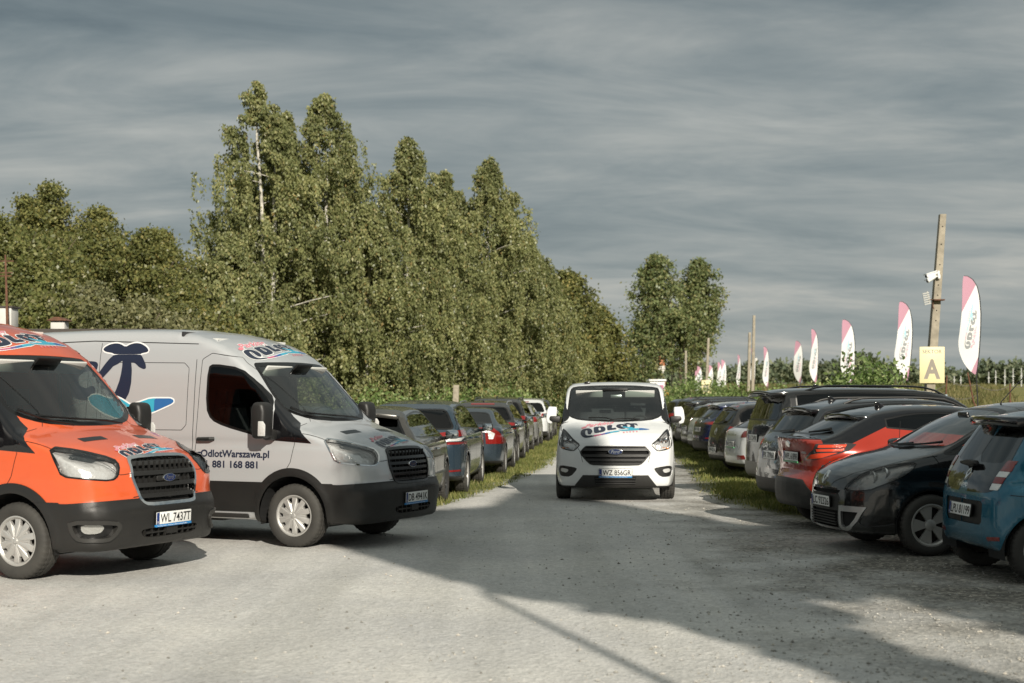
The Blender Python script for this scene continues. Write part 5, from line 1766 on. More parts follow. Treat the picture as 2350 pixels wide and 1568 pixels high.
# ----- left side: cars standing one behind the other along the lane
LH = 90 - 4.0
SGP = pp('paint_grey_brown', (.055, .053, .048), .45, .42, .28)
sp = gsp(.88, 2.70, .86, 1.57, .90, .335, hz=1.0, cz=1.1, roof_end=(-3.02, 1.50), glass=(-3.36, 1.08), deck=[(-3.46, .95), (-3.52, .82)], wt=.60, belt=1.02, chrome=True, crease=((.88, .018, .05), (.55, -.014, .10)), na=110, nx=.055)
c = std('grey-brown dusty crossover with chrome mirrors, just behind the nose of the silver van', sp, (-1.02, 22.9), LH, (0, -.90), SGP, LEFT, rw=(1.10, 1.43, .08), sg=(1.03, -.03, -3.05, -.05, (-.45, -1.35, -2.35)), ws=(1.1, 1.48, .08),
        tails=(('tail_light', [(.5, .86), (.86, .88), (.86, 1.02), (.56, 1.04)], REDL),), plate=(.74, 'WL 69K41', None, 0), low=(.30, .30, .42, BLACK), spoil=(-3.0, 1.51, .57, .20, SGP, .03), mirror=(-.5, 1.08, CHROME), handles=((-1.15, .90), (-2.15, .92)),
        gaps=(([(-.28, .3), (-.22, .85), (-.1, 1.05)],), ([(-1.28, .32), (-1.28, 1.0), (-1.2, 1.5)],), ([(-2.2, .60), (-2.3, .9), (-2.25, 1.42)],)), wheels=('d_twin', .23, .215))
SMX = pp('paint_steel_blue', (.030, .055, .080), .45, .30)
sp = gsp(.92, 2.85, 1.0, 1.65, .95, .345, hz=1.02, cz=1.12, roof_end=(-3.42, 1.55), glass=(-3.72, 1.10), deck=[(-3.80, .98), (-3.84, .85)], wt=.66, belt=1.04, na=110, nx=.055)
c = std('steel blue people carrier with wide red and clear lamps, second along the left side', sp, (-.74, 25.0), LH, (-2.85, -.95), SMX, LEFT, rw=(1.13, 1.49, .08), sg=(1.06, -.03, -3.5, -.05, (-.45, -1.4, -2.55)), ws=(1.14, 1.56, .08),
        tails=(('tail_light', [(.45, .985), (.90, 1.02), (.95, 1.10), (.93, 1.135), (.50, 1.075)], REDL), ('reversing_light', [(.46, .925), (.86, .94), (.90, .995), (.50, .975)], CLRL), ('tail_light', [(.42, .87), (.93, .885), (.93, .925), (.44, .915)], REDL)),
        plate=(.74, 'WB 8216F', None, 0), low=(.30, .30, .34, BLACK), refl=[(.55, .41), (.86, .42), (.86, .45), (.55, .44)], mirror=(-.5, 1.10, TRIM), handles=((-1.15, .94), (-2.3, .96)),
        gaps=(([(-.28, .3), (-.22, .85), (-.1, 1.07)],), ([(-1.3, .32), (-1.3, 1.04), (-1.2, 1.55)],), ([(-2.4, .62), (-2.5, .95), (-2.45, 1.5)],), ([(-3.2, .83), (-3.6, .78), (-3.80, .6), (-3.84, 0)], .006, 'top')), wheels=('multi', .235, .22))
S60 = pp('paint_slate_blue', (.035, .055, .075), .5, .32, .26)
sp = gsp(.90, 2.78, .98, 1.48, .93, .33, hz=.92, cz=1.02, roof_end=(-2.55, 1.40), glass=(-3.22, 1.09), deck=[(-3.40, 1.085), (-3.68, 1.07), (-3.74, 1.02), (-3.75, .85)], bump=.65, wt=.58, belt=.98, na=110, nx=.055)
c = std('slate blue saloon with large L-shaped red lamps, third along the left side', sp, (-.10, 31.0), LH, (-2.78, -.93), S60, LEFT, rw=(1.10, 1.38, .075, -2.2), sg=(1.0, -.03, -3.0, -.05, (-.45, -1.35, -2.4)), ws=(1.05, 1.4, .08),
        tails=(('reversing_light', [(.60, .80), (.69, .80), (.72, .92), (.62, .975), (.46, .985), (.46, .945), (.58, .935)], CLRL), ('tail_light', [(.54, .70), (.90, .70), (.90, .80), (.80, .95), (.70, 1.03), (.36, 1.045), (.36, .985), (.52, .97)], REDL),), plate=(.80, 'WZ 5S60R', None, 0), low=(.28, .28, .34, BLACK), mirror=(-.5, 1.04), handles=((-1.15, .88), (-2.2, .90)),
        gaps=(([(-1.3, .32), (-1.3, .98), (-1.2, 1.42)],), ([(-2.3, .62), (-2.45, .9), (-2.4, 1.36)],), ([(.50, .66), (.50, 1.06)], .008, 'rear')), wheels=('multi', .225, .215))
TIG = pp('paint_basalt', (.038, .039, .040), .45, .34, .26)
sp = gsp(.90, 2.68, .95, 1.62, .92, .35, hz=1.02, cz=1.12, roof_end=(-3.12, 1.55), glass=(-3.44, 1.08), deck=[(-3.54, .9)], wt=.64, belt=1.04)
c = std('basalt grey crossover with a long red high brake light, fourth along the left side', sp, (.20, 36.4), LH, (-2.68, -.92), TIG, LEFT, rw=(1.1, 1.45, .07), sg=(1.06, -.03, -3.3, -.05, (-.45, -1.35, -2.4)), ws=(1.12, 1.52, .08),
        tails=(('tail_light', [(.56, .88), (.90, .90), (.90, 1.05), (.60, 1.06)], REDL),), plate=(.74, 'WE 118TG', None, 0), low=(.34, .34, .42, BLACK), stop=(1.522, .30), mirror=(-.5, 1.10, TRIM), rail=(-1., -2.95, .60, SATIN), handles=((-1.15, .92), (-2.2, .94)), fin=-2.75, wheels=('five', .235, .22))
BRX = pp('paint_black_brown', (.022, .022, .022), .3, .38)
sp = gsp(.92, 2.85, 1.0, 1.72, .95, .36, hz=1.08, cz=1.18, roof_end=(-3.4, 1.64), glass=(-3.7, 1.14), wt=.68, belt=1.1)
c = std('tall black off-road car with roof rails, fifth along the left side', sp, (.52, 42.2), LH, (-2.85, -.95), BRX, LEFT, rw=(1.16, 1.55, .08), sg=(1.12, -.03, -3.5, -.05, (-.45, -1.4, -2.5)), ws=(1.2, 1.62, .08),
        tails=(('tail_light', [(.6, .95), (.93, .97), (.92, 1.16), (.64, 1.14)], REDL),), plate=(.8, 'WJ 3340E', None, 0), low=(.36, .36, .44, BLACK), mirror=(-.5, 1.16, TRIM), handles=((-1.15, .97), (-2.2, 1.0)), fin=-3.0, rail=(-1., -3.2, .64, TRIM), wheels=('five', .24, .24))
SLV = pp('paint_silver_grey', (.36, .36, .35), .5, .2, .3)
sp = gsp(.86, 2.62, .8, 1.49, .89, .32, roof_end=(-2.9, 1.42), glass=(-3.26, 1.02), wt=.6)
c = std('silver grey hatchback, sixth along the left side', sp, (.93, 48.0), LH, (-2.62, -.89), SLV, LEFT, rw=(1.04, 1.35, .08), sg=(1.0, -.03, -2.95, -.05, (-.45, -1.35, -2.25)), ws=(1.08, 1.42, .08),
        tails=(('tail_light', [(.58, .86), (.87, .88), (.86, 1.04), (.62, 1.04)], REDL),), plate=(.7, 'WT 90L21', None, 0), low=(.28, .28, .36, BLACK), mirror=(-.5, 1.04), handles=((-1.15, .88),))
sp = gsp(.9, 2.7, .95, 1.68, .93, .35, hz=1.06, cz=1.16, roof_end=(-3.15, 1.60), glass=(-3.5, 1.10), wt=.66, belt=1.06)
c = std('white crossover with silver roof rails beside the white van mirror on the left', sp, (1.44, 53.6), LH, (-2.7, -.93), W2, LEFT, rw=(1.14, 1.5, .08), sg=(1.1, -.03, -3.3, -.05, (-.45, -1.35, -2.4)), ws=(1.16, 1.58, .08),
        tails=(('tail_light', [(.6, .95), (.91, .96), (.9, 1.12), (.64, 1.1)], REDL),), plate=(.78, 'WN 6612A', None, 0), low=(.36, .36, .44, BLACK), stop=(1.53, .15), mirror=(-.5, 1.12), rail=(-1., -3.0, .62, SATIN))
c.whip(-2.9, .1, .4, .5)
sp = gsp(.9, 2.7, .95, 1.66, .92, .35, hz=1.06, cz=1.16, roof_end=(-3.15, 1.60), glass=(-3.5, 1.10), wt=.66, belt=1.06, na=64, nx=.1)
std('dark crossover at the far end of the left side', sp, (1.80, 59.4), LH, (-2.7, -.93), OLV, LEFT, rw=(1.14, 1.5, .08), sg=(1.1, -.03, -3.3, -.05, (-.45, -1.35, -2.4)), ws=(1.16, 1.58, .08), tails=(('tail_light', [(.6, .95), (.9, .96), (.88, 1.1), (.64, 1.09)], REDL),), plate=(.8, 'WO 2201S', None, 0), fin=-2.9)
for X, Z, lab, pm, h in ((-3.5, 27.2, 'brown-grey car roof showing left of the steel blue people carrier', SGP, 1.60), (-3.3, 21.0, 'dark grey car with a black mirror behind the silver van windscreen', GRY, 1.60)):
    sp = gsp(.88, 2.68, .9, h, .90, .335, hz=1.0, cz=1.1, roof_end=(-3.02, h - .08), glass=(-3.4, 1.08), wt=.62, belt=1.02, na=72, nx=.08)
    std(lab, sp, (X, Z), LH, (-2.68, -.90), pm, LEFT, rw=(1.10, h - .14, .08), sg=(1.03, -.03, -3.05, -.05, (-.45, -1.35, -2.35)), ws=(1.1, h - .1, .08), tails=(('tail_light', [(.5, .86), (.86, .88), (.86, 1.02), (.56, 1.04)], REDL),), plate=(.74, 'WK 70%dM' % int(Z), None, 0), mirror=(-.5, 1.08, TRIM))
# ---------------------------------------------------------------- ground


def sstep(x, a, b):
    t = np.clip((x - a) / (b - a), 0, 1)
    return t * t * (3 - 2 * t)


def gz(X, Y):
    """height of the land: flat car park, a grass field that climbs gently beyond the fence"""
    X, Y = np.asarray(X, float), np.asarray(Y, float)
    side = sstep(X - .07 * Y, 7.5, 13)
    return side * (np.clip((Y - 34) / 166, 0, 1) ** .75) * 3.6 + sstep(Y, 110, 210) * 3.0 * (1 - side)


def GP(xd, Z):
    """x of a photo column at a depth"""
    return (xd - 1175) / 3264 * Z


def HZ(yd, Z):
    return HC + (914 - yd) / 3264 * Z


def ground():
    xs = np.concatenate([np.linspace(-500, -60, 12), np.linspace(-50, 60, 111), np.linspace(70, 500, 14)])
    ys = np.concatenate([np.linspace(-120, -10, 8), np.linspace(-5, 210, 216), np.linspace(225, 1400, 20)])
    X, Y = np.meshgrid(xs, ys)
    V = np.stack([X, Y, gz(X, Y)], -1).reshape(-1, 3)
    i, j = np.meshgrid(np.arange(len(ys) - 1), np.arange(len(xs) - 1), indexing='ij')
    a = i * len(xs) + j
    F = np.stack([a, a + 1, a + 1 + len(xs), a + len(xs)], -1).reshape(-1, 4)
    m = bpy.data.materials.new('gravel_and_grass')
    m.use_nodes = True
    t = m.node_tree
    b = t.nodes['Principled BSDF']
    b.inputs['Specular IOR Level'].default_value = .25
    tc = nn(t, 'ShaderNodeTexCoord')
    O = tc.outputs['Object']
    sp = nn(t, 'ShaderNodeSeparateXYZ')
    t.links.new(O, sp.inputs[0])
    x, y = sp.outputs[0], sp.outputs[1]

    def noise(s, d=4, r=.6):
        n = nn(t, 'ShaderNodeTexNoise', i_Scale=s, i_Detail=d, i_Roughness=r)
        t.links.new(O, n.inputs['Vector'])
        return n.outputs[0]

    def voro(s, feat='F1'):
        n = nn(t, 'ShaderNodeTexVoronoi', i_Scale=s, feature=feat)
        t.links.new(O, n.inputs['Vector'])
        return n
    M = lambda *a, **k: math_node(t, *a, **k)
    v1, v2 = voro(26), voro(62)
    g1 = ramp_node(t, v1.outputs['Color'], [(.1, (.46, .455, .435)), (.5, (.59, .58, .555)), (.9, (.72, .71, .68))])
    g2 = ramp_node(t, v2.outputs['Color'], [(.1, (.46, .455, .435)), (.6, (.60, .59, .565)), (.95, (.74, .73, .70))])
    grav = mix_node(t, .55, g1, g2)
    patch = ramp_node(t, noise(.55, 5), [(.35, (.86, .86, .87)), (.65, (1.06, 1.05, 1.03))])
    grav = mix_node(t, 1., grav, patch, 'MULTIPLY')
    mp = nn(t, 'ShaderNodeMapping')
    mp.inputs['Scale'].default_value = (1.5, .10, 1)
    mp.inputs['Rotation'].default_value = (0, 0, R(4))
    t.links.new(O, mp.inputs[0])
    trk = nn(t, 'ShaderNodeTexNoise', i_Scale=1.0, i_Detail=5)
    t.links.new(mp.outputs[0], trk.inputs['Vector'])
    grav = mix_node(t, 1., grav, ramp_node(t, trk.outputs[0], [(.35, (.84, .84, .83)), (.55, (1.0, 1.0, 1.0)), (.7, (1.06, 1.05, 1.03))]), 'MULTIPLY')
    # coarser brown ballast in the right bays, darkened further to paint in shade
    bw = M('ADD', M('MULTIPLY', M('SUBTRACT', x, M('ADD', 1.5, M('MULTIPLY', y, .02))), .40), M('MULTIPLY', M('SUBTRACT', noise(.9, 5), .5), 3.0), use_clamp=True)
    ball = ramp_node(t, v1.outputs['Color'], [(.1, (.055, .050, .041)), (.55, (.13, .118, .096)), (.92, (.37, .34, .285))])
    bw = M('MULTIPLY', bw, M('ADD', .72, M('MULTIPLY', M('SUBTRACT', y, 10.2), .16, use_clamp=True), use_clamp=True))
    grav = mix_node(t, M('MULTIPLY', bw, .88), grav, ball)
    # grass: two verges beside the lane and the field beyond the fence
    nz = M('MULTIPLY', M('SUBTRACT', noise(1.3, 6), .5), 2.2)
    def ramp_y(pts, lo, hi):
        n = nn(t, 'ShaderNodeFloatCurve')
        cv = n.mapping.curves[0]
        for k, (py, px) in enumerate(pts):
            u, v = (py - 18) / 200, (px - lo) / (hi - lo)
            if k < 2:
                cv.points[k].location = (u, v)
            else:
                cv.points.new(u, v)
        for p in cv.points:
            p.handle_type = 'VECTOR'
        n.mapping.update()
        t.links.new(M('DIVIDE', M('SUBTRACT', y, 18.), 200.), n.inputs['Value'])
        return M('ADD', M('MULTIPLY', n.outputs[0], hi - lo), lo)
    L = ramp_y([(18, -2.2), (22.2, -.95), (27.1, -.05), (31.3, .55), (35.6, 1.05), (218, 13.6)], -3, 15)
    Rr = ramp_y([(18, 5.2), (19.4, 3.9), (22.3, 3.35), (25, 3.3), (31, 3.85), (218, 16.8)], 2, 18)
    gl = M('MULTIPLY', M('ADD', M('MULTIPLY', M('SUBTRACT', L, x), 2.2), nz), M('MULTIPLY', M('SUBTRACT', y, 21.6), 1.5, use_clamp=True), use_clamp=True)
    gr_ = M('MULTIPLY', M('ADD', M('MULTIPLY', M('SUBTRACT', x, Rr), 2.2), nz), M('MULTIPLY', M('SUBTRACT', y, 19.2), 1.5, use_clamp=True), use_clamp=True)
    field = M('MULTIPLY', M('SUBTRACT', M('SUBTRACT', x, M('MULTIPLY', y, .07)), 7.5), .5, use_clamp=True)
    gm = M('MAXIMUM', M('MAXIMUM', gl, gr_), field)
    gc = ramp_node(t, noise(2.3, 6), [(.3, (.085, .105, .03)), (.5, (.15, .155, .055)), (.72, (.25, .235, .11))])
    fc = ramp_node(t, noise(.35, 6), [(.3, (.10, .115, .035)), (.5, (.19, .185, .06)), (.7, (.29, .25, .10))])
    gcol = mix_node(t, field, gc, fc)
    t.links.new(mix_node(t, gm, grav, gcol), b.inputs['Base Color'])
    b.inputs['Roughness'].default_value = .92
    h = M('ADD', M('MULTIPLY', v1.outputs['Distance'], .8), M('ADD', M('MULTIPLY', v2.outputs['Distance'], .45), M('MULTIPLY', noise(4., 4), .6)))
    bp = nn(t, 'ShaderNodeBump', i_Strength=.5, i_Distance=.018)
    t.links.new(h, bp.inputs['Height'])
    t.links.new(bp.outputs[0], b.inputs['Normal'])
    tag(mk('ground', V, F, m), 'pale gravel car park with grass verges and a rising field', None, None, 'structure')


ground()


def island_mat(name, stops, rough=.45, trans=0., tcol=None):
    if name in MATS:
        return MATS[name]
    m = bpy.data.materials.new(name)
    m.use_nodes = True
    t = m.node_tree
    b = t.nodes['Principled BSDF']
    g = nn(t, 'ShaderNodeNewGeometry')
    c = ramp_node(t, g.outputs['Random Per Island'], stops)
    if trans:
        tc = nn(t, 'ShaderNodeTexCoord')
        nz = nn(t, 'ShaderNodeTexNoise', i_Scale=.55, i_Detail=3)
        t.links.new(tc.outputs['Object'], nz.inputs['Vector'])
        c = mix_node(t, 1., c, ramp_node(t, nz.outputs[0], [(.35, (.72, .75, .72)), (.65, (1.25, 1.22, 1.2))]), 'MULTIPLY')
    t.links.new(c, b.inputs['Base Color'])
    b.inputs['Roughness'].default_value = rough
    b.inputs['Specular IOR Level'].default_value = .35
    if trans:
        tr = nn(t, 'ShaderNodeBsdfTranslucent')
        t.links.new(mix_node(t, 1., c, tcol or (1.15, 1.15, .7), 'MULTIPLY'), tr.inputs[0])
        mx = nn(t, 'ShaderNodeMixShader')
        mx.inputs[0].default_value = trans
        t.links.new(b.outputs[0], mx.inputs[1])
        t.links.new(tr.outputs[0], mx.inputs[2])
        t.links.new(mx.outputs[0], t.nodes['Material Output'].inputs[0])
    MATS[name] = m
    return m


def stones():
    n = 15000
    Z = 8 + 18 * rng.random(n) ** 1.6
    X = rng.uniform(-.40, .42, n) * Z
    keep = (rng.random(n) < np.clip(.25 + (X - .5) * .35, .16, 1)) & ((X > -2.2 - (Z - 16) * .2) | (Z < 12)) & ~((X < -.2) & (Z > 21)) & ~((X > 3.6) & (Z > 20))
    X, Z = X[keep], Z[keep]
    n = len(X)
    s = .006 + .016 * rng.random(n) ** 3
    o = np.array([[1, 0, 0], [0, 1, 0], [-1, 0, 0], [0, -1, 0], [0, 0, 1], [0, 0, -.6]], float)
    a = rng.uniform(0, 6.28, n)
    P = o[None].repeat(n, 0) * rng.uniform(.6, 1.25, (n, 6, 1))
    x = P[..., 0] * np.cos(a)[:, None] - P[..., 1] * np.sin(a)[:, None] * .7
    y = P[..., 0] * np.sin(a)[:, None] + P[..., 1] * np.cos(a)[:, None] * .7
    V = np.stack([X[:, None] + x * s[:, None], Z[:, None] + y * s[:, None], P[..., 2] * s[:, None] * .6 + s[:, None] * .2], -1).reshape(-1, 3)
    f = np.array([[0, 1, 4], [1, 2, 4], [2, 3, 4], [3, 0, 4], [1, 0, 5], [2, 1, 5], [3, 2, 5], [0, 3, 5]])
    F = (f[None] + (np.arange(n) * 6)[:, None, None]).reshape(-1, 3)
    o_ = mk('loose_stones', V, F, island_mat('stone_mix', [(0, (.22, .21, .185)), (.4, (.33, .32, .29)), (.75, (.46, .45, .42)), (1, (.55, .50, .42))], .85), smooth=False)
    tag(o_, 'loose pale and brown stones scattered over the gravel', 'gravel', None, 'stuff')


stones()


def grass(name, label, edge, width, z0, z1, n, sgn, hgt=(.04, .11)):
    Z = z0 + (z1 - z0) * rng.random(n) ** 1.5
    e = np.interp(Z, *zip(*edge))
    w_ = rng.random(n)
    X = e + sgn * (w_ ** .8) * width
    cl = np.sin(X * 5.1 + Z * 1.7) * np.sin(Z * 3.3 - X * 2.2) * .5 + .5
    keep = (rng.random(n) < .35 + .65 * cl) & (w_ * width > .16 * rng.random(n) * (1 + 3 * (1 - cl)))
    X, Z, cl = X[keep], Z[keep], cl[keep]
    n = len(X)
    h = rng.uniform(*hgt, n) * (.5 + .8 * cl)
    a = rng.uniform(0, 6.28, n)
    wd = rng.uniform(.004, .009, n) * (1 + Z / 45)
    lean = rng.normal(0, .45, (n, 2)) * h[:, None]
    dx, dy = np.cos(a) * wd, np.sin(a) * wd
    V = np.stack([np.stack([X - dx, Z - dy, 0 * X], -1), np.stack([X + dx, Z + dy, 0 * X], -1), np.stack([X + lean[:, 0], Z + lean[:, 1], h], -1)], 1).reshape(-1, 3)
    F = np.arange(3 * n).reshape(-1, 3)
    o = mk(name, V, F, island_mat('grass_blades', [(0, (.09, .12, .03)), (.45, (.16, .18, .05)), (.8, (.24, .24, .08)), (1, (.34, .30, .14))], .6, .3), smooth=False)
    tag(o, label, 'grass', None, 'stuff')


grass('grass_verge', 'short worn grass along the left side of the lane', [(21.6, -1.15), (22.2, -.95), (27.1, -.05), (31.3, .55), (35.6, 1.05), (70, 3.4)], 2.6, 21.8, 66, 90000, -1)
grass('grass_verge', 'short grass under the tails of the right row of cars', [(19.3, 4.2), (22.3, 3.3), (25, 3.25), (31, 3.8), (70, 6.5)], 3.2, 19.4, 66, 110000, 1)


def field_grass():
    n = 60000
    Z = rng.uniform(34, 175, n)
    X = .07 * Z + 8.2 + rng.random(n) * (.33 * Z - .07 * Z - 6)
    cl = np.sin(X * .9 + Z * .31) * np.sin(Z * .47 - X * .6) * .5 + .5
    keep = rng.random(n) < .25 + .75 * cl
    X, Z, cl = X[keep], Z[keep], cl[keep]
    n = len(X)
    z0 = gz(X, Z)
    h = rng.uniform(.12, .40, n) * (.5 + cl)
    wd = rng.uniform(.012, .03, n) * (1 + Z / 60)
    a = rng.uniform(0, 6.28, n)
    ln = rng.normal(0, .4, (n, 2)) * h[:, None]
    V = np.stack([np.stack([X - np.cos(a) * wd, Z - np.sin(a) * wd, z0 - .02], -1), np.stack([X + np.cos(a) * wd, Z + np.sin(a) * wd, z0 - .02], -1), np.stack([X + ln[:, 0], Z + ln[:, 1], z0 + h], -1)], 1).reshape(-1, 3)
    o = mk('field_grass', V, np.arange(3 * n).reshape(-1, 3), island_mat('dry_grass', [(0, (.08, .095, .03)), (.4, (.15, .15, .055)), (.8, (.24, .21, .095)), (1, (.30, .25, .13))], .7, .3), smooth=False)
    tag(o, 'tall uneven dry grass in the field beyond the fence', 'grass', None, 'stuff')


field_grass()


# ---------------------------------------------------------------- trees and bushes
def quads(P, D, U, ln, wd):
    """leaf rhombs: base P, direction D, side U"""
    n = len(P)
    m = P + D * (ln * .45)[:, None]
    V = np.stack([P, m + U * (wd / 2)[:, None], P + D * ln[:, None], m - U * (wd / 2)[:, None]], 1).reshape(-1, 3)
    return V, np.arange(4 * n).reshape(-1, 4)


def unit(v):
    return v / (np.linalg.norm(v, axis=-1, keepdims=True) + 1e-9)


def leaves(P, ln, droop, wide=.55):
    n = len(P)
    D = unit(rng.normal(0, 1, (n, 3)) + np.array([0, 0, -droop]))
    U = unit(np.cross(D, rng.normal(0, 1, (n, 3))))
    L = ln * rng.uniform(.7, 1.3, n)
    return quads(P, D, U, L, L * wide)


LEAF = {
    'birch': [(0, (.13, .150, .062)), (.4, (.205, .222, .092)), (.8, (.29, .298, .14)), (.97, (.34, .32, .15)), (1, (.29, .20, .08))],
    'broad': [(0, (.095, .112, .042)), (.5, (.175, .185, .066)), (.9, (.26, .25, .092)), (1, (.32, .26, .095))],
    'yellow': [(0, (.10, .118, .042)), (.5, (.165, .178, .060)), (.9, (.225, .222, .085)), (1, (.26, .23, .10))],
    'pale': [(0, (.12, .128, .062)), (.5, (.19, .19, .095)), (1, (.25, .24, .13))],
    'poplar': [(0, (.11, .15, .065)), (.5, (.19, .225, .10)), (.9, (.28, .285, .13)), (1, (.32, .28, .14))],
    'bush': [(0, (0.110, 0.172, 0.052)), (.5, (0.193, 0.272, 0.089)), (.9, (0.311, 0.382, 0.158)), (1, (0.439, 0.462, 0.236))],
    'far': [(0, (0.083, 0.111, 0.068)), (.5, (0.137, 0.166, 0.100)), (1, (0.211, 0.225, 0.145))]}
BIRCHBARK = pmat('birch_bark', (.52, .49, .43), .8, var=.35, vscale=6)
BARK = pmat('brown_bark', (.11, .085, .06), .9, var=.35, vscale=10, bump=.4)


def tree(name, label, X, Y, H, Rf, n_br, kind, group, leaf=.11, per=26, strands=6, droop=1.6, base=.05, up=.35, bark=BARK, tr=.14, lean=(0, 0), stems=1, spread=.5, squash=1., z0=None, gap=0., clump=.38):
    """tapered trunk and limbs; leaf-sized faces hang in strands (birch) or sit in clumps (others)"""
    z0 = float(gz(X, Y)) if z0 is None else z0
    root = thing(name, label, 'tree', (X, Y, z0), 0, group)
    wood = MB()
    tops = []
    for k in range(stems):
        off = (k - (stems - 1) / 2) * spread
        hk = H * (1 - .10 * k * (stems > 1))
        ts = np.linspace(0, 1, 12)
        wob = np.cumsum(rng.normal(0, .035 * H / 12, (12, 2)), 0) * (ts[:, None] > .15)
        pts = np.stack([off * (.25 + .75 * ts) + lean[0] * ts * H + wob[:, 0], lean[1] * ts * H + wob[:, 1], ts * hk], 1)
        cut_ = pts.copy()
        cut_[-1] = pts[-2] * .7 + pts[-1] * .3
        wood.tube(cut_, list(tr * (1 - ts) ** .8 + .012), 8)
        tops.append((pts, hk))
    P = []
    limb = MB()
    nbr = 0
    for b in range(n_br):
        pts, hk = tops[b % stems]
        t = base + (1 - base - .02) * ((b + rng.random()) / n_br) ** .9
        r = Rf(t) * (rng.uniform(.45, 1.15) if droop > 1 else rng.uniform(.5, 1.15))
        a = b * 2.39996 + rng.normal(0, .5)
        p0 = np.array([np.interp(t, np.linspace(0, 1, 12), pts[:, k]) for k in range(3)])
        q = np.linspace(0, 1, 6)
        rise = up * r * (1.2 - .75 * t)
        d = np.array([math.cos(a), math.sin(a) * squash])
        arc = np.stack([p0[0] + d[0] * r * q, p0[1] + d[1] * r * q, p0[2] + rise * q - (.45 * rise * q ** 2 if droop > 1 else -.15 * rise * q ** 2)], 1)
        if b % (7 if droop > 1 else 2) == 0 and r > .5:
            limb.tube(arc * [1, 1, 1] if droop <= 1 else arc[:4], list((.010 + .022 * (H / 14) * (1 - q) * (1.15 - t))[:6 if droop <= 1 else 4]), 5, cap=False)
            nbr += 1
        for s in range(strands):
            u = .22 + .78 * rng.random() ** .7
            c = np.array([np.interp(u, q, arc[:, k]) for k in range(3)]) + rng.normal(0, (.05 + r * .035) if droop > 1 else .10 * (.4 + r * .25), 3)
            if droop > 1:
                ln_ = rng.uniform(.35, 1.5) * min(1., .35 + r / 3.) * (1.2 - .5 * t)
                m_ = per
                w_ = rng.random(m_)
                P.append(c + np.stack([rng.normal(0, .07, m_) + .10 * w_, rng.normal(0, .07, m_), -ln_ * w_], 1))
            else:
                P.append(c + rng.normal(0, 1, (per, 3)) * np.array([clump, clump, clump * .62]) * rng.uniform(.55, 1.15) * (.55 + .45 * min(1, r / 2)))
    P = np.concatenate(P)
    P = P[P[:, 2] > .15]
    if gap:                                         # thin foliage where the pale stems show
        pts, hk = tops[0]
        cx = np.interp(P[:, 2], pts[:, 2], pts[:, 0])
        cy = np.interp(P[:, 2], pts[:, 2], pts[:, 1])
        fr = (np.abs(P[:, 0] - cx) < gap) & (P[:, 1] < cy) & (P[:, 2] > .30 * H) & (P[:, 2] < .86 * H)
        P = P[~(fr & (rng.random(len(P)) < .93))]
    V, F = leaves(P, leaf, 1.9 if droop > 1 else .5, .58 if droop > 1 else .68)
    w_ = wood.build('trunk', bark, root)
    if nbr:
        limb.build('limbs', bark, w_)
    mk('crown', V, F, island_mat('leaves_' + kind, LEAF[kind], .40, .30), root, smooth=False)
    return root


def prof(*pts):
    ts, rs = zip(*pts)
    return lambda t: float(np.interp(t, ts, rs))


BG = 'birches behind the left row of cars'
birch = prof((0, 1.3), (.15, 1.55), (.35, 1.5), (.55, 1.18), (.72, .78), (.85, .42), (.93, .20), (1, .03))
for xd, yt, Z, Rm, lab, kw in (
        (622, 182, 60, 3.3, 'tallest birch with two white stems showing through its leaves', dict(stems=2, spread=1.1, gap=.30, lean=(-.028, 0), n_br=210)),
        (742, 212, 62.5, 3.3, 'second tallest birch, right of the birch with white stems', dict(n_br=130)),
        (672, 262, 64, 2.6, 'birch top between the two tallest birch tips, set further back', dict(n_br=150)),
        (800, 352, 66, 2.8, 'birch shoulder sloping down right of the second tallest birch', dict(n_br=150)),
        (985, 430, 72, 2.6, 'birch behind the slim-topped birch and the thin-topped birch', dict(n_br=130)),
        (1062, 440, 75, 2.6, 'birch filling the dip left of the dense end birch', dict(n_br=130)),
        (1162, 458, 79, 2.7, 'birch shoulder right of the dense pointed birch', dict(n_br=140)),
        (560, 400, 63, 2.4, 'birch with arching left branches beside the tallest birch', dict(n_br=120)),
        (535, 540, 57, 2.5, 'low drooping birch at the left foot of the tallest birch', dict(n_br=110)),
        (838, 470, 62, 2.6, 'shorter birch in the gap between the tallest pair and the slim-topped birch', dict(n_br=190)),
        (935, 318, 66, 2.9, 'birch with a slim tip and a pale stem, left of the two end birches', dict(n_br=165)),
        (1024, 398, 69, 2.3, 'thin-topped birch standing left of the dense end birch', dict(n_br=190)),
        (1112, 368, 73, 3.2, 'dense pointed birch near the right end of the birch group', dict(n_br=190)),
        (1205, 545, 77, 2.9, 'rounded lower birch at the right end of the birch group', dict(n_br=150))):
    nb = kw.pop('n_br')
    Rm_ = Rm
    tree('birch_tree', lab, GP(xd, Z), Z, HZ(yt - 16, Z), (lambda t, r=Rm_: birch(t) * r), nb, 'birch', BG, leaf=.14, per=34, strands=10, base=.06, up=.42, bark=BIRCHBARK, tr=.13, **kw)
rnd = prof((0, .3), (.15, .7), (.4, 1.), (.65, .92), (.85, .6), (1, .15))
for xd, yt, Z, Rm, nb, lab in ((1292, 612, 88, 2.5, 120, 'round broad-leaved tree leaning against the right end of the birches'), (1368, 690, 91, 2.15, 110, 'lower round broad-leaved tree overhanging the lane end'), (1245, 588, 84, 2.0, 80, 'broad-leaved tree between the last birch and the round trees')):
    tree('maple_tree', lab, GP(xd, Z), Z, HZ(yt + 12, Z), (lambda t, r=Rm: r * rnd(t)), nb, 'broad', 'trees beyond the cars', leaf=.20, per=38, strands=7, droop=.5, base=.26, up=.30, tr=.16, clump=.34)
LG_ = 'trees at the back left'
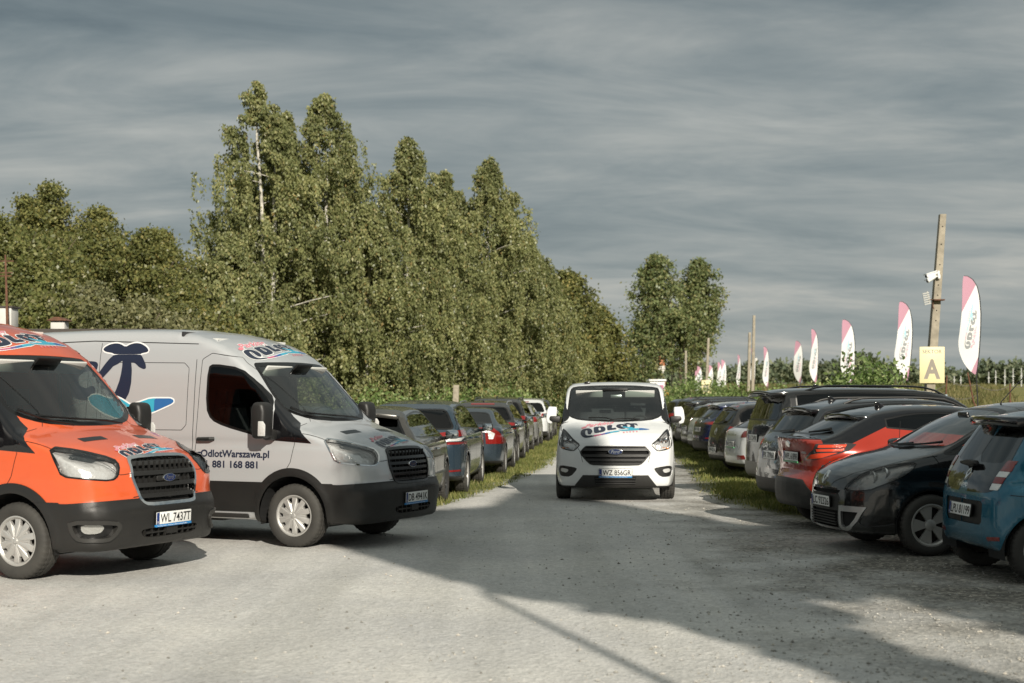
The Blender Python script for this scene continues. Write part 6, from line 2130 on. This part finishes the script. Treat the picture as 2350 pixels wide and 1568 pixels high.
spire = prof((0, .9), (.25, 1.1), (.5, .9), (.68, .55), (.82, .28), (.92, .13), (1, .03))
for xd, yt, Z, Rm, kind, nb, lab, kw in (
        (70, 388, 52, 2.6, 'broad', 150, 'tall dark tree with two pointed tips at the far left', dict(stems=3, spread=2.6)),
        (222, 412, 54, 2.5, 'broad', 150, 'tall dark tree with a pointed top, right of the twin-topped tree', dict(stems=3, spread=2.0)),
        (-20, 500, 44, 2.5, 'yellow', 110, 'yellow-green tree at the left edge of the photo', {}),
        (70, 590, 42, 1.9, 'yellow', 80, 'shorter yellow-green tree in front of the twin-topped tree', {}),
        (368, 530, 58, 2.2, 'broad', 110, 'mid-height tree standing alone left of the birches', {}),
        (450, 625, 60, 1.8, 'yellow', 80, 'pale yellow-green tree tucked against the left birch', {}),
        (300, 615, 60, 1.9, 'broad', 80, 'dark tree filling the gap behind the grey bush', {}),
        (215, 660, 40, 1.6, 'pale', 70, 'pale grey-green bush above the silver van roof', dict(base=.02)),
        (330, 690, 42, 1.6, 'pale', 60, 'low olive bush right of the pale bush', dict(base=.02)),
        (110, 680, 39, 1.5, 'yellow', 60, 'low yellow-green bush behind the white roof vent', dict(base=.02)),
        (430, 660, 46, 1.7, 'broad', 70, 'dark low tree just left of the drooping birch', dict(base=.02)),
        (-60, 420, 50, 2.4, 'broad', 90, 'dark tree cut by the left edge behind the yellow-green tree', {})):
    kw.setdefault('base', .10)
    tree('leafy_tree', lab, GP(xd, Z), Z, HZ(yt, Z), (lambda t, r=Rm: spire(t) * r), nb, kind, LG_, leaf=.125, per=50, strands=8, droop=.5, up=1.35, tr=.13, clump=.34, **kw)
for xd, yt, Z, Rm, nb, lab in ((1508, 572, 150, 2.7, 130, 'left one of the pair of poplars beyond the white van'), (1598, 582, 154, 2.6, 130, 'right one of the pair of poplars beyond the white van'), (1560, 700, 152, 2.9, 90, 'low poplar growth between the two tall poplars'),
                               (1475, 720, 149, 1.7, 50, 'slim poplar side stem leaning out to the left')):
    pr_ = prof((0, .5), (.15, 1.25), (.4, 1.1), (.65, .85), (.85, .55), (.95, .3), (1, .08))
    tree('poplar_tree', lab, GP(xd, Z), Z, HZ(yt + 18, Z) - float(gz(GP(xd, Z), Z)), (lambda t, r=Rm: pr_(t) * r), nb, 'poplar', 'poplars', leaf=.30, per=22, strands=5, droop=.4, base=.10, up=1.7, tr=.2, clump=.38)


def bush(label, X, Y, H, Rr_, n, kind='bush', group='bushes along the right fence', leaf=.10, name='bush', squash=.8):
    root = thing(name, label, 'bush', (X, Y, float(gz(X, Y))), 0, group)
    st = MB()
    P = []
    for k in range(n):
        a, e = rng.uniform(0, 6.28), rng.random() ** .6
        r = Rr_ * math.sqrt(rng.random())
        hz_ = H * (1 - .6 * (r / Rr_) ** 2) * (.30 + .70 * e) * (1.06 if k % 9 else 1.18)
        c = np.array([r * math.cos(a), r * math.sin(a) * squash, hz_])
        if k % 3 == 0:
            st.tube([(c[0] * .2, c[1] * .2, 0), (c[0] * .7, c[1] * .7, hz_ * .6), tuple(c)], [.016, .011, .005], 5, cap=False)
        P.append(c + rng.normal(0, 1, (26, 3)) * np.array([.16, .16, .11]) * (Rr_ / 1.1) ** .5)
    P = np.concatenate(P)
    P = P[P[:, 2] > .04]
    V, F = leaves(P, leaf, .2, .6)
    st.build('stems', BARK, root)
    mk('foliage', V, F, island_mat('leaves_' + kind, LEAF[kind], .40, .30), root, smooth=False)
    return root


for k, (xd, yt, Z, Rr_, n, lab) in enumerate((
        (1990, 832, 31, 1.25, 240, 'big leafy elder bush over the roof of the tall black off-road wagon'), (2075, 880, 33, .95, 90, 'bramble bush at the foot of the sector A pole'), (1925, 868, 40, 1.1, 100, 'bush left of the big elder bush'),
        (2020, 874, 42, 1.3, 100, 'bush hidden behind the big elder bush'), (1860, 868, 48, 1.4, 110, 'bush under the third nearest flags'), (1800, 872, 55, 1.5, 110, 'bush right of the twin concrete poles'), (1755, 876, 62, 1.5, 100, 'bush behind the twin concrete poles'),
        (1700, 872, 75, 1.8, 100, 'bush between the twin poles and the sector B sign'), (1660, 868, 88, 2.0, 100, 'bush right of the sector B sign'), (1612, 852, 105, 2.4, 100, 'tall bush behind the sector B sign'), (1575, 850, 118, 2.6, 100, 'tall bush left of the sector B sign'),
        (2110, 892, 36, .8, 60, 'low bramble beside the bare concrete pole'), (1950, 882, 36, 1.0, 80, 'low bush in front of the field'))):
    X = GP(xd, Z)
    bush(lab, X, Z, max(.7, (HZ(yt, Z) - float(gz(X, Z))) * (1 if Z < 32 else .82)), Rr_, n, leaf=.075 + Z * .0011)
for k, (xd, Z, h, lab) in enumerate(((880, 58, 1.9, 'green hedge bush under the tallest birches'), (985, 62, 1.9, 'green hedge bush under the slim-topped birch'), (1085, 66, 2.1, 'green hedge bush beside the bare post'), (1165, 70, 2.2, 'green hedge bush under the dense pointed birch'),
                                 (1235, 76, 2.3, 'green hedge bush near the lane end'), (1290, 84, 2.4, 'bush under the round tree at the lane end'))):
    bush(lab, GP(xd, Z), Z, h, 2.0, 130, group='hedge bushes under the birches', leaf=.15)


def far_wood():
    P = []
    for k in range(150):
        Y = rng.uniform(235, 330)
        X = (rng.uniform(1250, 2420) - 1175) / 3264 * Y
        zb = float(gz(X, Y))
        h = rng.uniform(2.0, 3.9) + 1.2 * max(0, math.sin(X * .11 + 1.) * .8)
        r = rng.uniform(1.8, 3.6)
        for q in range(24):
            a, e = rng.uniform(0, 6.28), rng.uniform(-.3, 1.5)
            c = np.array([X + r * math.cos(a) * math.cos(e), Y + r * math.sin(a) * math.cos(e), zb + h * .5 + h * .5 * math.sin(e)])
            P.append(c + rng.normal(0, .5, (14, 3)))
    P = np.concatenate(P)
    V, F = leaves(P, .8, .1, .75)
    tag(mk('distant_wood', V, F, island_mat('leaves_far', LEAF['far'], .8, .2), smooth=False), 'long dark wood on the horizon beyond the field', 'wood', None, 'stuff')


far_wood()

# ---------------------------------------------------------------- poles, signs, flags
CONC = pmat('old_concrete', (.30, .265, .205), .85, var=.22, vscale=7, bump=.3, bscale=40)
RUST = pmat('rusty_iron', (.13, .06, .035), .85, var=.4, vscale=12)
YEL = pmat('sign_yellow', (.74, .66, .38), .5, var=.05, vscale=3)
SGREY = pmat('sign_grey', (.26, .23, .19), .6)


def pole(label, Z, xb, xt, yt, wb_, wt_, twin=False, name='concrete_pole'):
    X0, X1 = GP(xb, Z), GP(xt, Z)
    z0 = float(gz(X0, Z))
    zt = HZ(yt, Z)
    Xb = X0 - (X1 - X0) * (HC - z0) / (zt - HC)
    root = thing(name, label, 'pole', (Xb, Z, z0), 0, 'concrete poles along the right fence')
    for o in ((-.62 * wb_, .62 * wb_) if twin else (0,)):
        m = MB()
        H = zt - z0 - (.9 if o < 0 else 0)
        a, b = wb_ / 2, wt_ / 2
        dx = (X1 - Xb) * H / (zt - z0)
        m.add([(o - a, -a, 0), (o + a, -a, 0), (o + a, a, 0), (o - a, a, 0), (o + dx - b, -b, H), (o + dx + b, -b, H), (o + dx + b, b, H), (o + dx - b, b, H)], [(0, 1, 5, 4), (1, 2, 6, 5), (2, 3, 7, 6), (3, 0, 4, 7), (4, 5, 6, 7), (3, 2, 1, 0)])
        sh = m.build('shaft', CONC, root, bevel=.012)
        if not twin and wt_ < .16:
            for fq in (.58, .62, .68, .72, .74, .80, .88, .95):
                w_ = wb_ + (wt_ - wb_) * fq
                v = MB().lathe([(.001, -.004), (.016, -.004), (.016, .004), (.001, .004)], 10)
                MB().add([(p[0] + o + dx * fq, p[1] - w_ / 2, p[2] + H * fq) for p in v.v], v.f).build('bolt_hole', DARK, sh)
    return root, Xb, z0, X1, zt


pa, Xb, z0, X1, zt = pole('leaning concrete pole with the sector A sign and two white cameras', 34, 2132, 2163, 492, .24, .15)
for dz, dy, yaw in ((HZ(632, 34), -.02, -18), (HZ(641, 34), -.10, -30)):
    xx = Xb + (X1 - Xb) * (dz - z0) / (zt - z0)
    cm = thing('security_camera', 'upper white security camera on the leaning concrete pole' if dy > -.05 else 'lower white security camera with a dark lens on the leaning pole', 'camera', (xx - .12, 33.88 + dy, dz), 0, 'security cameras')
    Mr = Matrix.Rotation(R(yaw), 3, 'Y') @ Matrix.Rotation(R(25), 3, 'Z')
    bx = MB().lathe([(.001, -.17), (.034, -.17), (.045, -.16), (.045, .10), (.035, .12), (.001, .12)], 16, 'x')
    MB().add([Mr @ Vector(v) + Vector((-.08, 0, 0)) for v in bx.v], bx.f).add([Mr @ (Vector(v) * 1.12) + Vector((-.08, 0, .012)) for v in MB().box((-.02, 0, .035), (.30, .10, .02)).v], [(0, 1, 3, 2), (4, 6, 7, 5), (0, 4, 5, 1), (2, 3, 7, 6), (0, 2, 6, 4), (1, 5, 7, 3)]).build('housing', V_WHITE, cm)
    ln = MB().lathe([(.001, -.176), (.032, -.176), (.032, -.165)], 14, 'x')
    MB().add([Mr @ Vector(v) + Vector((-.08, 0, 0)) for v in ln.v], ln.f).build('lens', GLOSSB, cm)
    MB().tube([(-.05, 0, 0), (.02, 0, .05), (.10, .05, .05)], .018, 8).box((.10, .06, .05), (.05, .07, .09)).build('bracket', V_WHITE, cm)
fx = Xb + (X1 - Xb) * (HZ(684, 34) - z0) / (zt - z0)
fl = thing('panel_antenna', 'grey slatted panel antenna on an iron bracket, left of the leaning pole', 'antenna', (fx, 33.85, HZ(684, 34)), 0)
m = MB()
for k in range(6):
    m.box((-.30 + .010 * k, 0, .10 - .05 * k), (.16, .03, .03), Matrix.Rotation(R(-12), 3, 'Y'))
m.box((-.23, .02, .0), (.03, .03, .30), Matrix.Rotation(R(-12), 3, 'Y'))
m.build('panel', pmat('galvanised', (.30, .30, .28), .5, .5), fl)
MB().tube([(-.22, 0, -.05), (.10, 0, -.06)], .014, 6).tube([(-.12, .0, -.06), (-.13, 0, -.20), (-.10, 0, -.28)], .012, 6).box((.0, 0, -.06), (.26, .22, .03)).build('bracket', RUST, fl)


def sign(label, Z, xc, yc, wpx, hpx, big, small=None, mat=YEL, name='sector_sign', tilt=0., ypos=None):
    s_ = 3264 / Z
    w_, h_ = wpx / s_, hpx / s_
    Y = (ypos or Z - .16)
    root = thing(name, label, 'sign', (GP(xc, Y), Y, HZ(yc + hpx / 2, Y)), 0)
    MB().box((0, 0, h_ / 2), (w_, .012, h_)).build('board', mat, root, bevel=.003)
    V, T = text_shape(big, bold=.035)
    hb = h_ * (.50 if small else .62)
    V = V * [w_ * (.66 if small else .5) / V[:, 0].max(), hb] - [w_ * (.33 if small else .25), 0]
    zb = h_ * (.14 if small else .12)
    mk('letter', [(a, -.0075, b + zb) for a, b in V], T, SGREY, root, smooth=False)
    if small:
        V, T = text_shape(small, bold=.015)
        V = V * [w_ * .78 / V[:, 0].max(), h_ * .10] - [w_ * .39, 0]
        mk('lettering', [(a, -.0075, b + h_ * .82) for a, b in V], T, SGREY, root, smooth=False)
    return root


sign('yellow SEKTOR A sign fixed to the leaning concrete pole', 34, 2139, 838, 57, 83, 'A', 'SEKTOR')
pole('pair of bare concrete poles standing side by side in the bushes', 75, 1722, 1726, 724, .17, .13, True)
pole('thin concrete pole that carries the sector B sign', 104, 1620, 1626, 776, .22, .16)
pole('thin bare concrete pole left of the sector B sign', 132, 1574, 1574, 805, .22, .18)
pole('farthest thin concrete pole at the right edge of the white van roof', 163, 1541, 1543, 826, .24, .2)
sign('small yellow SEKTOR B sign on the thin pole far down the lane', 104, 1621, 888, 22, 30, 'B', 'SEKTOR')
sign('tiny orange SEKTOR C sign beside the white van roof', 128, 1529, 902, 12, 14, 'C', None, pmat('sign_orange', (.62, .28, .03), .5))
pole('bare wooden post rising from the hedge behind the left row', 60, 1046, 1047, 884, .26, .24, name='wooden_post')

FL_W = pmat('flag_white', (.72, .72, .71), .8)
FL_P = pmat('flag_pink', (.47, .25, .32), .8)
FL_G = pmat('flag_grey', (.29, .30, .31), .8)
FL_B = pmat('flag_blue', (.38, .60, .68), .8)
FL_R = pmat('flag_script', (.68, .38, .46), .8)


def flag_proto():
    root = thing('feather_flag', 'nearest feather flag, right of the sector A sign', 'flag', (0, 0, 0), 0, 'white and pink feather flags along the fence')
    H, B = 2.45, 1.5
    edge_r = [(0, 0), (.015, .1), (.035, .25), (.055, .45), (.066, .62), (.060, .78), (.040, .89), (0, .96), (-.05, .995), (-.085, 1.0)]
    edge_l = [(-.095, .965), (-.105, .90), (-.115, .78), (-.128, .62), (-.148, .46), (-.165, .34), (-.155, .24), (-.12, .14), (-.07, .06)]
    wave = lambda x, z: .05 * math.sin(z * 2.2 + 1) * (-x + .07) / .2 * 1.2
    def fn(a, b, hh):
        return (a * H, hh + wave(a, b * H), B + b * H)
    MB().tube([(0, 0, -1.3), (0, 0, B)] + [fn(a + .006, b, 0) for a, b in edge_r[1:]], [.018, .016] + [.012] * 5 + [.008] * 4, 6).build('flag_pole', pmat('pole_black', (.03, .03, .03), .5), root)
    MB().lathe([(.001, .0), (.22, .0), (.22, .03), (.05, .07), (.025, .09), (.025, .2), (.001, .2)], 16, 'z').build('flag_foot', BLACK, root)
    ol = [(a, b) for a, b in edge_r] + edge_l
    V, T = poly_shape([chaikin(ol, 1, .2)])
    V, T = refine2d(V, T, .08)
    def sheet(name, V, T, mat, th, parent):
        n = len(V)
        A = [fn(a, b, -th) for a, b in V] + [fn(a, b, th) for a, b in V]
        F = np.concatenate([T, T[:, ::-1] + n])
        return mk(name, A, F, mat, parent)
    cl = sheet('flag_cloth', V, T, FL_W, .0015, root)
    # pink corners: parts of the same outline
    m3 = (np.stack([V[:, 0], V[:, 1], 0 * V[:, 0]], 1), np.tile([0., 0, 1.], (len(V), 1)), T)
    line = lambda p, q: (lambda P, N: (P[:, 0] - p[0]) * (q[1] - p[1]) - (P[:, 1] - p[1]) * (q[0] - p[0]))
    up, _ = carve(m3, line((-.14, .62), (.045, .93)), .02, 1)
    up = carve(m3, lambda P, N: -((P[:, 1] - .63) - (P[:, 0] + .13) * (.295 / .175)), .03, 1)[0]
    lo = carve(m3, lambda P, N: (P[:, 1] - .01) - (P[:, 0] + .06) * (.22 / .11), .03, 1)[0]
    for q in (up, lo):
        sheet('flag_corner', q[0][:, :2], q[2], FL_P, .0035, cl)
    for m_, V, T, L in merged_logo(0.):
        mt = {'sticker_navy': FL_G, 'sticker_pink': FL_R, 'sticker_cyan': FL_B, 'sticker_blue': FL_B, 'sticker_rose': FL_R, 'sticker_purple': FL_R}[m_.name]
        W = np.stack([-.035 + V[:, 1] * .215 + V[:, 0] * .02, .50 + V[:, 0] * .235], 1)
        sheet(LOGO_NAMES[m_.name], W, T, mt, .0030 + .001 * L, cl)
    return root


fp = flag_proto()
for k, (xd, yb, hpx, rz, lab) in enumerate((
        (2250, 862, 230, 0, None), (2087, 875, 183, 4, 'second nearest feather flag, just left of the sector A sign'), (1966, 884, 152, -6, 'feather flag whose foot is hidden by the big elder bush'), (1877, 880, 125, 35, 'feather flag fourth from the right, narrower'),
        (1838, 880, 98, -28, 'leaning feather flag fifth from the right'), (1766, 890, 95, 38, 'feather flag just right of the pair of bare poles'), (1733, 885, 86, 45, 'feather flag half hidden by the pair of bare poles'), (1698, 890, 76, 50, 'narrow feather flag left of the pair of bare poles'),
        (1668, 893, 68, 20, 'right one of the two overlapping feather flags'), (1655, 893, 62, 30, 'left one of the two overlapping feather flags'), (1634, 895, 57, 15, 'feather flag just right of the sector B sign'), (1612, 898, 58, -10, 'feather flag partly behind the sector B sign'),
        (1602, 903, 52, 20, 'farthest feather flag, left of the sector B sign'))):
    Z = 3264 * 2.45 / hpx
    f = fp if k == 0 else copy_tree(fp)
    f.location = (GP(xd, Z), Z, HZ(yb, Z) - 1.5)
    zg = float(gz(f.location.x, Z))
    d = f.location.z - zg
    f.location.z = zg
    for ch in f.children:                              # taller or shorter ground stake, same flag
        if not ch.name.startswith('flag_foot'):
            ch.location.z = d
    f.rotation_euler = (0, R(-2.5 + 1.5 * math.sin(k * 2.1)), R(rz))
    if lab:
        f['label'] = lab

# ---------------------------------------------------------------- fence by the field, masts, shed, chimneys
for lab, xd, yt, Z, arm, lower in (('rusty fence post with a pale blue foot right of the sector A sign', 2171, 862, 33, (.02, .0), True), ('fence post with a rusty arm leaning to the left', 2240, 896, 32, (-.19, .40), False), ('short dark fence post near the right edge', 2318, 880, 33, (0, .0), False)):
    X = GP(xd, Z)
    z0 = float(gz(X, Z))
    p = thing('fence_post', lab, 'fence post', (X, Z, z0), 0, 'posts of the old wire fence')
    h = HZ(yt, Z) - z0
    MB().tube([(0, 0, 0), (0, 0, h * .80)], .034, 8).build('post', pmat('post_paint', (.30, .36, .40), .7, var=.3, vscale=9) if lower else RUST, p)
    MB().tube([(0, 0, h * .80), (arm[0] * .3, 0, h * .86), (arm[0], 0, h + arm[1])], .018, 6).build('post_arm', RUST, p)
wr = thing('barbed_wire', 'sagging barbed wire strands strung along the old fence posts', 'wire', (GP(2171, 33), 33, 0), 0)
for (xa, ya), (xb, yb), sag in (((2171, 868), (2240, 882), .10), ((2240, 882), (2318, 886), .12), ((2318, 886), (2420, 850), .15), ((2171, 884), (2100, 905), .05), ((2171, 900), (2110, 900), .08), ((2171, 905), (2240, 908), .1)):
    A, B = np.array([GP(xa, 33), 33, HZ(ya, 33)]), np.array([GP(xb, 33), 33, HZ(yb, 33)])
    q = np.linspace(0, 1, 12)[:, None]
    pts = A * (1 - q) + B * q - np.array([0, 0, 1]) * (sag * 4 * q * (1 - q)) - [GP(2171, 33), 33, 0]
    m = MB().tube(pts, .006, 4, cap=False)
    for k in range(1, 11):
        m.tube([pts[k] + [0, 0, -.025], pts[k] + [.012, 0, .025]], .004, 4, cap=False)
    m.build('wire', pmat('old_wire', (.22, .20, .17), .6, .5), wr)
MAST = pmat('mast_white', (.62, .62, .60), .6)
for k, (xd, yt, Z) in enumerate(((1326, 852, 200), (1337, 846, 196), (1345, 838, 192), (1354, 842, 204), (1365, 838, 190), (2269, 854, 176), (2285, 850, 174), (2306, 848, 172), (2325, 846, 170), (2344, 844, 168), (2205, 866, 180), (2190, 868, 184))):
    X = GP(xd, Z)
    z0 = float(gz(X, Z))
    g = 'white approach light masts in the field' if xd > 2000 else 'white approach light masts behind the lane'
    p = thing('light_mast', 'thin white approach light mast, one of a line in the field at the right edge' if xd > 2000 else 'thin white approach light mast, one of a line left of the white van roof', 'mast', (X, Z, z0), 0, g)
    h = max(1.2, HZ(yt, Z) - z0)
    MB().tube([(0, 0, 0), (0, 0, h)], [.06, .04], 6).build('mast_pole', MAST, p)
    MB().box((0, 0, h * .55), (.34, .08, .06)).box((0, 0, h * .55 + .10), (.12, .12, .12)).build('mast_lamp', MAST, p, bevel=.02)
t_ = thing('striped_chimney', 'red and white banded chimney glimpsed through the poplars', 'chimney', (GP(1514, 240), 240, float(gz(GP(1514, 240), 240))), 0)
for k in range(9):
    r0, r1 = 1.05 - .05 * k, 1.05 - .05 * (k + 1)
    MB().lathe([(r0, k * 2.05), (r1, (k + 1) * 2.05)] + ([(.001, (k + 1) * 2.05)] if k == 8 else []), 24, 'z').build('chimney_band', pmat('band_white', (.66, .63, .58), .8) if k % 2 else pmat('band_red', (.50, .20, .10), .8), t_)
for i, xd in enumerate((1718, 2190 - 200)):
    Z = 900
    hz_ = 24 if i == 0 else 26
    tw_ = thing('far_tower', 'pale distant tower behind the flags left of the twin poles' if i == 0 else 'pale distant tower tip over the wood near the elder bush', 'tower', (GP((1735, 1948)[i], Z), Z, 0), 0)
    MB().tube([(0, 0, 0), (0, 0, hz_ * .8), (0, 0, HZ((822, 818)[i], Z))], [2.6, 1.8, .6], 10).build('tower_shaft', pmat('band_white', (.66, .63, .58), .8), tw_)
sh = thing('white_shed', 'small white cabin with a flat roof beyond the white van', 'cabin', (GP(1506, 125), 125, float(gz(GP(1506, 125), 125))), 0)
hs = HZ(872, 125) - float(gz(GP(1506, 125), 125))
MB().box((0, 0, hs / 2 - .1), (1.3, 2.2, hs - .2)).build('wall', WHITE, sh)
MB().box((0, 0, hs - .05), (1.5, 2.5, .16)).build('roof', WHITE, sh, bevel=.02)
MB().box((-.32, -1.11, hs * .6), (.4, .03, .5)).build('window', GLOSSB, sh)
MB().box((.35, -1.11, hs * .45), (.35, .03, hs * .8)).build('door', pmat('door_pink', (.45, .18, .28), .6), sh)
# low building behind the vans: only its chimney, roof vent and aerial show
zb = HZ(752, 27) - .05
bd = thing('low_building', 'low flat-roofed white building hidden behind the two vans', 'building', (-9.4, 28.5, 0), 0)
MB().box((0, 0, zb / 2 - .06), (5.6, 3.4, zb - .12)).build('wall', pmat('render_white', (.58, .57, .54), .9, var=.08), bd)
MB().box((0, 0, zb - .05), (5.9, 3.7, .12)).build('roof', pmat('roof_felt', (.07, .06, .055), .9), bd)
MB().box((-.8, -1.71, 1.5), (1.2, .04, 1.0)).build('window', GLOSSB, bd)
MB().box((1.4, -1.71, 1.05), (.95, .05, 2.1)).build('door', pmat('door_brown', (.16, .09, .05), .6), bd)
MB().box((GP(8, 27.5) + 9.4, -1.0, zb + .20), (.44, .4, .5)).build('chimney', pmat('render_white', (.58, .57, .54), .9), bd, bevel=.01)
MB().box((GP(8, 27.5) + 9.4, -1.0, zb + .465), (.5, .46, .03)).build('chimney_cap', pmat('roof_felt', (.07, .06, .055), .9), bd)
MB().box((GP(137, 27.5) + 9.4, -1.0, zb + .07), (.27, .27, .24)).build('roof_vent', pmat('render_white', (.58, .57, .54), .9), bd, bevel=.01)
MB().prism([(-.20, 0), (.20, 0), (.05, .07), (-.05, .07)], lambda a, b, hh: (GP(137, 27.5) + 9.4 + a, -1.0 + hh, zb + .20 + b), -.2, .2).build('vent_hood', RUST, bd)
an = thing('aerial_mast', 'thin rusty aerial mast with crossbars at the left edge', 'aerial', (GP(17, 26.8), 26.8, 0), 0)
ha = HZ(585, 26.8)
MB().tube([(0, 0, 0), (0, 0, ha * .7), (-.04, 0, ha)], [.035, .028, .016], 8).build('mast_pole', RUST, an)
for zz, ln in ((ha - .12, .16), (ha - .34, .14), (ha - .40, .12)):
    MB().tube([(-.04 - ln, 0, zz), (-.04 + ln, 0, zz)], .012, 6).build('crossbar', RUST, an)

# ---------------------------------------------------------------- what stands behind the photographer and shades the lot
SY = -6.


def shade_tree(label, uc, shape, n, trunk_to, mat='broad'):
    """shape: outline of the tree's shade on the lot, in u = x + SK y (across the light) and v (along it)"""
    X, Y = uc - SK * SY, SY
    root = thing('shade_tree', label, 'tree', (X, Y, 0), 0, 'trees behind the photographer')
    q = np.asarray(shape, float)
    uv = rng.uniform(q.min(0), q.max(0), (n * 3, 2))
    uv = uv[sdpoly(uv, chaikin(q, 1, .2)) < -.06][:n]
    y = SY + rng.normal(0, .8, len(uv)).clip(-1.6, 1.6)
    P = np.stack([uv[:, 0] - SK * y - X, y - Y, (uv[:, 1] - y) / SV], 1)
    V, F = leaves(P - [0, 0, .08], .20, .2, .85)
    MB().tube([(0, 0, 0), (.1, 0, trunk_to * .5), (0, 0, trunk_to)], [.28, .22, .14], 10).build('trunk', BARK, root)
    mk('crown', V, F, island_mat('leaves_' + mat, LEAF[mat], .55, .3), root, smooth=False)


shade_tree('tall dense tree behind the photographer that shades the lane', 5.1, [(2.75, 16.6), (3.25, 13.9), (3.6, 12.3), (4.5, 10.3), (4.62, 4), (5.42, 4), (5.46, 10.3), (5.95, 11.2), (5.8, 11.9), (6.6, 12), (7.5, 13.5), (8.75, 18), (8.4, 22), (8.25, 25.5), (7.9, 26), (6.9, 23.6), (6.2, 21.9), (4.8, 21), (3.6, 19.8), (2.8, 18.2)], 24000, 10)
shade_tree('broad dense tree behind the photographer that shades the right bays', 9.7, [(6.62, 3), (6.62, 12.4), (7.5, 14.2), (8.6, 19.2), (9.3, 18.6), (10.8, 16.4), (13.5, 15), (17, 14), (17.5, 3)], 34000, 9)
mp = thing('lamp_post', 'slim lamp post behind the photographer', 'lamp post', (3.4 + SK * 4, -4, 0), 0)
MB().tube([(0, 0, 0), (0, 0, 8.2)], [.06, .045], 8).build('post', SATIN, mp)
MB().tube([(0, 0, 8.2), (.25, 0, 8.35), (.7, 0, 8.35)], [.045, .04, .06], 8).build('lamp_arm', SATIN, mp)
